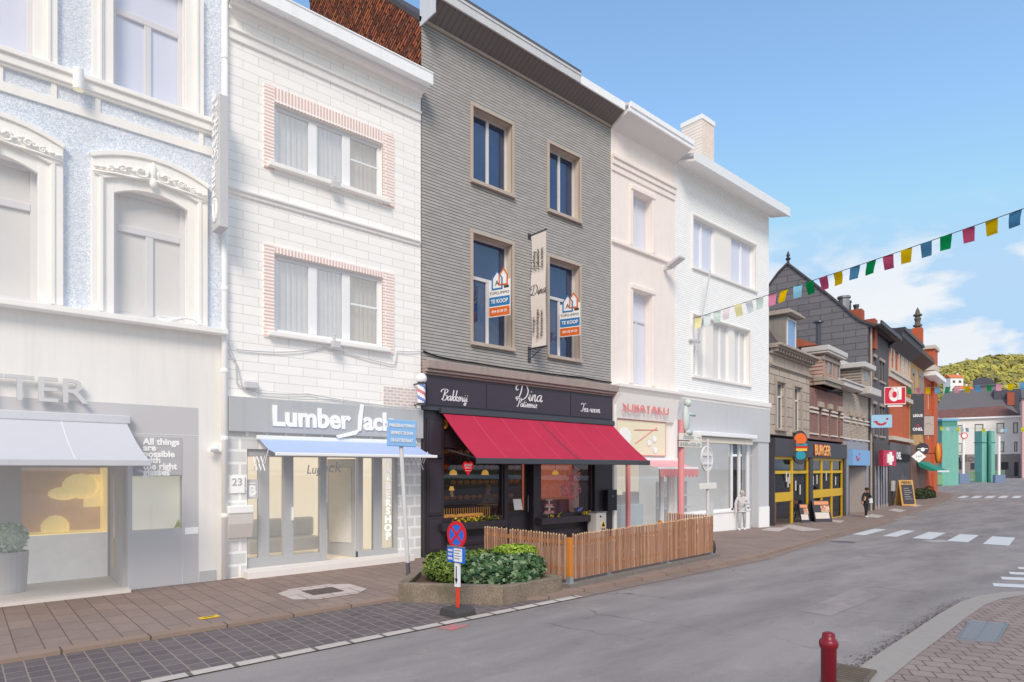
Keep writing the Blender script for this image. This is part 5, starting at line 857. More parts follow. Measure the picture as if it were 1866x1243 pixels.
# burger bar shopfront on the two first houses
bg = on(F2, 'burger_shopfront', 'charcoal burger bar shopfront with bright yellow window frames', 'shopfront', X2(1405), 0, 0); x0 = X2(1405); xr = X2(1537) - x0; zft = Z2(1405, 796) - .05; zfb = Z2(1405, 831)
MB().box(0, xr, -.2, .1, zfb, zft).build('fascia_board', m_chg, bg); zgd = -.25
zk = lambda px: g(F2.w(F2.X(px), 0, 0).x) - F2.z
mb = MB(); PX = lambda p: F2.X(p) - x0; zmid, zlo, zl2 = Z2(1406, 861), Z2(1406, 911), Z2(1406, 918)
for a, b in ((1405, 1406.5), (1471, 1476.5), (1533.5, 1537)): mb.box(PX(a), PX(b), -.15, .1, zgd, zfb)
mb.build('pillar', m_chg, bg)
for (a, b, cuts, wide) in ((1406.5, 1471, (1442,), (1406.5, 1443)), (1476.5, 1533.5, (1496, 1514.5), (1476.5, 1533.5))):
    fm = MB(); xa, xb = PX(a), PX(b); fm.box(xa, xb, -.06, .04, zfb - .14, zfb); fm.box(xa, xb, -.063, .04, zmid - .07, zmid + .08); fm.box(PX(wide[0]), PX(wide[1]), -.066, .04, zlo - .12, zlo + .32)
    for c in cuts: fm.box(PX(c) - .1, PX(c) + .1, -.05, .04, zgd + .1, zfb - .14)
    fm.box(xb - .12, xb, -.055, .04, zgd, zfb - .14); fm.box(xa, xa + .07, -.055, .04, zgd, zfb - .14); fm.box(xa if a < 1450 else PX(1514), PX(1442) if a < 1450 else xb, -.062, .04, zgd - .15, zgd + .1); fo = fm.build('window_frame', m_yel, bg)
    MB().quad((xa, .0, zgd - .2), (xb, .0, zgd - .2), (xb, .0, zfb), (xa, .0, zfb)).build('pane', m_glass_d, fo)
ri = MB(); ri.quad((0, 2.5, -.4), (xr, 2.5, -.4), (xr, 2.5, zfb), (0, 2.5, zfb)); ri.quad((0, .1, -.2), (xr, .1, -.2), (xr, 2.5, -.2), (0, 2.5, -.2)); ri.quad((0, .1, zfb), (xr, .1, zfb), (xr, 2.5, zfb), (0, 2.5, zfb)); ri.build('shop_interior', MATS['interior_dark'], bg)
bc = on(F2, 'burger_counter', 'wooden menu wall and counter inside the left burger bar window', 'counter', X2(1408), 1.0, 0); bx('counter_front', m_wood, bc, 0, 3.2, 0, .5, -.3, .9); bx('menu_board', m_wood, bc, 0, 2.6, .6, .65, 1.2, 2.0); MB().box(.3, .9, .55, .6, 1.25, 1.7).box(1.2, 2.0, .55, .6, 1.25, 1.8).build('menu_picture', m_band, bc)
mb = MB()
for px, zz in ((1432, 870), (1438, 873), (1435, 880), (1481, 876), (1488, 874), (1505, 868), (1522, 876), (1449, 886), (1457, 893)): x_, z_ = F2.at(px, zz + 8, .07); mb.box(x_ - x0, x_ - x0 + .16, -.075, -.068, z_, z_ + .5)
mb.build('window_stickers', m_band, bg).name = 'sticker_lettering'
tb = text('BURGER', .8, plain('burger_red', W_(206, 62, 44), .5), bg, (PX(1491), -.23, (zfb + zft) / 2 - .05), ext=.01, bold=.05, sx=.92); text('BURGER', .8, plain('burger_cream', W_(246, 196, 120), .5, var=.25), bg, (PX(1491), -.25, (zfb + zft) / 2 - .05), ext=.01, bold=.005, sx=.92)
bs = on(F2, 'burger_blade_sign', 'colourful oval burger sign projecting above the burger bar door', 'sign', X2(1461, .4), -.3, Z2(1461, 815, .5)); bs.rotation_euler[2] += rad(-50)
cols_ = [m_chg, plain('sign_orange', W_(230, 110, 40), .5), plain('sign_teal', W_(40, 150, 170), .5), plain('sign_yellow', W_(240, 190, 80), .5), plain('sign_red', W_(200, 50, 40), .5)]
bf = MB().disc((0, 0), .42, -.08, .08, rz=.86).build('board', m_chg, bs); mb = MB(); mb.disc((0, .42), .3, -.1, -.081, mi=0, rz=.3); mb.box(-.34, .34, -.1, -.081, .08, .2, 1); mb.box(-.36, .36, -.105, -.081, -.04, .07, 3); mb.box(-.33, .33, -.1, -.081, -.18, -.05, 2); mb.disc((0, -.4), .26, -.1, -.081, mi=1, rz=.22); mb.build('burger_picture', cols_[1:], bs); MB().tube([(.0, .1, 0), (.0, .5, 0)], .03).build('bracket', m_chg, bs)
for k, (px, py, lab) in enumerate(((1493, 950.5, 'folding menu board with food pictures in front of the burger bar'), (1462, 952, 'narrow menu stand with food pictures beside the burger bar door'))):
    gx, gy = ground(px, py); o = thing('menu_board', lab, 'menu board', (gx, gy, g(gx)), rad(-28)); w = .52 if k == 0 else .32
    for s in (-1, 1): MB().prism([(s * .02, 1.12), (s * .06, 1.12), (s * .36, 0), (s * .3, 0)], 'x', -w, w).build('board', m_chg, o) if k == 0 or s < 0 else None
    mb = MB(); f = lambda z: -.035 - .3 * (1.12 - z) / 1.12 - .03
    pic = [(-w * .1, w * .9, .52, .86, 1), (-w * .9, w * .75, .18, .5, 2), (-w * .8, w * .9, .9, 1.08, 0)]
    for a, b, c, d, mi in pic: mb.quad((a, f(c), c), (b, f(c), c), (b, f(d), d), (a, f(d), d), mi)
    t = NT('food_picture'); t.l(t.mix(t.ramp(t.noise(t.coords(), 9, 4), .45, .55), W_(216, 200, 180), W_(196, 110, 70)), (pp := t.n('ShaderNodeBsdfPrincipled')).inputs[0]); t.l(pp.outputs[0], t.out.inputs[0])
    o.scale = (1, 1, 1) if k == 0 else (.8, .8, .85); mb.build('picture', [plain('menu_orange', W_(222, 150, 110), .6), t.m, m_band], o)
# travel agency
ta = on(F2, 'travel_shopfront', 'grey framed travel agency shopfront under a light blue fascia', 'shopfront', X2(1541), 0, 0); x0 = X2(1541); PX = lambda p: F2.X(p) - x0; zt_ = Z2(1541, 819) ; zb_ = Z2(1541, 848); m_gryp = plain('grey_pilaster', W_(150, 150, 158), .5)
MB().box(0, PX(1581), -.02, .3, zt_ + .02, zg_a + .3).box(0, PX(1545), -.06, .2, -.6, zt_).box(PX(1576), PX(1581), -.06, .2, -.6, zt_).build('surround', m_gryp, ta); m_lblue = plain('light_blue_sign', W_(128, 176, 226), .5, var=.03); MB().box(PX(1544.5), PX(1576.5), -.3, -.05, zb_, zt_).build('fascia_board', m_lblue, ta)
MB().prism([(PX(1545), .0), (PX(1562), .75), (PX(1562), .8), (PX(1545), .05)], 'z', -.55, zb_).build('shop_window', plain('window_display', W_(160, 160, 158), .15, var=.25, scale=1.2), ta); MB().prism([(PX(1562), .75), (PX(1576), -.02), (PX(1576), .03), (PX(1562), .8)], 'z', -.55, zb_).build('entrance_wall', plain('warm_grey_wall', W_(150, 140, 134), .6), ta); MB().box(PX(1545), PX(1576), -.05, 1, zb_ - .04, zb_).build('recess_ceiling', m_chg, ta)
MB().box(PX(1544.6), PX(1545.4), -.08, .02, -.55, zb_).box(PX(1545), PX(1563), -.08, .0, -.6, -.45).build('window_frame', m_chg, ta)
m_tred = plain('smile_red', W_(196, 40, 52), .5)
def smile(p, cx, cz, r, y):
    mb = MB(); pts = [(cx + r * 1.0 * math.cos(a), cz + r * .8 * math.sin(a)) for a in [rad(195 + 12 * i) for i in range(13)]]; q = [(cx + r * .66 * math.cos(a), cz + .06 * r + r * .5 * math.sin(a)) for a in [rad(195 + 12 * i) for i in range(13)]]; mb.strip(pts, q, y - .02, y); mb.box(cx - r * 1.25, cx - r * .6, y - .021, y, cz - r * .2, cz + r * .05); mb.disc((cx + r * 1.0, cz + r * .42), r * .2, y - .02, y, n=12); return mb.build('smile_logo', m_tred, p)
smile(ta, PX(1554), (zt_ + zb_) / 2 + .08, .36, -.3); script('reis', .3, m_chg, ta, PX(1568), (zt_ + zb_) / 2 - .1, -.31, .1) if False else None
tsn = on(F2, 'travel_blade_sign', 'light blue projecting sign with a red smile logo', 'sign', X2(1581), -.1, 0); tsn.rotation_euler[2] += rad(-62); q = F2.R(1583, 1617, 754, 774, .5); bx('board', plain('pale_blue_board', W_(158, 202, 232), .5, var=.03), tsn, .1, 1.35, -.08, .08, q[2] - .1, q[3] + .05); smile(tsn, .7, (q[2] + q[3]) / 2 - .02, .36, -.08)
for (pl, pr2, ptop, pb) in (): pass
# slate house (tall gable seen over the small houses)
X3, Z3 = F3.X, F3.Z; m_dgr = plain('dark_grey_render', W_(92, 88, 92), .7, var=.1, scale=2, streak=.3)
zE = F3.Z(1590, 602); zg3 = Z3(1590, 818); wd = [F3.R(1591.5, 1596, 650, 688), F3.R(1603, 1606, 655, 695), F3.R(1608, 1611, 658, 697), F3.R(1591.5, 1596, 736, 792), F3.R(1603, 1606, 730, 790), F3.R(1608, 1611, 732, 790)]
wd = [(w[0], w[1], wd[0 if i < 3 else 3][2], wd[0 if i < 3 else 3][3]) for i, w in enumerate(wd)]
hd, x0, xr, rs = std_house(F3, 'slate_gable_house', 'tall dark grey house with a big slate clad gable wall', 1582, 1619, zE, -.4, m_dgr, wd, dep=7)
for r in rs: window(hd, r, .12, m_lime2, m_fg, (), fw=.06); MB().box(r[0] - .12, r[1] + .12, -.12, 0, r[2] - .14, r[2]).box(r[0] - .1, r[1] + .1, -.08, 0, r[3], r[3] + .2).build('sill', m_lime2, hd)
# gable profile from the picture, on the plane of the house side
def side(px, py):
    o = F3.w(0, 0, 0); nrm = Vector((F3.u[0], F3.u[1], 0)); r = Vector(ray(px, py)); t = (o - Vector((0, 0, EYE))).dot(nrm) / r.dot(nrm); P = Vector((0, 0, EYE)) + r * t - o; return (-P.x * F3.n[0] - P.y * F3.n[1], P.z)
prof = [side(*q) for q in ((1590, 596), (1572, 588), (1556, 578), (1536, 560), (1500, 531), (1470, 508), (1436, 482), (1418, 500), (1402, 522), (1380, 548))]
prof[0] = (-.45, prof[0][1]); pts = prof + [(prof[-1][0], 2), (0, 2), (0, zE)]
MB().prism([(a, b) for a, b in pts], 'x', -.03, .06).build('gable_wall', m_slate, hd)
mb = MB()
for (a, b), (c, d) in zip(prof, prof[1:]): mb.prism([(a, b), (c, d), (c, d + .18), (a, b + .18)], 'x', -.15, 0.4)
mb.build('roof_verge', m_slated, hd)
mb = MB()
for (a, b), (c, d) in zip(prof[:7], prof[1:]): mb.quad((0, a, b), (xr, a, b), (xr, c, d), (0, c, d))
mb.build('roof', m_slated, hd); ap = prof[6]; MB().lathe([(.1, 0), (.1, .2), (.2, .3), (.08, .45), (.14, .55), (.02, .9)], 0, ap[0], ap[1] + .1, 8).build('finial', m_chg, hd)
MB().box(-.1, xr + .3, -.75, -.1, zE + .0, zE + .12).box(-.1, xr + .3, -.85, -.74, zE + .05, zE + .32).build('gutter', m_chg, hd); MB().tube([(.35, -.1, zE), (.35, -.1, 0)], .08).build('downpipe', m_lime2, hd)
for k, (px, py0, py1, rr, mm) in enumerate(((1530, 556, 534, .35, m_alu), (1536, 556, 540, .16, m_alud), (1547.5, 566, 545, .16, m_alud))):
    a, b = side(px, py0); a2, b2 = side(px, py1); MB().lathe([(rr, -1), (rr, b2 - b - .15), (rr * 1.25, b2 - b - .14), (rr * 1.25, b2 - b)], 1.2 + .4 * k, a, b, 10).build('flue_pipe', mm, hd)
for px, pt, pb in ((1549, 559, 575), (1573, 577, 592)): a, b = side(px, pb); a2, b2 = side(px, pt); MB().box(1, 1.9, a - .5, a + .5, b - 1.5, b2).build('chimney', plain('orange_chimney', W_(170, 88, 66), .8, var=.15, scale=6), hd)
# red cross shop under it
rsf = on(F3, 'pharmacy_shopfront', 'dark shopfront with tall glass panels under a crimson fascia', 'shopfront', X3(1589), 0, 0); x0 = X3(1589); PX = lambda p: F3.X(p) - x0; zt_, zb_ = Z3(1592, 820), Z3(1592, 849); zgr = g(F3.w(X3(1600), 0, 0).x) - F3.z
MB().box(0, PX(1620), -.1, .1, zb_, zt_ + .5).box(0, PX(1592), -.1, .1, zgr, zb_).box(PX(1617), PX(1621), -.1, .1, zgr, zb_).build('surround', plain('brown_black', W_(66, 58, 56), .5), rsf); MB().box(PX(1592), PX(1617), -.06, 0, zgr, zgr + .25).build('plinth', m_lime2, rsf)
mb = MB(); [mb.box(PX(p) - .06, PX(p) + .06, -.08, .0, zgr, zb_) for p in (1597, 1603, 1607, 1612)]; po = mb.build('window_frame', m_chg, rsf); MB().quad((PX(1592), -.03, zgr + .2), (PX(1617), -.03, zgr + .2), (PX(1617), -.03, zb_), (PX(1592), -.03, zb_)).build('pane', plain('frosted_glass', W_(168, 172, 184), .15, var=.2, scale=1.), po)
ps = on(F3, 'crimson_sign', 'crimson box sign with a plain white cross emblem', 'sign', X3(1593), -.1, 0); ps.rotation_euler[2] += rad(-16); q = F3.R(1596, 1632, 822, 849, .5); L = F3.X(1614) - F3.X(1593) - 2.2; bx('board', plain('crimson_board', W_(190, 56, 88), .5, var=.04), ps, 0, L, -.5, -.2, q[2], q[3] + .1); cz = (q[2] + q[3]) / 2 + .03
mb = MB(); mb.box(L / 2 - L * .2, L / 2 + L * .24, -.56, -.5, cz - .2, cz + .2); mb.box(L / 2 - L * .06, L / 2 + L * .1, -.57, -.5, cz - .45, cz + .45); mb.box(L / 2 - L * .22, L / 2 - L * .12, -.565, -.5, cz - .32, cz + .32); mb.build('cross_emblem', m_white, ps)
rl = on(F3, 'red_logo_sign', 'red square projecting sign with a white rounded logo', 'sign', X3(1612), -.1, 0); rl.rotation_euler[2] += rad(-62); q = F3.R(1606, 1640, 696, 723, .8); m_rs = plain('logo_red', W_(214, 30, 62), .5, var=.03); hh = (q[3] - q[2]) / 2 + .1; cz = (q[2] + q[3]) / 2 + .1; bx('board', m_rs, rl, -.2, 2.0, -.08, .08, cz - hh, cz + hh); mb = MB(); mb.disc((.8, cz + .08), .56, -.1, -.08, rz=.5); mb.box(1.1, 1.6, -.1, -.08, cz - .3, cz + .6); mb.disc((.85, cz + .08), .24, -.115, -.1, mi=1); mb.box(.1, 1.7, -.1, -.08, cz - .82, cz - .72); [mb.prism([(.3 + .14 * i, cz + .52), (.34 + .14 * i, cz + .52), (.1 + .14 * i + .1, cz - .1), (.06 + .14 * i + .1, cz - .1)], 'y', -.112, -.1, 1) for i in range(4)]; mb.build('logo', [m_white, m_rs], rl); mb = MB(); [mb.box(a, b, -.11, .1, c, d) for a, b, c, d in ((-.25, 2.05, cz + hh, cz + hh + .05), (-.25, 2.05, cz - hh - .05, cz - hh), (-.25, -.2, cz - hh, cz + hh), (2.0, 2.05, cz - hh, cz + hh))]; mb.build('border', m_white, rl); rl.scale = (.62, 1, 1)
# orange brick houses
m_obr = bricks('orange_brick', W_(206, 92, 50), W_(186, 80, 46), W_(200, 130, 100), .26, .09, .012, bump=.3, grime=.2, vscale=1.); m_ochre = plain('ochre_render', W_(206, 162, 104), .8, var=.12, streak=.2); m_bst = plain('weathered_white_stone', W_(206, 196, 184), .8, var=.12, scale=4)
zO = Z3(1620, 628); wo = [F3.R(1622, 1627, 650, 668), F3.R(1637, 1640.5, 655, 672), F3.R(1645, 1647.5, 660, 676), F3.R(1652, 1654.5, 665, 680)]
ho, x0, xr, rs = std_house(F3, 'orange_brick_house', 'orange brick house with white arched windows under a black cornice', 1619, 1657, zO, -.2, m_obr, wo, dep=7)
for r in rs:
    window(ho, r, .12, m_gwhite, m_fg, (), fw=.08); n = 8; ar = lambda k, e: [((r[0] + r[1]) / 2 + ((r[1] - r[0]) / 2 + k) * math.cos(math.pi * (1 - i / n)), r[3] - .2 + e * math.sin(math.pi * i / n)) for i in range(n + 1)]
    MB().strip(ar(.4, 1.5), ar(0, .9), -.1, 0).box(r[0] - .4, r[0], -.1, 0, r[2] - .5, r[3] - .2).box(r[1], r[1] + .4, -.1, 0, r[2] - .5, r[3] - .2).build('arched_surround', m_bst, ho)
z = Z3(1622, 676); course(ho, [(z - .5, z - .1, .14), (z - .1, z + .12, .25)], 0, xr, m_bst, 'string_course'); z = Z3(1640, 722); course(ho, [(z - .35, z, .3)], 0, xr, m_bst, 'string_course'); z = Z3(1622, 795); course(ho, [(z - .3, z, .35)], 0, xr, m_bst, 'string_course')
zc_ = F3.Z(1624, 612, .6); MB().prism([(0, zO - .3), (-.3, zO), (-.9, zO + .5), (-1.0, zO + .9), (0, zO + .9)], 'x', -.1, xr + .1).box(-.1, xr + .1, -1.12, 0, zO + .9, zO + 1.15).build('cornice', m_chg, ho); MB().prism([(-.8, zO + 1.1), (6, zO + 1.9), (6, zO + 1)], 'x', 0, xr).build('roof', m_slated, ho)
z0_ = Z3(1622, 818); MB().box(0, xr, -.12, .02, z0_ - .5, z0_ + .5).build('fascia_board', m_alud, ho); mb = MB(); mb.box(0, xr, -.06, .02, g(F3.w(X3(1640), 0, 0).x) - F3.z - .2, z0_ - .5); mb.build('shopfront_panel', m_chg, ho); q = F3.R(1629, 1657, 826, 840, .13); bx('sign_panel', MATS['dark_void'], ho, q[0] - x0, q[1] - x0, -.2, -.12, q[2], q[3]); text('ONEL.', .75, m_letter, ho, (q[0] - x0 + 1.6, -.21, (q[2] + q[3]) / 2 + .1), bold=.03)
mb = MB(); [mb.box(F3.X(p) - x0, F3.X(p) - x0 + .12, -.1, -.06, 1.2, 2.4) for p in (1641, 1644.5, 1648)]; mb.build('door_bar', m_alu, ho)
# ochre house and gabled corner house
ho2, x0, xr2_, rs = std_house(F3, 'ochre_house', 'narrow ochre rendered house with grey arched windows', 1657, 1683, Z3(1660, 655), 0, m_ochre, [F3.R(1662, 1665.5, 680, 745), F3.R(1674, 1676.5, 684, 745), F3.R(1679, 1681, 688, 745)], dep=7)
for r in rs: window(ho2, r, .12, m_gwhite, m_fg, (), fw=.08); MB().box(r[0] - .3, r[0], -.06, 0, r[2], r[3]).box(r[1], r[1] + .3, -.06, 0, r[2], r[3]).box(r[0] - .3, r[1] + .3, -.07, 0, r[3], r[3] + .4).build('window_surround', plain('blue_grey_stone', W_(150, 150, 150), .8), ho2)
zz = Z3(1660, 655); MB().prism([(0, zz - .2), (-.9, zz + .4), (-.9, zz + .8), (0, zz + 1)], 'x', 0, xr2_).build('cornice', plain('brown_cornice', W_(110, 84, 76), .7), ho2); MB().prism([(-.8, zz + .8), (6, zz + 1.5), (6, zz + .6)], 'x', 0, xr2_).build('roof', m_slated, ho2); zz = Z3(1660, 810); MB().box(0, xr2_, -.1, 0.02, -.1, zz).build('shopfront_panel', plain('brown_shopfront', W_(120, 82, 66), .5, var=.3, scale=.8), ho2)
ho3, x0, xr3, rs = std_house(F3, 'gabled_brick_house', 'orange brick corner house with a stepped pier and a stone finial', 1683, 1703.5, Z3(1690, 690), 0, m_obr, [F3.R(1691, 1694, 700, 745), F3.R(1691, 1694, 760, 800)], dep=9)
for r in rs: window(ho3, r, .12, m_gwhite, m_fg, (), fw=.08)
MB().box(xr3 - 2.6, xr3, -.25, 1.2, 0, F3.Z(1695, 634)).build('corner_pier', m_obr, ho3); zz = F3.Z(1695, 634); MB().box(xr3 - 2.8, xr3 + .15, -.4, 1.3, zz, zz + .35).box(xr3 - 2.8, xr3 + .15, -.4, 1.3, zz - 2.2, zz - 1.7).build('pier_cap', m_bst, ho3); zz = Z3(1690, 690); MB().box(0, xr3 + .1, -1., 0, zz, zz + .4).build('gutter', m_gutw, ho3)
# big grey roof with finial behind
ap = F3.at(1674, 600, -4); zr = F3.at(1600, 595, -6)[1]; MB().prism([(F3.at(a_, b_, -4)[0] - x0, F3.at(a_, b_, -4)[1]) for a_, b_ in ((1600, 596), (1672, 600), (1688, 690), (1600, 700))], 'y', 4, 4.4).build('roof', plain('big_grey_roof', W_(112, 110, 112), .7, var=.08, scale=2), ho3)
fx, fz = F3.X(1674, -2.5) - x0, F3.Z(1674, 600, -2.5); fo_ = MB().lathe([(.5, -1.5), (.5, 0), (.75, .05), (.75, .35), (.5, .5), (.42, .9), (.6, 1.5), (.4, 1.9), (.75, 2.1), (.75, 2.3), (.45, 2.5), (.3, 3.1), (.03, 3.7)], 0, 0, 0, 10).build('finial', plain('dark_stone', W_(104, 98, 92), .8, var=.15, scale=3), ho3); fo_.location = (fx, 2.6, fz + .3); fo_.scale = (.62, .62, .62); MB().box(fx - .55, fx + .55, 2.1, 3.1, fz - 4, fz + .1).build('finial_pedestal', m_obr, ho3)
for px, pr2, yt, yb, mm, nm, lab in ((1658, 1681, 711, 788, m_alud, 'vertical_banner', 'dark grey vertical banner with white lettering on the ochre house'), (1681, 1697, 753, 790, plain('pale_banner', W_(186, 174, 172), .7), 'vertical_banner', 'pale pink grey vertical banner beside the dark one')):
    o = on(F3, nm, lab, 'banner', X3(px), -.1, 0); o.rotation_euler[2] += rad(-62); a = F3.Z(px, yt, .5); b = F3.Z(px, yb, .5); L = (X3(pr2) - X3(px)) * .3; L = 1.0 if px < 1670 else .85
    bx('cloth', mm, o, 0, L, -.03, .03, b, a)
    if px < 1670: text('LEGUE', .32, m_letter, o, (L / 2, -.04, b + (a - b) * .46), bold=.01, sx=.8); text('ONEL', .36, m_letter, o, (L / 2, -.04, b + (a - b) * .12), bold=.01, sx=.85); MB().disc((L / 2, b + (a - b) * .22), .12, -.045, -.035).build('dot', plain('banner_pink', W_(170, 60, 90), .5), o)
    else: MB().strip([(L / 2 + .3 * math.cos(k * .4), b + (a - b) * .5 + .3 * math.sin(k * .4)) for k in range(9)], [(L / 2 + .22 * math.cos(k * .4), b + (a - b) * .5 + .2 * math.sin(k * .4)) for k in range(9)], -.05, -.03).build('emblem', m_lime2, o)
    [MB().tube([(0, 0, z_), (L, 0, z_)], .04).build('bracket', m_chg, o) for z_ in (a, b)]
o = on(F3, 'round_sign', 'round black projecting sign near the green awning', 'sign', X3(1681, 1), -1, Z3(1681, 818, 1)); o.rotation_euler[2] += rad(-55); MB().disc((0, 0), .85, -.06, .06).build('board', m_chg, o); MB().disc((0, -.1), .28, -.08, -.06).box(-.7, .7, -.075, -.06, -.02, .06).build('emblem', m_letter, o); MB().tube([(0, .0, .8), (.0, .8, 1.0)], .04).build('bracket', m_chg, o); o.scale = (.6, .6, .6)
o = on(F3, 'diamond_sign', 'white diamond shaped sign below the round black sign', 'sign', X3(1674, 1.2), -1.2, Z3(1674, 832, 1.2)); o.rotation_euler[2] += rad(-55); MB().prism([(-.85, 0), (0, -.75), (.85, 0), (0, .75)], 'y', -.05, .05).build('board', m_letter, o); MB().prism([(-.7, 0), (0, -.62), (.7, 0), (0, .62)], 'y', -.056, -.05).build('field', m_white, o); text('CAFE', .3, m_alud, o, (0, -.06, 0)); MB().tube([(0, 0, .7), (0, .8, .9)], .03).build('bracket', m_chg, o); o.scale = (.65, .65, .65)
o = on(F3, 'green_awning', 'faded teal awning with a white front edge near the street corner', 'awning', X3(1668), 0, 0); za, zb = F3.Z(1666, 840, .3), F3.Z(1696, 858, 1.7); L = F3.X(1690) - F3.X(1668); MB().quad((0, -.1, za), (L, -.1, za), (L, -1.7, zb), (0, -1.7, zb)).prism([(-.1, za), (-1.7, zb), (-1.2, zb - .06), (-.3, za - .5)], 'x', -.03, .0).build('canvas', plain('teal_canvas', W_(40, 140, 122), .8, var=.1), o); MB().box(0, L, -1.8, -1.68, zb - .14, zb + .02).build('front_bar', m_gutw, o)
o = on(F3, 'hot_dog_sign', 'orange and yellow hot dog shaped sign on the corner pier', 'sign', X3(1709, 2), -2, Z3(1709, 826, 2)); MB().ball((0, 0, 0), 1.0, sq=(.62, .3, 1.25)).build('bun', plain('bun_orange', W_(226, 150, 50), .5), o, smooth=True); MB().ball((0, -.22, 0), 1.0, sq=(.22, .2, 1.3)).build('sausage', plain('sausage_red', W_(190, 80, 40), .5), o, smooth=True); MB().tube([(-.1, 0, 0), (-.1, 2., 0)], .05).build('bracket', m_chg, o); o.scale = (.8, .8, .72)
# ================================================================== street furniture near the camera
def stand(px, py, dz=0): x, y = ground(px, py, dz); return (x, y, g(x) + dz)
m_sred = plain('sign_red_paint', W_(216, 26, 38), .45, var=.04); m_sblue = plain('sign_blue_paint', W_(30, 108, 214), .45, var=.05); m_rubber = plain('black_rubber', W_(74, 72, 72), .85, var=.15, scale=9, bump=.3); m_oran = plain('orange_red_post', W_(226, 72, 40), .5, var=.06, streak=.15); m_wht = plain('sign_white', W_(232, 233, 236), .5, var=.03, streak=.1)
sx, sy, sz = stand(834, 1122, RDZ); ns = thing('no_stopping_sign', 'round blue no stopping sign with red cross on a red post in a black base', 'sign', (sx, sy, sz), rad(-83))
MB().prism([(-.24, 0), (.24, 0), (.24, .1), (.19, .16), (-.19, .16), (-.24, .1)], 'y', -.24, .24).build('base', m_rubber, ns, bevel=.012)
MB().box(-.03, .03, -.02, .02, .15, 1.28).build('post', m_oran, ns); pl_ = bx('arrow_plate', m_wht, ns, -.055, .055, -.035, .025, .54, 1.03, .004); MB().box(-.012, .012, -.04, -.036, .68, .93).prism([(-.04, .7), (.04, .7), (0, .59)], 'y', -.04, -.036).build('arrow', m_dark, pl_)
bp_ = bx('day_plate', m_sblue, ns, -.24, .24, -.05, -.03, 1.45, 1.75, .01); bx('plate_rim', m_alu, bp_, -.23, .23, -.055, -.03, 1.735, 1.765); bx('paper', m_wht, bp_, -.05, .17, -.055, -.05, 1.475, 1.72)
for i, s in enumerate(('VAN', 'TOT', 'UUR')): text(s, .06, m_wht, bp_, (-.145, -.055, 1.67 - i * .075), bold=.002)
for i in range(4): bx('paper_line', plain('print_grey', W_(120, 124, 132), .7), bp_, -.03, .14 - .03 * (i % 2), -.058, -.055, 1.675 - .05 * i, 1.69 - .05 * i)
bp_.location.z = -.455; dz_ = 1.53; ds = MB().disc((0, dz_ - .015), .25, -.03, -.02, n=40).build('disc', m_sblue, ns); mb = MB(); n = 40; mb.strip([(.255 * math.cos(2 * math.pi * i / n), dz_ - .015 + .255 * math.sin(2 * math.pi * i / n)) for i in range(n + 1)], [(.195 * math.cos(2 * math.pi * i / n), dz_ - .015 + .195 * math.sin(2 * math.pi * i / n)) for i in range(n + 1)], -.036, -.018)
for s in (-1, 1): d = Vector((math.cos(rad(45)), s * math.sin(rad(45)))); nn = Vector((-d.y, d.x)) * .026; mb.prism([tuple(d * .2 + nn + Vector((0, dz_ - .015))), tuple(d * .2 - nn + Vector((0, dz_ - .015))), tuple(-d * .2 - nn + Vector((0, dz_ - .015))), tuple(-d * .2 + nn + Vector((0, dz_ - .015)))], 'y', -.034 - .001 * s, -.03)
mb.build('red_ring_and_cross', m_sred, ds)
ns.scale = (.86, .86, .86)
# parking machine sign
gx, gy, gz = stand(745, 1059); o = thing('parking_sign', 'light blue rectangular parking notice on a leaning grey pole above the planter corner', 'sign', (gx, gy, gz), rad(0)); P = at_depth(731, 815, 12.75) - Vector((gx, gy, gz)); m_pp = plain('pale_pole', W_(214, 214, 216), .5); m_pb = plain('pale_blue_sign', W_(136, 184, 232), .5, var=.03)
MB().tube([(0, 0, -.1), tuple(P * .14)], .042, 10).build('pole_foot', plain('dark_pole', W_(92, 92, 98), .5), o); MB().tube([tuple(P * .14), tuple(P * 1.12)], .042, 10).build('pole', m_pp, o)
brd = bx('board', m_pb, o, -.3, .3, -.02, .01, -.26, .28, .03); brd.location = P + Vector((-.02, -.06, .27)); brd.rotation_euler = (0, rad(2), rad(-18))
for i, s in enumerate(('PARKEERAUTOMAAT', 'BEVINDT ZICH IN', 'DE KATTESTRAAT')): text(s, .085, m_wht, brd, (0, -.026, .16 - i * .15), sx=.66, bold=.004)
# station signs
px = 1241; th = TH - math.atan((px - CX) / FOC); Ys = 11.4; Xs = Ys / math.tan(th); zs = g(Xs); dS = Xs * math.cos(TH) + Ys * math.sin(TH); zat = lambda py: EYE + (HY - py) / FOC * dS - zs
o = thing('direction_sign', 'pale red post with two white arrow boards pointing to Station', 'sign', (Xs, Ys, zs), 0); MB().tube([(0, 0, 0), (0, 0, zat(765))], .1, 10).build('post', m_pred, o); m_pw = plain('arrow_white', W_(236, 234, 224), .5, var=.02)
wS = dS / FOC
for py0, py1, s, hh in ((790, 802.5, 'Station', .21), (804.5, 815, 'CM WONEN en SOCIAAL HUIS', .17)):
    b_ = bx('arrow_board', m_pw, o, -.3, .98, -.14, -.11, zat(py1) - .0, zat(py0), .006); b_.rotation_euler[2] = 0; zc = (zat(py0) + zat(py1)) / 2; text(s, hh, m_paleshade if 0 else m_bfrm, b_, (.2 if 'S' == s[0] else .28, -.15, zc), shear=.15, sx=1 if s[0] == 'S' else .5, bold=.004); MB().box(.72, .86, -.15, -.14, zc - .012, zc + .012).prism([(.86, zc - .05), (.93, zc), (.86, zc + .05)], 'y', -.15, -.14).build('arrow', m_bfrm, b_)
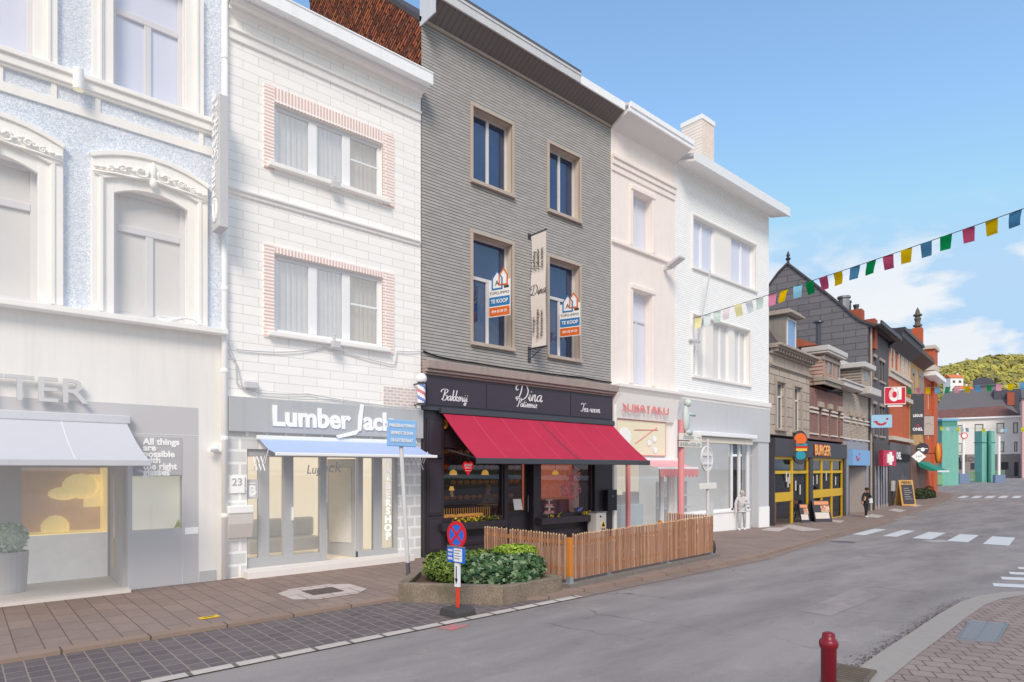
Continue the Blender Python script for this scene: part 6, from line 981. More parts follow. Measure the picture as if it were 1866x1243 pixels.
st = MB(); st.ball((.1, -.12, zat(770) + .12), .2, sq=(.8, .5, 2.2)); st.ball((.16, -.14, zat(770) + .62), .13); st.tube([(.1, -.12, zat(770) + .3), (.55, -.15, zat(770) + .25)], .05); st.tube([(.08, -.1, zat(770) - .3), (.35, -.15, zat(770) - .32)], .08); st.build('figurine', plain('pale_mint', W_(206, 218, 214), .5), o, smooth=True)
px = 1289.5; th = TH - math.atan((px - CX) / FOC); Ys = 11.6; Xs = Ys / math.tan(th); zs = g(Xs); dS = Xs * math.cos(TH) + Ys * math.sin(TH); zat = lambda py: EYE + (HY - py) / FOC * dS - zs
o = thing('traffic_sign', 'back of a round traffic sign on a pale post behind the fence', 'sign', (Xs, Ys, zs), rad(6)); MB().tube([(0, 0, 0), (0, 0, zat(800))], .05, 10).build('post', m_pp, o); MB().disc((0, zat(836)), .42, .03, .05, n=32).build('disc', m_paleshade, o); mb = MB(); mb.strip([(.44 * math.cos(2 * math.pi * i / 32), zat(836) + .44 * math.sin(2 * math.pi * i / 32)) for i in range(33)], [(.405 * math.cos(2 * math.pi * i / 32), zat(836) + .405 * math.sin(2 * math.pi * i / 32)) for i in range(33)], -.0, .055); mb.box(-.3, .3, -.02, .03, zat(836) + .1, zat(836) + .16).box(-.3, .3, -.02, .03, zat(836) - .2, zat(836) - .14); mb.build('rim', m_wht, o); bx('name_plate', m_pw, o, -.75, .55, -.08, -.05, zat(891), zat(880), .01); MB().box(.05, .3, -.06, .06, zat(936), zat(915)).build('bracket', m_pp, o)
# bollard
bd_ = 5.02; P = at_depth(1510, 1000, bd_); o = thing('bollard', 'dark red round metal bollard at the kerb in the foreground', 'bollard', (P.x, P.y, 0)); MB().lathe([(.058, 0), (.058, .86), (.062, .865), (.07, .88), (.072, .9), (.07, .92), (.06, .935), (.05, .94), (.047, .975), (.044, .985), (.03, .992), (0.001, .995)], 0, 0, 0, 28).build('post', plain('bollard_red', W_(126, 14, 34), .35, var=.1, scale=4, spec=.5, streak=.2), o, smooth=True); MB().lathe([(.09, 0), (.09, .02), (.06, .03)], 0, 0, 0, 24).build('collar', m_alud, o)
o['label'] = 'dark red round metal bollard at the kerb in the foreground'
# ground fittings
x, y = ground(1550, 1232); o = thing('drain_grate', 'rusty iron drain grate set in the kerb behind the red bollard', 'drain', (x, y, g(x) + .006), rad(8)); m_iron = plain('worn_iron', W_(120, 106, 92), .6, .3, var=.3, scale=12); mb = MB(); [mb.box(-.28 + .066 * i, -.28 + .066 * i + .03, -.16, .16, 0, .02) for i in range(9)]; mb.box(-.32, .32, -.2, -.16, 0, .022).box(-.32, .32, .16, .2, 0, .022).box(-.32, -.28, -.16, .16, 0, .022).box(.28, .32, -.16, .16, 0, .022); mb.build('grate', m_iron, o); bx('pit', m_dark, o, -.3, .3, -.18, .18, -.004, .002)
q = [ground(*p) for p in ((1742, 1166), (1817, 1172), (1838, 1140), (1766, 1135))]; cx, cy = sum(p[0] for p in q) / 4, sum(p[1] for p in q) / 4; o = thing('manhole_cover', 'square ribbed metal cover in the brown paving at the right', 'manhole cover', (cx, cy, g(cx) + .004)); m_steel = plain('ribbed_steel', W_(142, 144, 146), .45, .5, var=.15, scale=8)
Q = [Vector((p[0] - cx, p[1] - cy)) for p in q]; lerp2 = lambda u, v_: Q[0].lerp(Q[1], u).lerp(Q[3].lerp(Q[2], u), v_)
MB().prism([tuple(p) for p in Q], 'z', 0, .008).build('plate', m_steel, o); mb = MB()
for i in range(22):
    v0 = .06 + .88 * i / 22; mb.prism([tuple(lerp2(u_, w_)) for u_, w_ in ((.06, v0), (.94, v0), (.94, v0 + .018), (.06, v0 + .018))], 'z', .008, .013)
for (u0, v0), (u1, v1) in (((0, 0), (1, .03)), ((0, .97), (1, 1)), ((0, .03), (.025, .97)), ((.975, .03), (1, .97)), ((.49, .03), (.505, .97))): mb.prism([tuple(lerp2(u_, w_)) for u_, w_ in ((u0, v0), (u1, v0), (u1, v1), (u0, v1))], 'z', .008, .015)
mb.build('rib_pattern', m_alu, o)
q = [Vector(ground(*p)) for p in ((513, 1081), (537, 1094), (560, 1095), (640, 1083), (661, 1075), (640, 1066), (610, 1065), (540, 1073))]; c = sum(q, Vector((0, 0))) / 8; o = thing('manhole_cover', 'octagonal pale concrete manhole frame with a dark grid in the left pavement', 'manhole cover', (c.x, c.y, g(c.x) + .006)); hx = max(abs(p.x - c.x) for p in q); hy = max(abs(p.y - c.y) for p in q); k = .55; MB().prism([(-hx, -hy * k), (-hx * k, -hy), (hx * k, -hy), (hx, -hy * k), (hx, hy * k), (hx * k, hy), (-hx * k, hy), (-hx, hy * k)], 'z', 0, .004).build('frame', paving('octagon_tiles', W_(206, 192, 186), W_(196, 184, 178), W_(140, 126, 120), .5, .5, .012, False), o); mb = MB(); [mb.box(-hx * .42 + hx * .285 * i, -hx * .42 + hx * .285 * i + hx * .26, -hy * .42 + hy * .44 * j, -hy * .42 + hy * .44 * j + hy * .4, .004, .012) for i in range(3) for j in range(2)]; mb.build('grid', plain('dark_iron', W_(104, 92, 88), .7, .2, var=.2, scale=10, bump=.4), o)
x, y = ground(381, 1126); o = thing('survey_marker', 'small yellow rectangular marker plate on the left pavement', 'marker', (x, y, .005), rad(4)); bx('plate', plain('marker_yellow', W_(236, 196, 20), .5), o, -.14, .14, -.06, .06, 0, .012, .003); bx('print', m_dark, o, -.08, .08, -.015, .015, .012, .014)
x, y = ground(1535, 988, RDZ); o = thing('manhole_cover', 'round dark manhole cover in the road before the zebra crossing', 'manhole cover', (x, y, g(x) + RDZ + .004)); MB().lathe([(.42, 0), (.42, .004), (.36, .006)], 0, 0, 0, 28).build('lid', plain('manhole_dark', W_(104, 102, 106), .7, var=.15, scale=10, bump=.3), o)
# electric cabinet
x0, y0 = 15.55, 13.35; o = thing('electric_cabinet', 'pale metal electric cabinet with a yellow warning triangle between bakery and sushi bar', 'cabinet', (x0, y0, g(x0))); m_cab = plain('cabinet_grey', W_(198, 196, 194), .45, var=.06, streak=.3); bx('casing', m_cab, o, -.24, .24, -.18, .2, 0, 1.02, .01); bx('lid', m_alu, o, -.26, .26, -.2, .22, 1.02, 1.05, .008); MB().prism([(-.04, .56), (.2, .56), (.08, .78)], 'y', -.192, -.184).build('warning_triangle', plain('warning_yellow', W_(236, 190, 30), .5), o); MB().prism([(.0, .58), (.16, .58), (.08, .73)], 'y', -.196, -.192).prism([(.065, .61), (.1, .66), (.08, .7)], 'y', -.2, -.196).build('triangle_border', m_dark, o); bx('notice', m_ink, o, -.02, .18, -.19, -.184, .46, .51); MB().disc((-.05, .9), .03, -.2, -.18).build('lock', m_dark, o)
# ------------------------------------------------------------------ planter with shrubs
m_agg = None
t = NT('exposed_aggregate'); v = t.coords(); nz = t.noise(v, 55, 4, .7); col = t.mix(t.ramp(nz, .35, .65), W_(112, 98, 86), W_(164, 150, 134)); col = t.mix(t.ramp(t.noise(v, 1.8, 8, .7), .45, .7), col, W_(104, 98, 80)); m_agg = t.done(col, .9, 0, t.bump(nz, .5, .01), .2)
PL = [(5.85, 9.62), (7.06, 8.16), (8.55, 8.2), (8.62, 10.3), (6.85, 10.7)]; o = thing('planter', 'low concrete planter with exposed aggregate sides full of shrubs', 'planter', (0, 0, 0))
n = len(PL); cen = Vector((sum(p[0] for p in PL) / n, sum(p[1] for p in PL) / n)); inn = [tuple(Vector(p) + (cen - Vector(p)).normalized() * .2) for p in PL]; hp = .28
for i in range(n):
    a, b, ib, ia = PL[i], PL[(i + 1) % n], inn[(i + 1) % n], inn[i]; e = .004; A, B = Vector(a), Vector(b); dd_ = (B - A).normalized() * e
    MB().prism([tuple(A + dd_), tuple(B - dd_), tuple(Vector(ib) - dd_), tuple(Vector(ia) + dd_)], 'z', -.1, hp - .01 * (i % 2)).build('wall_slab', m_agg, o, bevel=.012)
MB().poly([(p[0], p[1], hp - .1) for p in inn]).build('soil', plain('soil', W_(92, 76, 62), .95, var=.4, scale=14, bump=.8, bscale=30), o)
def plant(name, label, x, y, blobs, nl, size, cols, asp, twigs=0, core=True, group=None):
    o = thing(name, label, 'shrub', (x, y, hp - .1), 0, group); mb = MB(); leaf_mass(mb, blobs, nl, size, 3, asp); ms = [plain('%s_leaf_%d' % (label[:12].replace(' ', '_'), i), c_, .6, var=.25, scale=6, spec=.3) for i, c_ in enumerate(cols)]; mb.build('foliage', ms, o)
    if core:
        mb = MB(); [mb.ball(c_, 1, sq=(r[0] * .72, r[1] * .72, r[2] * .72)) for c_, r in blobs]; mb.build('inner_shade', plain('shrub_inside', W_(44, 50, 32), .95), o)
    mb = MB()
    for k in range(max(twigs, 2)): c_, r = random.choice(blobs); mb.tube([(c_[0] + random.uniform(-.1, .1), c_[1] + random.uniform(-.1, .1), 0), (c_[0] + random.uniform(-.2, .2), c_[1] + random.uniform(-.15, .15), c_[2])], [.02, .008], 5)
    mb.build('stem', plain('bark', W_(96, 76, 58), .9), o); return o
random.seed(11)
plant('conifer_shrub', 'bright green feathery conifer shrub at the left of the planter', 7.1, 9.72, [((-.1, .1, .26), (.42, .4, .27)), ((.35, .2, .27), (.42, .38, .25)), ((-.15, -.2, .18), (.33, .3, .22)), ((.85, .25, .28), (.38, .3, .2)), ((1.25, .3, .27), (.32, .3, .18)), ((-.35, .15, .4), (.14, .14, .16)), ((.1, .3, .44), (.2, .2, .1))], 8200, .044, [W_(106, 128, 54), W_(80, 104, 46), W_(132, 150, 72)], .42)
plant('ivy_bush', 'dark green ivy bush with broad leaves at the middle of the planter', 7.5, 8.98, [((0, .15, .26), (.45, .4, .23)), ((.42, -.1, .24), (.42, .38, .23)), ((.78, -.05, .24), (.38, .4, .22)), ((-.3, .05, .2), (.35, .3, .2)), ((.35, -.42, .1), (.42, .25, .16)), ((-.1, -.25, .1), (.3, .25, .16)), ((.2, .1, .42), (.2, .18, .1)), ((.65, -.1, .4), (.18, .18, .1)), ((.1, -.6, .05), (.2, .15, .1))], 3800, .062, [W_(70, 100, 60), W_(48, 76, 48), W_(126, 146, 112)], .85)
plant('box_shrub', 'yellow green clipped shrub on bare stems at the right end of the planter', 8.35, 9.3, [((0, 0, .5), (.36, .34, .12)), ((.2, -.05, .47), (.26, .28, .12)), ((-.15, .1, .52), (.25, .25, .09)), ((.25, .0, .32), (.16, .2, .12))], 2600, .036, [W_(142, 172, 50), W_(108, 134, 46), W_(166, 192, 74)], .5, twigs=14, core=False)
# ------------------------------------------------------------------ slat fence round the terrace
t = NT('larch_slats'); v = t.coords(); sp = t.n('ShaderNodeSeparateXYZ'); t.l(v, sp.inputs[0]); ad = t.n('ShaderNodeMath', operation='MULTIPLY'); ad.inputs[1].default_value = 1 / .078; t.l(sp.outputs[0], ad.inputs[0]); fl = t.n('ShaderNodeMath', operation='FLOOR'); t.l(ad.outputs[0], fl.inputs[0]); wn = t.n('ShaderNodeTexWhiteNoise', noise_dimensions='1D'); t.l(fl.outputs[0], wn.inputs['W'])
mp = t.n('ShaderNodeMapping'); mp.inputs['Scale'].default_value = (60, 20, 2.2); t.l(v, mp.inputs[0]); gr = t.noise(mp.outputs[0], 1, 6, .65); col = t.mix(wn.outputs[0], W_(204, 160, 130), W_(160, 117, 93)); col = t.mix(t.ramp(gr, .4, .7), col, t.mix(1., col, (.66, .6, .56, 1), 'MULTIPLY')); col = t.mix(t.ramp(t.noise(v, 11, 4, .6), .66, .72), col, W_(226, 196, 166)); m_slat = t.done(col, .75, 0, t.bump(gr, .3, .006), .25)
m_ends = plain('fresh_wood', W_(216, 180, 140), .7, var=.1); m_post = plain('orange_wood_post', W_(206, 128, 48), .6, var=.15, scale=6); m_galv = plain('galvanised', W_(176, 180, 184), .4, .5, var=.1); m_beam = plain('grey_timber', W_(130, 122, 116), .85, var=.2, scale=8, bump=.3)
fe = thing('terrace_fence', 'low fence of narrow vertical wooden slats around the bakery terrace', 'fence', (8.95, 8.42, 0))
def panel(a, b, name='slat_panel', inside=False):
    A, B = Vector(a), Vector(b); d = B - A; L = d.length; o = bpy.data.objects.new(name, None); ang = math.atan2(d.y, d.x); N = int(L / .078); mb = MB(); random.seed(int(L * 100))
    za, zb = g(A.x), g(B.x)
    for i in range(N):
        s = i * .078 + .012; z = za + (zb - za) * s / L; h = 1.0 - z + random.uniform(-.012, .012); j = random.uniform(-.004, .004); w = .047
        mb.box(s, s + w, -.014 + j, .0 + j, z + .14, z + h); mb.prism([(s, z + h), (s + w, z + h), (s + w / 2, z + h + .03)], 'y', -.014 + j, .0 + j, 1)
    me = mb.build(name, [m_slat, m_ends], fe); me.location = Vector((A.x, A.y, 0)) - fe.location; me.rotation_euler = (0, 0, ang)
    r = MB(); [r.prism([(0, za + z), (L, zb + z), (L, zb + z + .07), (0, za + z + .07)], 'y', .008, .04) for z in (.3, .82)]; ro = r.build('rail', m_post, me)
    return me
CR = (8.97, 8.4); p1 = (10.45, 8.59); p2 = (13.1, 8.93); p3 = (15.7, 9.26); LB = (8.85, 10.9)
panel(LB, (8.87, 10.1)); panel((8.872, 10.08), (8.945, 8.43)); panel((9.03, 8.4), p1); panel(p1, p2); panel(p2, p3); panel((15.72, 9.32), (15.7, 10.85))
for i, (x, y) in enumerate((CR, p1, p2, p3, (15.66, 10.9))):
    z = g(x); po = MB().box(-.045, .045, -.045, .045, .16, .96 if not i else .9).build('post', m_post if i in (0, 4) else m_beam, fe, bevel=.006); po.location = Vector((x, y + .1 if i else y, z)) - fe.location; fo = MB().box(-.05, .05, -.05, .05, .0, .2).box(-.12, .12, -.1, .1, .06, .075).build('post_foot', m_galv, po)
b0 = Vector((8.85, 8.27)); b1 = Vector((15.9, 9.17)); d = (b1 - b0); nn = Vector((-d.y, d.x)).normalized(); mb = MB(); K = 3
for k in range(K):
    a, b = b0 + d * (k / K), b0 + d * ((k + 1) / K - .004); za, zb = g(a.x), g(b.x); vs = []
    for q_, zz in ((a, za), (b, zb)):
        for off in (0, .22): 
            for h in (0, .075): r_ = q_ + nn * off; vs.append((r_.x, r_.y, zz + h))
    mb.add(vs, [(0, 4, 5, 1), (2, 3, 7, 6), (1, 5, 7, 3), (0, 2, 6, 4), (0, 1, 3, 2), (4, 6, 7, 5)])
bo = mb.build('base_beam', m_beam, fe); bo.location = -fe.location
wh = thing('trolley_wheel', 'small black wheel standing behind the right end of the slat fence', 'wheel', (16.05, 9.55, g(16) + .22), rad(60)); mb = MB(); mb.tube([(.2 * math.cos(2 * math.pi * i / 20), 0, .2 * math.sin(2 * math.pi * i / 20)) for i in range(21)], .04, 8); mb.build('tyre', m_rubber, wh, smooth=True); MB().disc((0, 0), .16, -.015, .015).build('rim', m_alu, wh)
# ------------------------------------------------------------------ far pavement furniture
gx, gy, gz = stand(1649, 921); o = thing('chalkboard', 'wooden framed black chalkboard standing on the pavement near the corner', 'menu board', (gx, gy, gz), rad(-40)); fmz = plain('chalk_frame', W_(206, 160, 96), .6, var=.1); MB().prism([(-.5, 0), (-.45, 0), (-.02, 1.95), (-.08, 1.95)], 'x', -.55, .55).build('frame', fmz, o); f = lambda z: -.51 + .41 * z / 1.95 - .04; mb = MB(); mb.quad((-.42, f(.15), .15), (.42, f(.15), .15), (.42, f(1.6), 1.6), (-.42, f(1.6), 1.6)); mb.build('slate_panel', m_chg, o); MB().prism([(-.06, 1.9), (0, 1.9), (.5, 0), (.45, 0)], 'x', -.55, .55).build('back_leg', fmz, o); tt = text('MENU', .28, m_chg, o, (0, f(1.77) - .0, 1.77)); mb = MB(); [mb.quad((-.3, f(.5 + .16 * i) - .01, .5 + .16 * i), (.3 - .1 * (i % 3), f(.5 + .16 * i) - .01, .5 + .16 * i), (.3 - .1 * (i % 3), f(.54 + .16 * i) - .01, .54 + .16 * i), (-.3, f(.54 + .16 * i) - .01, .54 + .16 * i)) for i in range(6)]; mb.build('chalk_lettering', plain('chalk', W_(160, 160, 160), .8), o)
gx, gy, gz = stand(1625, 921); o = thing('meter_cabinet', 'small grey box on a black post beside the crimson sign shop', 'cabinet', (gx, gy, gz), rad(8)); bx('box', m_cab, o, -.33, .33, -.2, .2, 1.1, 1.9, .02); bx('post', m_chg, o, -.12, .12, -.1, .1, 0, 1.1)
gx, gy, gz = stand(1686, 908); plant_o = thing('corner_shrub', 'dark green spreading shrub in front of the corner house', 'shrub', (gx, gy, gz)); mb = MB(); leaf_mass(mb, [((-.9, .1, .35), (.9, .6, .55)), ((.6, 0, .3), (1.0, .6, .5)), ((1.6, .1, .5), (.5, .4, .6))], 900, .16, 3, .3); mb.build('foliage', [plain('dk_a', W_(62, 76, 50), .8), plain('dk_b', W_(84, 98, 60), .8), plain('dk_c', W_(48, 58, 44), .8)], plant_o); MB().tube([(0, 0, 0), (.1, 0, .6)], .06).build('stem', plain('bark', W_(96, 76, 58), .9), plant_o)
# ================================================================== people
m_skin = plain('skin', W_(206, 160, 138), .6, var=.05)
def person(label, loc, rz, h, cols, lean=.0, head_tilt=(0, 0), arms=None, stride=.12, skinm=None, bag=None, hair_long=False, seat=False):
    skin_m, top_m, leg_m, shoe_m, hair_m = cols; o = thing('person', label, 'person', loc, rz); k = h / 1.7; V = lambda x, y, z: (x * k, y * k, z * k)
    hy = -lean * .55; sh = (0, -lean * .42, 1.38 - lean * .12); nk = (0, -lean * .5, 1.46 - lean * .15); hd = (head_tilt[0], -lean * .62 + head_tilt[1] - .02, 1.58 - lean * .2)
    s = stride; FL, FR = (-.1, -s, 0), (.1, s * .6, 0); KL_, KR = (-.1, -s * .6 - .05, .48), (.1, s * .2 - .05, .48)
    aL, aR = arms or (((-.25, -lean * .4, 1.1), (-.28, -lean * .5 - .04, .84)), ((.25, -lean * .4, 1.1), (.28, -lean * .5 - .04, .84)))
    J = [(V(0, .0, .92), .13 * k), (V(0, -lean * .2, 1.14), .115 * k), (V(*sh), .13 * k), (V(*nk), .052 * k), (V(hd[0], hd[1], hd[2] - .05), .072 * k), (V(*hd), .092 * k), (V(hd[0], hd[1], hd[2] + .09), .068 * k),
         (V(-.09, 0, .86), .088 * k), (V(*KL_), .06 * k), (V(FL[0], FL[1], .09), .04 * k), (V(.09, 0, .86), .088 * k), (V(*KR), .06 * k), (V(FR[0], FR[1], .09), .04 * k),
         (V(-.17, sh[1], sh[2] - .01), .058 * k), (V(*aL[0]), .043 * k), (V(*aL[1]), .033 * k), (V(.17, sh[1], sh[2] - .01), .058 * k), (V(*aR[0]), .043 * k), (V(*aR[1]), .033 * k)]
    E = [(0, 1), (1, 2), (2, 3), (3, 4), (4, 5), (5, 6), (0, 7), (7, 8), (8, 9), (0, 10), (10, 11), (11, 12), (2, 13), (13, 14), (14, 15), (2, 16), (16, 17), (17, 18)]
    # hands: palm, four fingers and a thumb on each wrist
    for wi, sgn in ((15, -1), (18, 1)):
        wv, ev = Vector(J[wi][0]), Vector(J[wi - 1][0]); d = (wv - ev).normalized(); sd = d.cross(Vector((0, 1, 0))).normalized(); pm = wv + d * .07 * k; J.append((tuple(pm), .026 * k)); pi_ = len(J) - 1; E.append((wi, pi_))
        for f in range(4): J.append((tuple(pm + d * (.075 - .008 * abs(f - 1.3)) * k + sd * (f - 1.5) * .019 * k), .008 * k)); E.append((pi_, len(J) - 1))
        J.append((tuple(pm + sd * sgn * .045 * k + d * .02 * k), .01 * k)); E.append((pi_, len(J) - 1))
    skin('body', J, E, skin_m, o)
    Tj = [(J[i][0], J[i][1] * 1.16) for i in (0, 1, 2)]; Tj.append((V(nk[0], nk[1] , nk[2] - .03), .06 * k)); Te = [(0, 1), (1, 2), (2, 3)]
    for b in (13, 16): q = len(Tj); Tj += [(J[b][0], J[b][1] * 1.25), (J[b + 1][0], J[b + 1][1] * 1.4), (tuple(Vector(J[b + 1][0]).lerp(Vector(J[b + 2][0]), .97)), J[b + 2][1] * 1.35)]; Te += [(2, q), (q, q + 1), (q + 1, q + 2)]
    Tj.append((V(0, 0, .84), .15 * k)); Te.append((0, len(Tj) - 1)); skin('jacket', Tj, Te, top_m, o)
    Lj = [(V(0, 0, .92), .135 * k)]; Le = []
    for b in (7, 10): q = len(Lj); Lj += [(J[b][0], J[b][1] * 1.14), (J[b + 1][0], J[b + 1][1] * 1.2), (J[b + 2][0], J[b + 2][1] * 1.3)]; Le += [(0, q), (q, q + 1), (q + 1, q + 2)]
    skin('trousers', Lj, Le, leg_m, o)
    for F in (FL, FR): skin('shoe', [(V(F[0], F[1] + .04, .05), .045 * k), (V(F[0], F[1] - .06, .04), .042 * k), (V(F[0] * 1.1, F[1] - .15, .03), .032 * k)], [(0, 1), (1, 2)], shoe_m, o)
    H = V(*hd); mb = MB(); n_, m_ = 14, 8; hr = .108 * k
    for i in range(m_):
        for j in range(n_):
            P_ = lambda a, b: (H[0] + hr * .92 * math.sin(math.pi * .62 * a / m_) * math.cos(2 * math.pi * b / n_), H[1] + .022 * k + hr * 1.08 * math.sin(math.pi * .62 * a / m_) * math.sin(2 * math.pi * b / n_), H[2] + .035 * k + hr * 1.12 * math.cos(math.pi * .62 * a / m_))
            mb.quad(P_(i, j), P_(i + 1, j), P_(i + 1, j + 1), P_(i, j + 1))
    if hair_long: mb.ball((H[0], H[1] + .05 * k, H[2] - .1 * k), .1 * k, sq=(1.1, .8, 1.9))
    mb.build('hair', hair_m, o, smooth=True)
    fy = H[1] - .09 * k; fc = MB(); [fc.ball((H[0] + e * .034 * k, fy, H[2] + .005 * k), .011 * k, n=6, m=4) for e in (-1, 1)]; fc.build('eyes', m_dark, o).name = 'eye'; fc = MB().ball((H[0], fy - .012 * k, H[2] - .025 * k), .016 * k, n=6, m=4, sq=(.8, 1, 1.3)); fc.build('nose', skin_m, o); fc = MB().box(H[0] - .022 * k, H[0] + .022 * k, fy - .002 * k, fy + .01, H[2] - .062 * k, H[2] - .054 * k); fc.build('mouth', plain('lip', W_(170, 100, 92), .6), o)
    [MB().ball((H[0] + e * .09 * k, H[1] + .01 * k, H[2] - .005 * k), .025 * k, n=6, m=5, sq=(.4, .8, 1.3)).build('ear', skin_m, o) for e in (-1, 1)]
    return o
bk = plain('black_cloth', W_(38, 38, 42), .85, var=.2, scale=12); m_hair = plain('dark_hair', W_(36, 28, 28), .6)
gx, gy, gz = stand(1577, 943)
pe = person('walking person in black clothes and white trainers carrying a white bag', (gx, gy, gz), rad(-20), 1.78, (m_skin, bk, bk, plain('white_shoe', W_(230, 230, 230), .5), m_hair), lean=.18, head_tilt=(-.06, -.03), arms=(((-.3, -.06, 1.12), (-.36, -.12, .9)), ((.27, -.1, 1.14), (.08, -.3, 1.22))), stride=.1)
hb_ = thing('handbag', 'white shoulder bag hanging at the side of the walking person', 'bag', (gx + .32 * math.cos(rad(-20)), gy + .32 * math.sin(rad(-20)) - .05, gz + .98), rad(-30)); MB().prism([(-.16, -.14), (.16, -.14), (.13, .13), (-.13, .13)], 'y', -.05, .05).build('pouch', plain('white_leather', W_(222, 222, 222), .5, var=.05), hb_, bevel=.03); MB().tube([(-.1, 0, .12), (-.14, 0, .32), (-.12, 0, .5)], .014, 6).build('strap', MATS['white_leather'], hb_)
pal = lambda n, *c_: plain('faded_' + n, W_(*c_), .8, var=.05)
gx, gy, gz = stand(1350, 966); person('faded pale person in grey top leaning against the corner shop plinth', (gx, gy - .05, gz), rad(-60), 1.72, (pal('skin', 228, 206, 196), pal('top', 206, 207, 211), pal('trousers', 176, 177, 182), pal('shoe', 236, 236, 236), pal('hair', 188, 182, 178)), lean=.22, arms=(((-.26, -.12, 1.12), (-.24, -.2, .86)), ((.27, -.1, 1.12), (.1, -.3, 1.15))), stride=.18)
person('faded person in a dark apron inside the barbershop doorway', (F1.x + F1.X(604, -1.2), D + 1.3, .14), rad(40), 1.6, (pal('skin2', 206, 196, 190), pal('apron', 168, 168, 170), pal('apron', 168, 168, 170), pal('apron', 168, 168, 170), pal('hair2', 172, 170, 170)), lean=.1)
person('blurred long haired person in a beige top inside the left bakery window', (F4.x + F4.X(891, -1.5), D + 1.55, .1), rad(10), 1.7, (m_skin, plain('beige_top', W_(150, 118, 100), .8), bk, bk, plain('blond_hair', W_(176, 140, 110), .7)), hair_long=True)
x_ = F2.w(X2(1500, -.8), .8, -.3); person('dark haired seated customer behind the yellow burger bar window', tuple(x_ + Vector((0, 0, -.35))), rad(-20), 1.6, (m_skin, bk, bk, bk, m_hair))
# ================================================================== bunting
def bunting(label, A, B, sag, ts, size, cols, order, dirv, cordm):
    o = thing('bunting', label, 'bunting', (0, 0, 0)); A, B = Vector(A), Vector(B); pos = lambda t_: A.lerp(B, t_) - Vector((0, 0, sag * 4 * t_ * (1 - t_))); MB().tube([tuple(pos(i / 40)) for i in range(41)], .012, 5).build('cord', cordm, o); d = (B - A).normalized(); rnd = random.Random(5)
    for i, t_ in enumerate(ts):
        p = pos(t_); w = size * .34; sw = rnd.uniform(-.12, .12); mb = MB(); n = 5; yaw = rnd.uniform(-.25, .25); dd_ = Vector((d.x * math.cos(yaw) - d.y * math.sin(yaw), d.x * math.sin(yaw) + d.y * math.cos(yaw), d.z)); pr = Vector((-dd_.y, dd_.x, 0))
        rows = []
        for j in range(n + 1):
            f = j / n; ww = w * (1 - .14 * f); c_ = p + Vector((0, 0, -size * .98 * f)) + pr * (sw * f * size + .03 * math.sin(f * 4 + i)) + dd_ * (sw * .6 * f * size); rows.append((c_ - dd_ * ww, c_ + dd_ * ww))
        for j in range(n): mb.quad(tuple(rows[j][0]), tuple(rows[j][1]), tuple(rows[j + 1][1]), tuple(rows[j + 1][0]))
        mb.build('flag', cols[order(i)], o, smooth=True)
    return o, pos
def cloth(n, c_):
    t = NT(n); p = t.n('ShaderNodeBsdfDiffuse'); q = t.n('ShaderNodeBsdfTranslucent'); cc = t.mix(t.noise(t.coords(), 6, 4), sc4(c_, .85), sc4(c_, 1.15)); t.l(cc, p.inputs[0]); t.l(cc, q.inputs[0]); m_ = t.n('ShaderNodeMixShader'); m_.inputs[0].default_value = .3; t.l(p.outputs[0], m_.inputs[1]); t.l(q.outputs[0], m_.inputs[2]); t.l(m_.outputs[0], t.out.inputs[0]); MATS[n] = t.m; return t.m
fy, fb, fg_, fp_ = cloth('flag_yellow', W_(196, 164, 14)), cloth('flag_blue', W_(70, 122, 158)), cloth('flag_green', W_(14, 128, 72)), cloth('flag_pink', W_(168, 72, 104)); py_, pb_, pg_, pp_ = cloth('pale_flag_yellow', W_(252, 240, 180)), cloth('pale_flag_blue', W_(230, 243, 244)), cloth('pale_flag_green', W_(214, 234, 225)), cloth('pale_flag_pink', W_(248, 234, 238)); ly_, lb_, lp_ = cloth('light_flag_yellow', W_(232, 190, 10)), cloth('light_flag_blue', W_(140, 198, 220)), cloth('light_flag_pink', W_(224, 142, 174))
XB = 21.5; A = Vector((XB, 13.7, 0)); 
def on_plane(px, py, x): r = ray(px, py); t_ = x / r[0]; return Vector((x, r[1] * t_, EYE + r[2] * t_))
A = on_plane(1262, 581, XB); B = on_plane(1900, 368, XB); sag = 0; M = on_plane(1563, 484, XB); tM = (M.y - A.y) / (B.y - A.y); zl_ = A.z + (B.z - A.z) * tM; sag = (zl_ - M.z) / (4 * tM * (1 - tM))
fpx = [1271, 1288, 1306, 1325, 1345, 1365, 1384, 1407, 1428, 1454, 1476, 1501, 1527, 1558, 1587, 1618, 1652, 1688, 1724, 1765, 1806, 1850]; ts = [(on_plane(p, 500, XB).y - A.y) / (B.y - A.y) for p in fpx]
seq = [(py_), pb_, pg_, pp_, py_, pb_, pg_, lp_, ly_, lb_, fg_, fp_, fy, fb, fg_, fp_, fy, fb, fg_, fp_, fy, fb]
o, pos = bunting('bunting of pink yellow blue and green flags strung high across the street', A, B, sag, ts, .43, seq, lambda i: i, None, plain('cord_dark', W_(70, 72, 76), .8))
def cross_bunting(label, X_, pA_, pB_, pM, fpx, size, cols):
    A = on_plane(*pA_, X_); B = on_plane(*pB_, X_); M = on_plane(*pM, X_); tM = (M.y - A.y) / (B.y - A.y); sag = (A.z + (B.z - A.z) * tM - M.z) / (4 * tM * (1 - tM)); ts = [(on_plane(p, 700, X_).y - A.y) / (B.y - A.y) for p in fpx]; bunting(label, A, B, sag, ts, size, cols, lambda i: i % len(cols), None, plain('cord_pale', W_(170, 168, 166), .8))
C2 = [cloth('far_green', W_(60, 150, 100)), cloth('far_pink', W_(222, 160, 176)), cloth('far_yellow', W_(226, 196, 20)), cloth('far_blue', W_(110, 176, 220))]
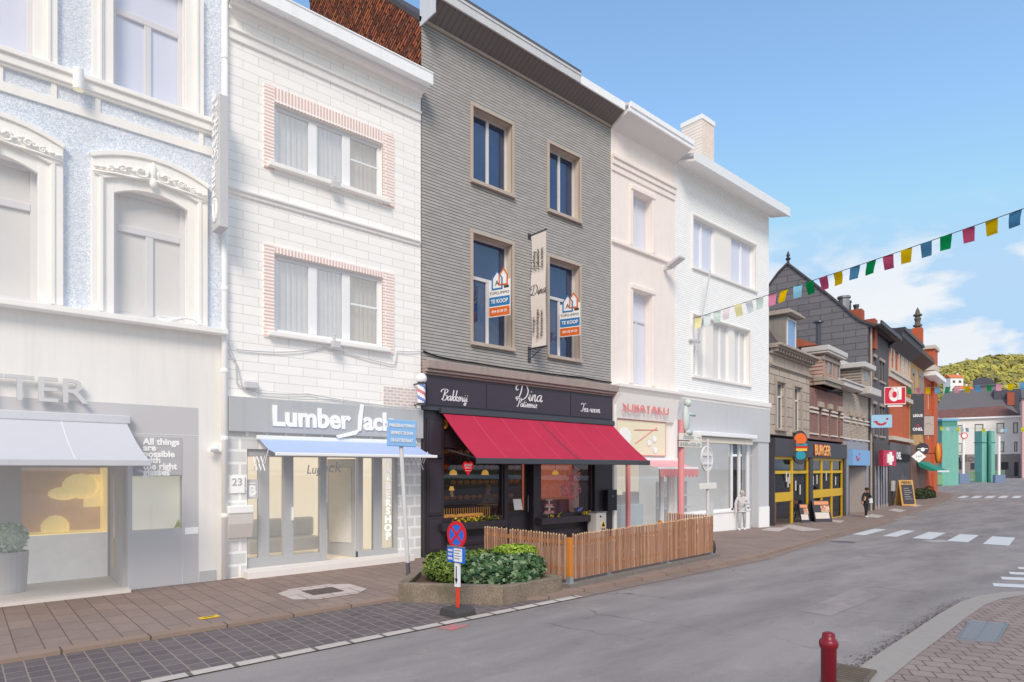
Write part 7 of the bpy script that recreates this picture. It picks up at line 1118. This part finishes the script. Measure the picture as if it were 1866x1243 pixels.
cross_bunting('second bunting of small flags crossing the street before the corner house', 58., (1588, 708), (1900, 694), (1728, 705), [1594, 1609, 1625, 1641, 1656, 1673, 1691, 1708, 1727, 1744, 1762, 1781, 1802, 1821, 1842, 1863], .52, C2)
cross_bunting('faint far bunting of tiny flags in front of the white building', 84., (1706, 776), (1900, 776), (1790, 781), [1716, 1727, 1735, 1746, 1753, 1762, 1792, 1826, 1833, 1864], .45, [cloth('tiny_yellow', W_(220, 224, 60)), cloth('tiny_white', W_(226, 232, 230)), cloth('tiny_blue', W_(160, 210, 230))])
# ================================================================== beyond the street
m_teal = plain('bridge_teal', W_(124, 188, 176), .6, var=.08, scale=.6, streak=.25); m_teald = plain('bridge_teal_dark', W_(84, 150, 138), .6)
def tower(label, pl, pr, pb, pt, dep, kind):
    a = at_depth(pl, pb, dep); b = at_depth(pr, pb, dep); w = (b - a).length; o = thing('lift_bridge_tower', label, 'bridge tower', tuple((a + b) / 2), math.atan2((b - a).y, (b - a).x)); h = (pb - pt) / FOC * dep
    if kind == 0: bx('column', m_teal, o, -w / 2, w / 2, 0, 1.6, -1, h - .7, .03); bx('cap', m_teald, o, -w / 2 + .1, w / 2 - .1, .1, 1.5, h - .7, h); bx('top_plate', plain('blue_plate', W_(120, 180, 214), .5), o, -w / 2, w / 2, 0, 1.6, h, h + .3)
    else:
        bx('column', m_teal, o, -w / 2, -w * .12, 0, 1.4, -1, h, .03); bx('column', m_teal, o, w * .12, w / 2, 0, 1.4, -1, h, .03); MB().tube([(0, -.2, -1), (0, -.2, h)], .18, 10).build('cylinder', m_teald, o); bx('cap', m_teald, o, -w / 2 - .05, w / 2 + .05, -.1, 1.5, h - 1.6, h - 1.5); bx('cross_plate', m_teald, o, -w * .12, w * .12, .6, .8, -1, h)
    return o
tower('wide plain teal lift bridge tower on the left', 1716.5, 1747, 884, 767, 77, 0); tower('teal lift bridge tower with two columns and a cylinder', 1789.5, 1813, 880, 785, 84, 1)
for px, pt, pb in ((1755.5, 772, 880), (1820.5, 795, 882)):
    a = at_depth(px, pb, 82); h = (pb - pt) / FOC * 82; o = thing('signal_mast', 'thin white mast with a round red ringed sign beside the bridge tower' if px < 1800 else 'thin white mast right of the second bridge tower', 'mast', tuple(a), rad(-50)); MB().tube([(0, 0, -.5), (0, 0, h)], .15, 8).build('mast', m_white, o); bx('control_box', plain('blue_grey_box', W_(120, 140, 170), .5), o, -.6, .6, -.3, .3, -.5, 1.2)
    if px < 1800: MB().disc((0, h - 1.6), .42, -.22, -.16).build('sign_disc', m_sred, o); MB().disc((0, h - 1.6), .3, -.24, -.22).build('sign_face', m_white, o)
def railing(label, pxs, pb, dep, h):
    o = thing('railing', label, 'railing', (0, 0, 0)); mb = MB(); A, B = at_depth(pxs[0], pb[0], dep[0]), at_depth(pxs[1], pb[1], dep[1]); n = 26
    for i in range(n + 1): p = A.lerp(B, i / n); mb.tube([p, p + Vector((0, 0, h))], .045, 5)
    mb.build('bars', plain('rail_green', W_(128, 176, 128), .6), o).name = 'bar_lattice'; MB().tube([A + Vector((0, 0, h)), B + Vector((0, 0, h))], .07, 6).tube([A + Vector((0, 0, .15)), B + Vector((0, 0, .15))], .05, 6).build('rail', plain('rail_green', W_(128, 176, 128), .6), o)
railing('green bridge railing between the two teal towers', (1764, 1830), (878, 874), (84, 90), 1.25); railing('pale railing at the street corner beside the wide tower', (1703, 1717), (884, 883), (76, 77), 1.3)
P1, P2 = at_depth(1690, 872, 109), at_depth(1864, 868, 102); ang = math.atan2((P2 - P1).y, (P2 - P1).x); FW = Fr(P1.x, P1.y, math.degrees(ang), .9); wb_ = on(FW, 'white_corner_building', 'long white two storey building with brown tiled roof across the bridge', 'building'); L = FW.X(1862); zt_ = (FW.Z(1698, 766) + FW.Z(1862, 760)) / 2; zg_ = FW.Z(1780, 828)
m_wb = plain('white_render', W_(244, 238, 232), .85, var=.04, scale=.6, streak=.08); m_gb = plain('grey_render', W_(150, 142, 140), .8, var=.1); m_dkfr = plain('dark_window_frame', W_(96, 88, 84), .6); m_wg = plain('pale_window', W_(220, 222, 210), .2, var=.15, scale=1)
ws = [FW.R(a, b, c, d) for a, b, c, d in ((1699, 1711, 775, 793), (1745, 1754, 775, 792), (1776, 1792, 773, 791), (1816, 1830, 771, 790), (1846, 1855, 770, 790), (1699, 1711, 808, 826), (1745, 1754, 808, 826), (1776, 1790, 806, 825), (1820, 1830, 805, 824), (1848, 1854, 805, 823))]
wall(wb_, m_wb, 0, L, zg_, zt_, ws, t=.2, depth=9)
for r in ws: window(wb_, r, .1, m_dkfr, m_wg, (), fw=.12)
ws = [FW.R(1745, 1753, 834, 856), FW.R(1768, 1787, 844, 856), FW.R(1824, 1838, 842, 856), FW.R(1848, 1856, 842, 868)]; wall(wb_, m_gb, 0, L, -2, zg_ - .003, ws, t=.2, side=False, name='ground_floor_wall')
for r in ws: window(wb_, r, .1, m_dkfr, m_chg, (), fw=.1).name = 'shop_window'
bx('red_awning', plain('signal_red', W_(222, 60, 36), .6), wb_, FW.X(1700), FW.X(1713), -.6, 0, FW.Z(1705, 858), FW.Z(1705, 845)); text('Home', 1.6, plain('sign_taupe', W_(120, 112, 110), .6), wb_, (FW.X(1775), -.1, FW.Z(1775, 835)), bold=.03)
bx('gutter', m_gutw, wb_, -.1, L + .1, -.4, .05, zt_, zt_ + .25); m_brt = bricks('brown_roof_tile', W_(146, 104, 92), W_(130, 92, 84), W_(100, 70, 64), .3, .3, .03, axes='xz', bump=.3, grime=.3)
zr = FW.Z(1790, 741, -3.5) ; x2 = FW.X(1832); MB().add([(0, -.3, zt_ + .25), (L, -.3, zt_ + .25), (x2, 3.5, zr), (0, 3.5, zr - .4), (L, 7, zt_ + .2)], [(0, 1, 2, 3), (1, 4, 2)]) or None
rf = MB(); rf.add([(0, -.3, zt_ + .25), (L, -.3, zt_ + .25), (x2, 3.5, zr), (0, 3.5, zr - .4), (L, 7, zt_ + .2)], [(0, 1, 2, 3), (1, 4, 2)]); rf.build('roof', m_brt, wb_)
FG = Fr(*[v_ for v_ in FW.w(0, 9, 0)[:2]], math.degrees(ang), .9); gb_ = on(FG, 'grey_roof_building', 'large building with a broad dark grey hipped roof behind the white one', 'building'); m_gr = plain('grey_roof', W_(108, 105, 108), .8, var=.05, scale=.5, streak=.2); q = [FG.at(*p) for p in ((1690, 770), (1864, 775))]; xA, xB_ = q[0][0], q[1][0]; r1 = FG.at(1722, 714, -5); r2 = FG.at(1818, 704, -5); rf = MB(); z0 = FG.Z(1780, 768); rf.add([(xA, 0, z0), (xB_, 0, z0), (r2[0], 5, r2[1]), (r1[0], 5, r1[1]), (xB_, 10, z0), (xA, 10, z0)], [(0, 1, 2, 3), (1, 4, 2), (0, 3, 5), (3, 2, 4, 5)]); rf.build('roof', m_gr, gb_); bx('wall', m_wb, gb_, xA + .1, xB_ - .1, .3, 9.8, -2, z0 - .02)
d1 = FG.at(1776, 700, -6); d2 = FG.at(1806, 700, -6); dt = FG.at(1789, 688, -6); MB().prism([(d1[0], d1[1] - 1), (d2[0] + 1.5, d2[1] - 1), (dt[0] + 1.3, dt[1] - .3), (dt[0], dt[1]), (dt[0] - 1.2, dt[1] - .3)], 'y', 5.6, 8).build('dormer', plain('blue_slate', W_(84, 84, 96), .7), gb_)
d = FG.at(1838, 703, -4); bx('side_wing', plain('blue_slate', W_(84, 84, 96), .7), gb_, d[0] - 2.2, d[0] + 2.4, 3, 7, z0, FG.Z(1840, 709, -3)); d = FG.at(1842, 718, -2); bx('chimney', plain('orange_chimney', W_(170, 88, 66), .8), gb_, d[0] - .5, d[0] + .5, 2, 3, d[1] - 2, d[1] + .3)
# narrow pink house cut by the picture edge
P1 = at_depth(1863, 868, 98); FP = Fr(P1.x, P1.y, math.degrees(ang) - 4, .9); o = on(FP, 'pink_house', 'pale pink house just entering at the right edge of the view', 'house'); wall(o, plain('pale_pink_paint', W_(226, 186, 180), .8, var=.08), 0, 8, -2, FP.Z(1864, 726), [(1.2, 2.2, 4, 6), (4, 5, 4, 6)], t=.2); [window(o, (a, a + 1, 4, 6), .1, m_dkfr, m_wg, (), fw=.1) for a in (1.2, 4)]; MB().prism([(-.4, FP.Z(1864, 726)), (3.5, FP.Z(1864, 726) + 2.4), (7.4, FP.Z(1864, 726))], 'x', -.1, 8).build('roof', m_gr, o)
# ------------------------------------------------------------------ wooded hill
random.seed(21)
hl = [(1500, 700, 300), (1660, 684, 290), (1706, 674, 280), (1722, 668, 285), (1745, 661, 290), (1770, 657, 295), (1800, 649, 300), (1830, 646, 305), (1866, 641, 310), (1920, 634, 315), (1990, 640, 320), (2150, 690, 330)]
top = [at_depth(*q) for q in hl]; mb = MB(); rows = []
for f in (0, .25, .5, .75, 1.): rows.append([Vector((p.x - (1 - f) * 95, p.y - (1 - f) * 22, .9 + (p.z - 5 - .9) * f ** .9)) for p in top])
rows.append([Vector((p.x + 150, p.y + 60, 0)) for p in top])
for a, b in zip(rows, rows[1:]):
    for i in range(len(top) - 1): mb.quad(tuple(a[i]), tuple(a[i + 1]), tuple(b[i + 1]), tuple(b[i]))
mb.build('hill', plain('hill_green', (.14, .16, .05, 1), .95, var=.3, scale=.05), kind='structure')
mt = [plain('wood_%d' % i, c_, .85, var=.2, scale=.2) for i, c_ in enumerate((W_(168, 160, 82), W_(152, 144, 78), W_(134, 130, 74), W_(180, 174, 86), W_(158, 128, 94), W_(120, 118, 74)))]; mb = MB()
for _ in range(620):
    f = random.random() ** .8; k = random.uniform(1, len(top) - 2.01); i = int(k); a = rows[4][i].lerp(rows[4][i + 1], k - i); b = rows[0][i].lerp(rows[0][i + 1], k - i); c_ = b.lerp(a, f); zt_ = .9 + (a.z - .9) * f ** .9; R_ = random.uniform(2.4, 4.6); base = random.choices(range(6), [4, 3, 2, 3, 1.3, 1])[0]
    mb.ball((c_.x, c_.y, zt_ + 2.5), R_ * .9, base, 7, 5, (1, 1, .85))
    for _ in range(64):
        d = Vector((random.gauss(0, 1), random.gauss(0, 1), random.gauss(0, 1))).normalized(); p = Vector((c_.x, c_.y, zt_ + 2.5)) + Vector((d.x * R_, d.y * R_, d.z * R_ * .85)) * random.uniform(.88, 1.08); s = random.uniform(.35, .8); n_ = (d + Vector((random.gauss(0, .4), random.gauss(0, .4), random.gauss(.2, .4)))).normalized(); u_ = n_.orthogonal().normalized(); w_ = n_.cross(u_); mb.add([p - u_ * s, p - w_ * s, p + u_ * s, p + w_ * s], [(0, 1, 2, 3)], base if random.random() < .9 else (base + random.choice((1, 2))) % 6)
mb.build('wood', mt, kind='stuff')
for px, py, lab, dep, s in ((1737, 690, 'small white house with orange roof among the trees on the hill', 200, .8), (1753, 710, 'orange roofed white house peeping over the grey roof', 180, .7), (1773, 711, 'low pale house with orange roof right of the two on the hillside', 178, .6)):
    p = at_depth(px, py, dep); o = thing('hillside_house', lab, 'house', (p.x, p.y, p.z - 3 * s), rad(-40)); bx('wall', m_white, o, -2.6 * s, 2.6 * s, -2 * s, 2 * s, -6, 3 * s); MB().prism([(-2.3 * s, 3 * s), (0, 4.6 * s), (2.3 * s, 3 * s)], 'x', -2.8 * s, 2.8 * s).build('roof', plain('orange_roof', W_(214, 122, 76), .8), o); [bx('window', m_dkfr, o, a * s - .4, a * s + .4, -2 * s - .03, -2 * s, 1. * s, 2. * s) for a in (-1.2, 1.2)]; bx('chimney', m_white, o, 1.4 * s, 1.9 * s, -.3, .3, 3.5 * s, 5.2 * s)
# ================================================================== light, sky, camera
SUN_EL, SUN_AZ = rad(40), Vector((-.68, -.74))     # direction towards the sun in plan
wd_ = bpy.data.worlds.new('World'); bpy.context.scene.world = wd_; wd_.use_nodes = True; nt = wd_.node_tree; nt.nodes.clear()
sky = nt.nodes.new('ShaderNodeTexSky'); sky.sky_type = 'NISHITA'; sky.sun_disc = False; sky.sun_elevation = SUN_EL; sky.sun_rotation = math.atan2(SUN_AZ.x, SUN_AZ.y); sky.air_density = 1.0; sky.dust_density = .6; sky.ozone_density = 1.6
L_ = nt.links.new
def wn_(ty, **k):
    n_ = nt.nodes.new(ty)
    for a, b in k.items(): setattr(n_, a, b)
    return n_
tc = wn_('ShaderNodeTexCoord'); sp = wn_('ShaderNodeSeparateXYZ'); L_(tc.outputs['Generated'], sp.inputs[0])
mp = wn_('ShaderNodeMapping'); mp.inputs['Scale'].default_value = (1, 1, 2.2); mp.inputs['Location'].default_value = CLOUD = (1.1, 5.2, 2.3); L_(tc.outputs['Generated'], mp.inputs[0])
nz = wn_('ShaderNodeTexNoise'); nz.inputs['Scale'].default_value = 7.5; nz.inputs['Detail'].default_value = 9; nz.inputs['Roughness'].default_value = .52; nz.inputs['Distortion'].default_value = .15; L_(mp.outputs[0], nz.inputs['Vector'])
rp = wn_('ShaderNodeValToRGB'); rp.color_ramp.elements[0].position = .44; rp.color_ramp.elements[1].position = .54; L_(nz.outputs['Fac'], rp.inputs[0])
el = wn_('ShaderNodeValToRGB'); e_ = el.color_ramp; e_.elements[0].position = .0; e_.elements[0].color = (1, 1, 1, 1); e_.elements[1].position = .34; e_.elements[1].color = (0, 0, 0, 1); ee = e_.elements.new(.26); ee.color = (.85, .85, .85, 1); L_(sp.outputs[2], el.inputs[0])
mk = wn_('ShaderNodeMath', operation='MULTIPLY'); L_(rp.outputs[0], mk.inputs[0]); L_(el.outputs[0], mk.inputs[1])
hz = wn_('ShaderNodeValToRGB'); h_ = hz.color_ramp; h_.elements[0].position = 0; h_.elements[0].color = (1, 1, 1, 1); hm2 = h_.elements.new(.2); hm2.color = (.7, .7, .7, 1); hm3 = h_.elements.new(.36); hm3.color = (.3, .3, .3, 1); h_.elements[-1].position = .62; h_.elements[-1].color = (.12, .12, .12, 1); L_(sp.outputs[2], hz.inputs[0])
tint = wn_('ShaderNodeMix', data_type='RGBA', blend_type='MULTIPLY'); tint.inputs[0].default_value = 1; tint.inputs[7].default_value = (1.7, 2.02, 2.1, 1); L_(sky.outputs[0], tint.inputs[6])
SKS = .13
hm = wn_('ShaderNodeMix', data_type='RGBA'); dk = wn_('ShaderNodeMix', data_type='RGBA', blend_type='DARKEN'); dk.inputs[0].default_value = 1; L_(tint.outputs[2], dk.inputs[6]); dk.inputs[7].default_value = (.49 / SKS, .70 / SKS, .94 / SKS, 1)
L_(hz.outputs[0], hm.inputs[0]); L_(dk.outputs[2], hm.inputs[6]); hm.inputs[7].default_value = (.47 / SKS, .695 / SKS, .945 / SKS, 1)
shd = wn_('ShaderNodeMix', data_type='RGBA'); nz2 = wn_('ShaderNodeTexNoise'); nz2.inputs['Scale'].default_value = 7; nz2.inputs['Detail'].default_value = 5; L_(mp.outputs[0], nz2.inputs['Vector']); L_(nz2.outputs['Fac'], shd.inputs[0]); shd.inputs[6].default_value = (.78 / SKS, .83 / SKS, .89 / SKS, 1); shd.inputs[7].default_value = (1.02 / SKS, 1.01 / SKS, 1.0 / SKS, 1)
bk_ = wn_('ShaderNodeMapRange'); bk_.interpolation_type = 'SMOOTHSTEP'; bk_.inputs['From Min'].default_value = -.05; bk_.inputs['From Max'].default_value = -.75; bk_.inputs['To Min'].default_value = 0; bk_.inputs['To Max'].default_value = 1  # unseen white clouds behind the camera, added to neutralise the facade light
dt_ = wn_('ShaderNodeVectorMath', operation='DOT_PRODUCT'); dt_.inputs[1].default_value = (.55, .83, 0); L_(tc.outputs['Generated'], dt_.inputs[0]); L_(dt_.outputs['Value'], bk_.inputs['Value'])
rp3 = wn_('ShaderNodeValToRGB'); rp3.color_ramp.elements[0].position = .34; rp3.color_ramp.elements[1].position = .5; L_(nz.outputs['Fac'], rp3.inputs[0]); bm_ = wn_('ShaderNodeMath', operation='MULTIPLY'); L_(bk_.outputs[0], bm_.inputs[0]); L_(rp3.outputs[0], bm_.inputs[1])
mk2 = wn_('ShaderNodeMath', operation='MAXIMUM'); L_(mk.outputs[0], mk2.inputs[0]); L_(bm_.outputs[0], mk2.inputs[1]); mk = mk2
cm_ = wn_('ShaderNodeMix', data_type='RGBA'); L_(mk.outputs[0], cm_.inputs[0]); L_(hm.outputs[2], cm_.inputs[6]); L_(shd.outputs[2], cm_.inputs[7])
bg_ = wn_('ShaderNodeBackground'); bg_.inputs[1].default_value = SKS; L_(cm_.outputs[2], bg_.inputs[0]); wo_ = wn_('ShaderNodeOutputWorld'); L_(bg_.outputs[0], wo_.inputs[0])
sl = bpy.data.lights.new('sun', 'SUN'); sl.energy = 2.55; sl.angle = rad(22); sl.color = (1, .885, .76); so = bpy.data.objects.new('sun', sl); C.objects.link(so)
dv = Vector((SUN_AZ.normalized().x * math.cos(SUN_EL), SUN_AZ.normalized().y * math.cos(SUN_EL), math.sin(SUN_EL))); so.rotation_euler = dv.to_track_quat('Z', 'Y').to_euler(); so.location = (0, -20, 30)
cd = bpy.data.cameras.new('camera'); co = bpy.data.objects.new('camera', cd); C.objects.link(co); co.location = (0, 0, EYE); co.rotation_euler = (rad(90), 0, TH - rad(90)); cd.sensor_width = 36; cd.sensor_fit = 'HORIZONTAL'; cd.lens = FOC / 1866 * 36; cd.shift_y = (HY - 621.5) / 1866; cd.clip_end = 4000; cd.clip_start = .05
sc = bpy.context.scene; sc.camera = co; sc.view_settings.view_transform = 'Standard'; sc.view_settings.look = 'None'; sc.view_settings.exposure = 0; sc.render.engine = 'CYCLES'; sc.cycles.use_denoising = True; sc.cycles.max_bounces = 6; sc.cycles.transparent_max_bounces = 12; sc.cycles.caustics_reflective = False; sc.cycles.caustics_refractive = False
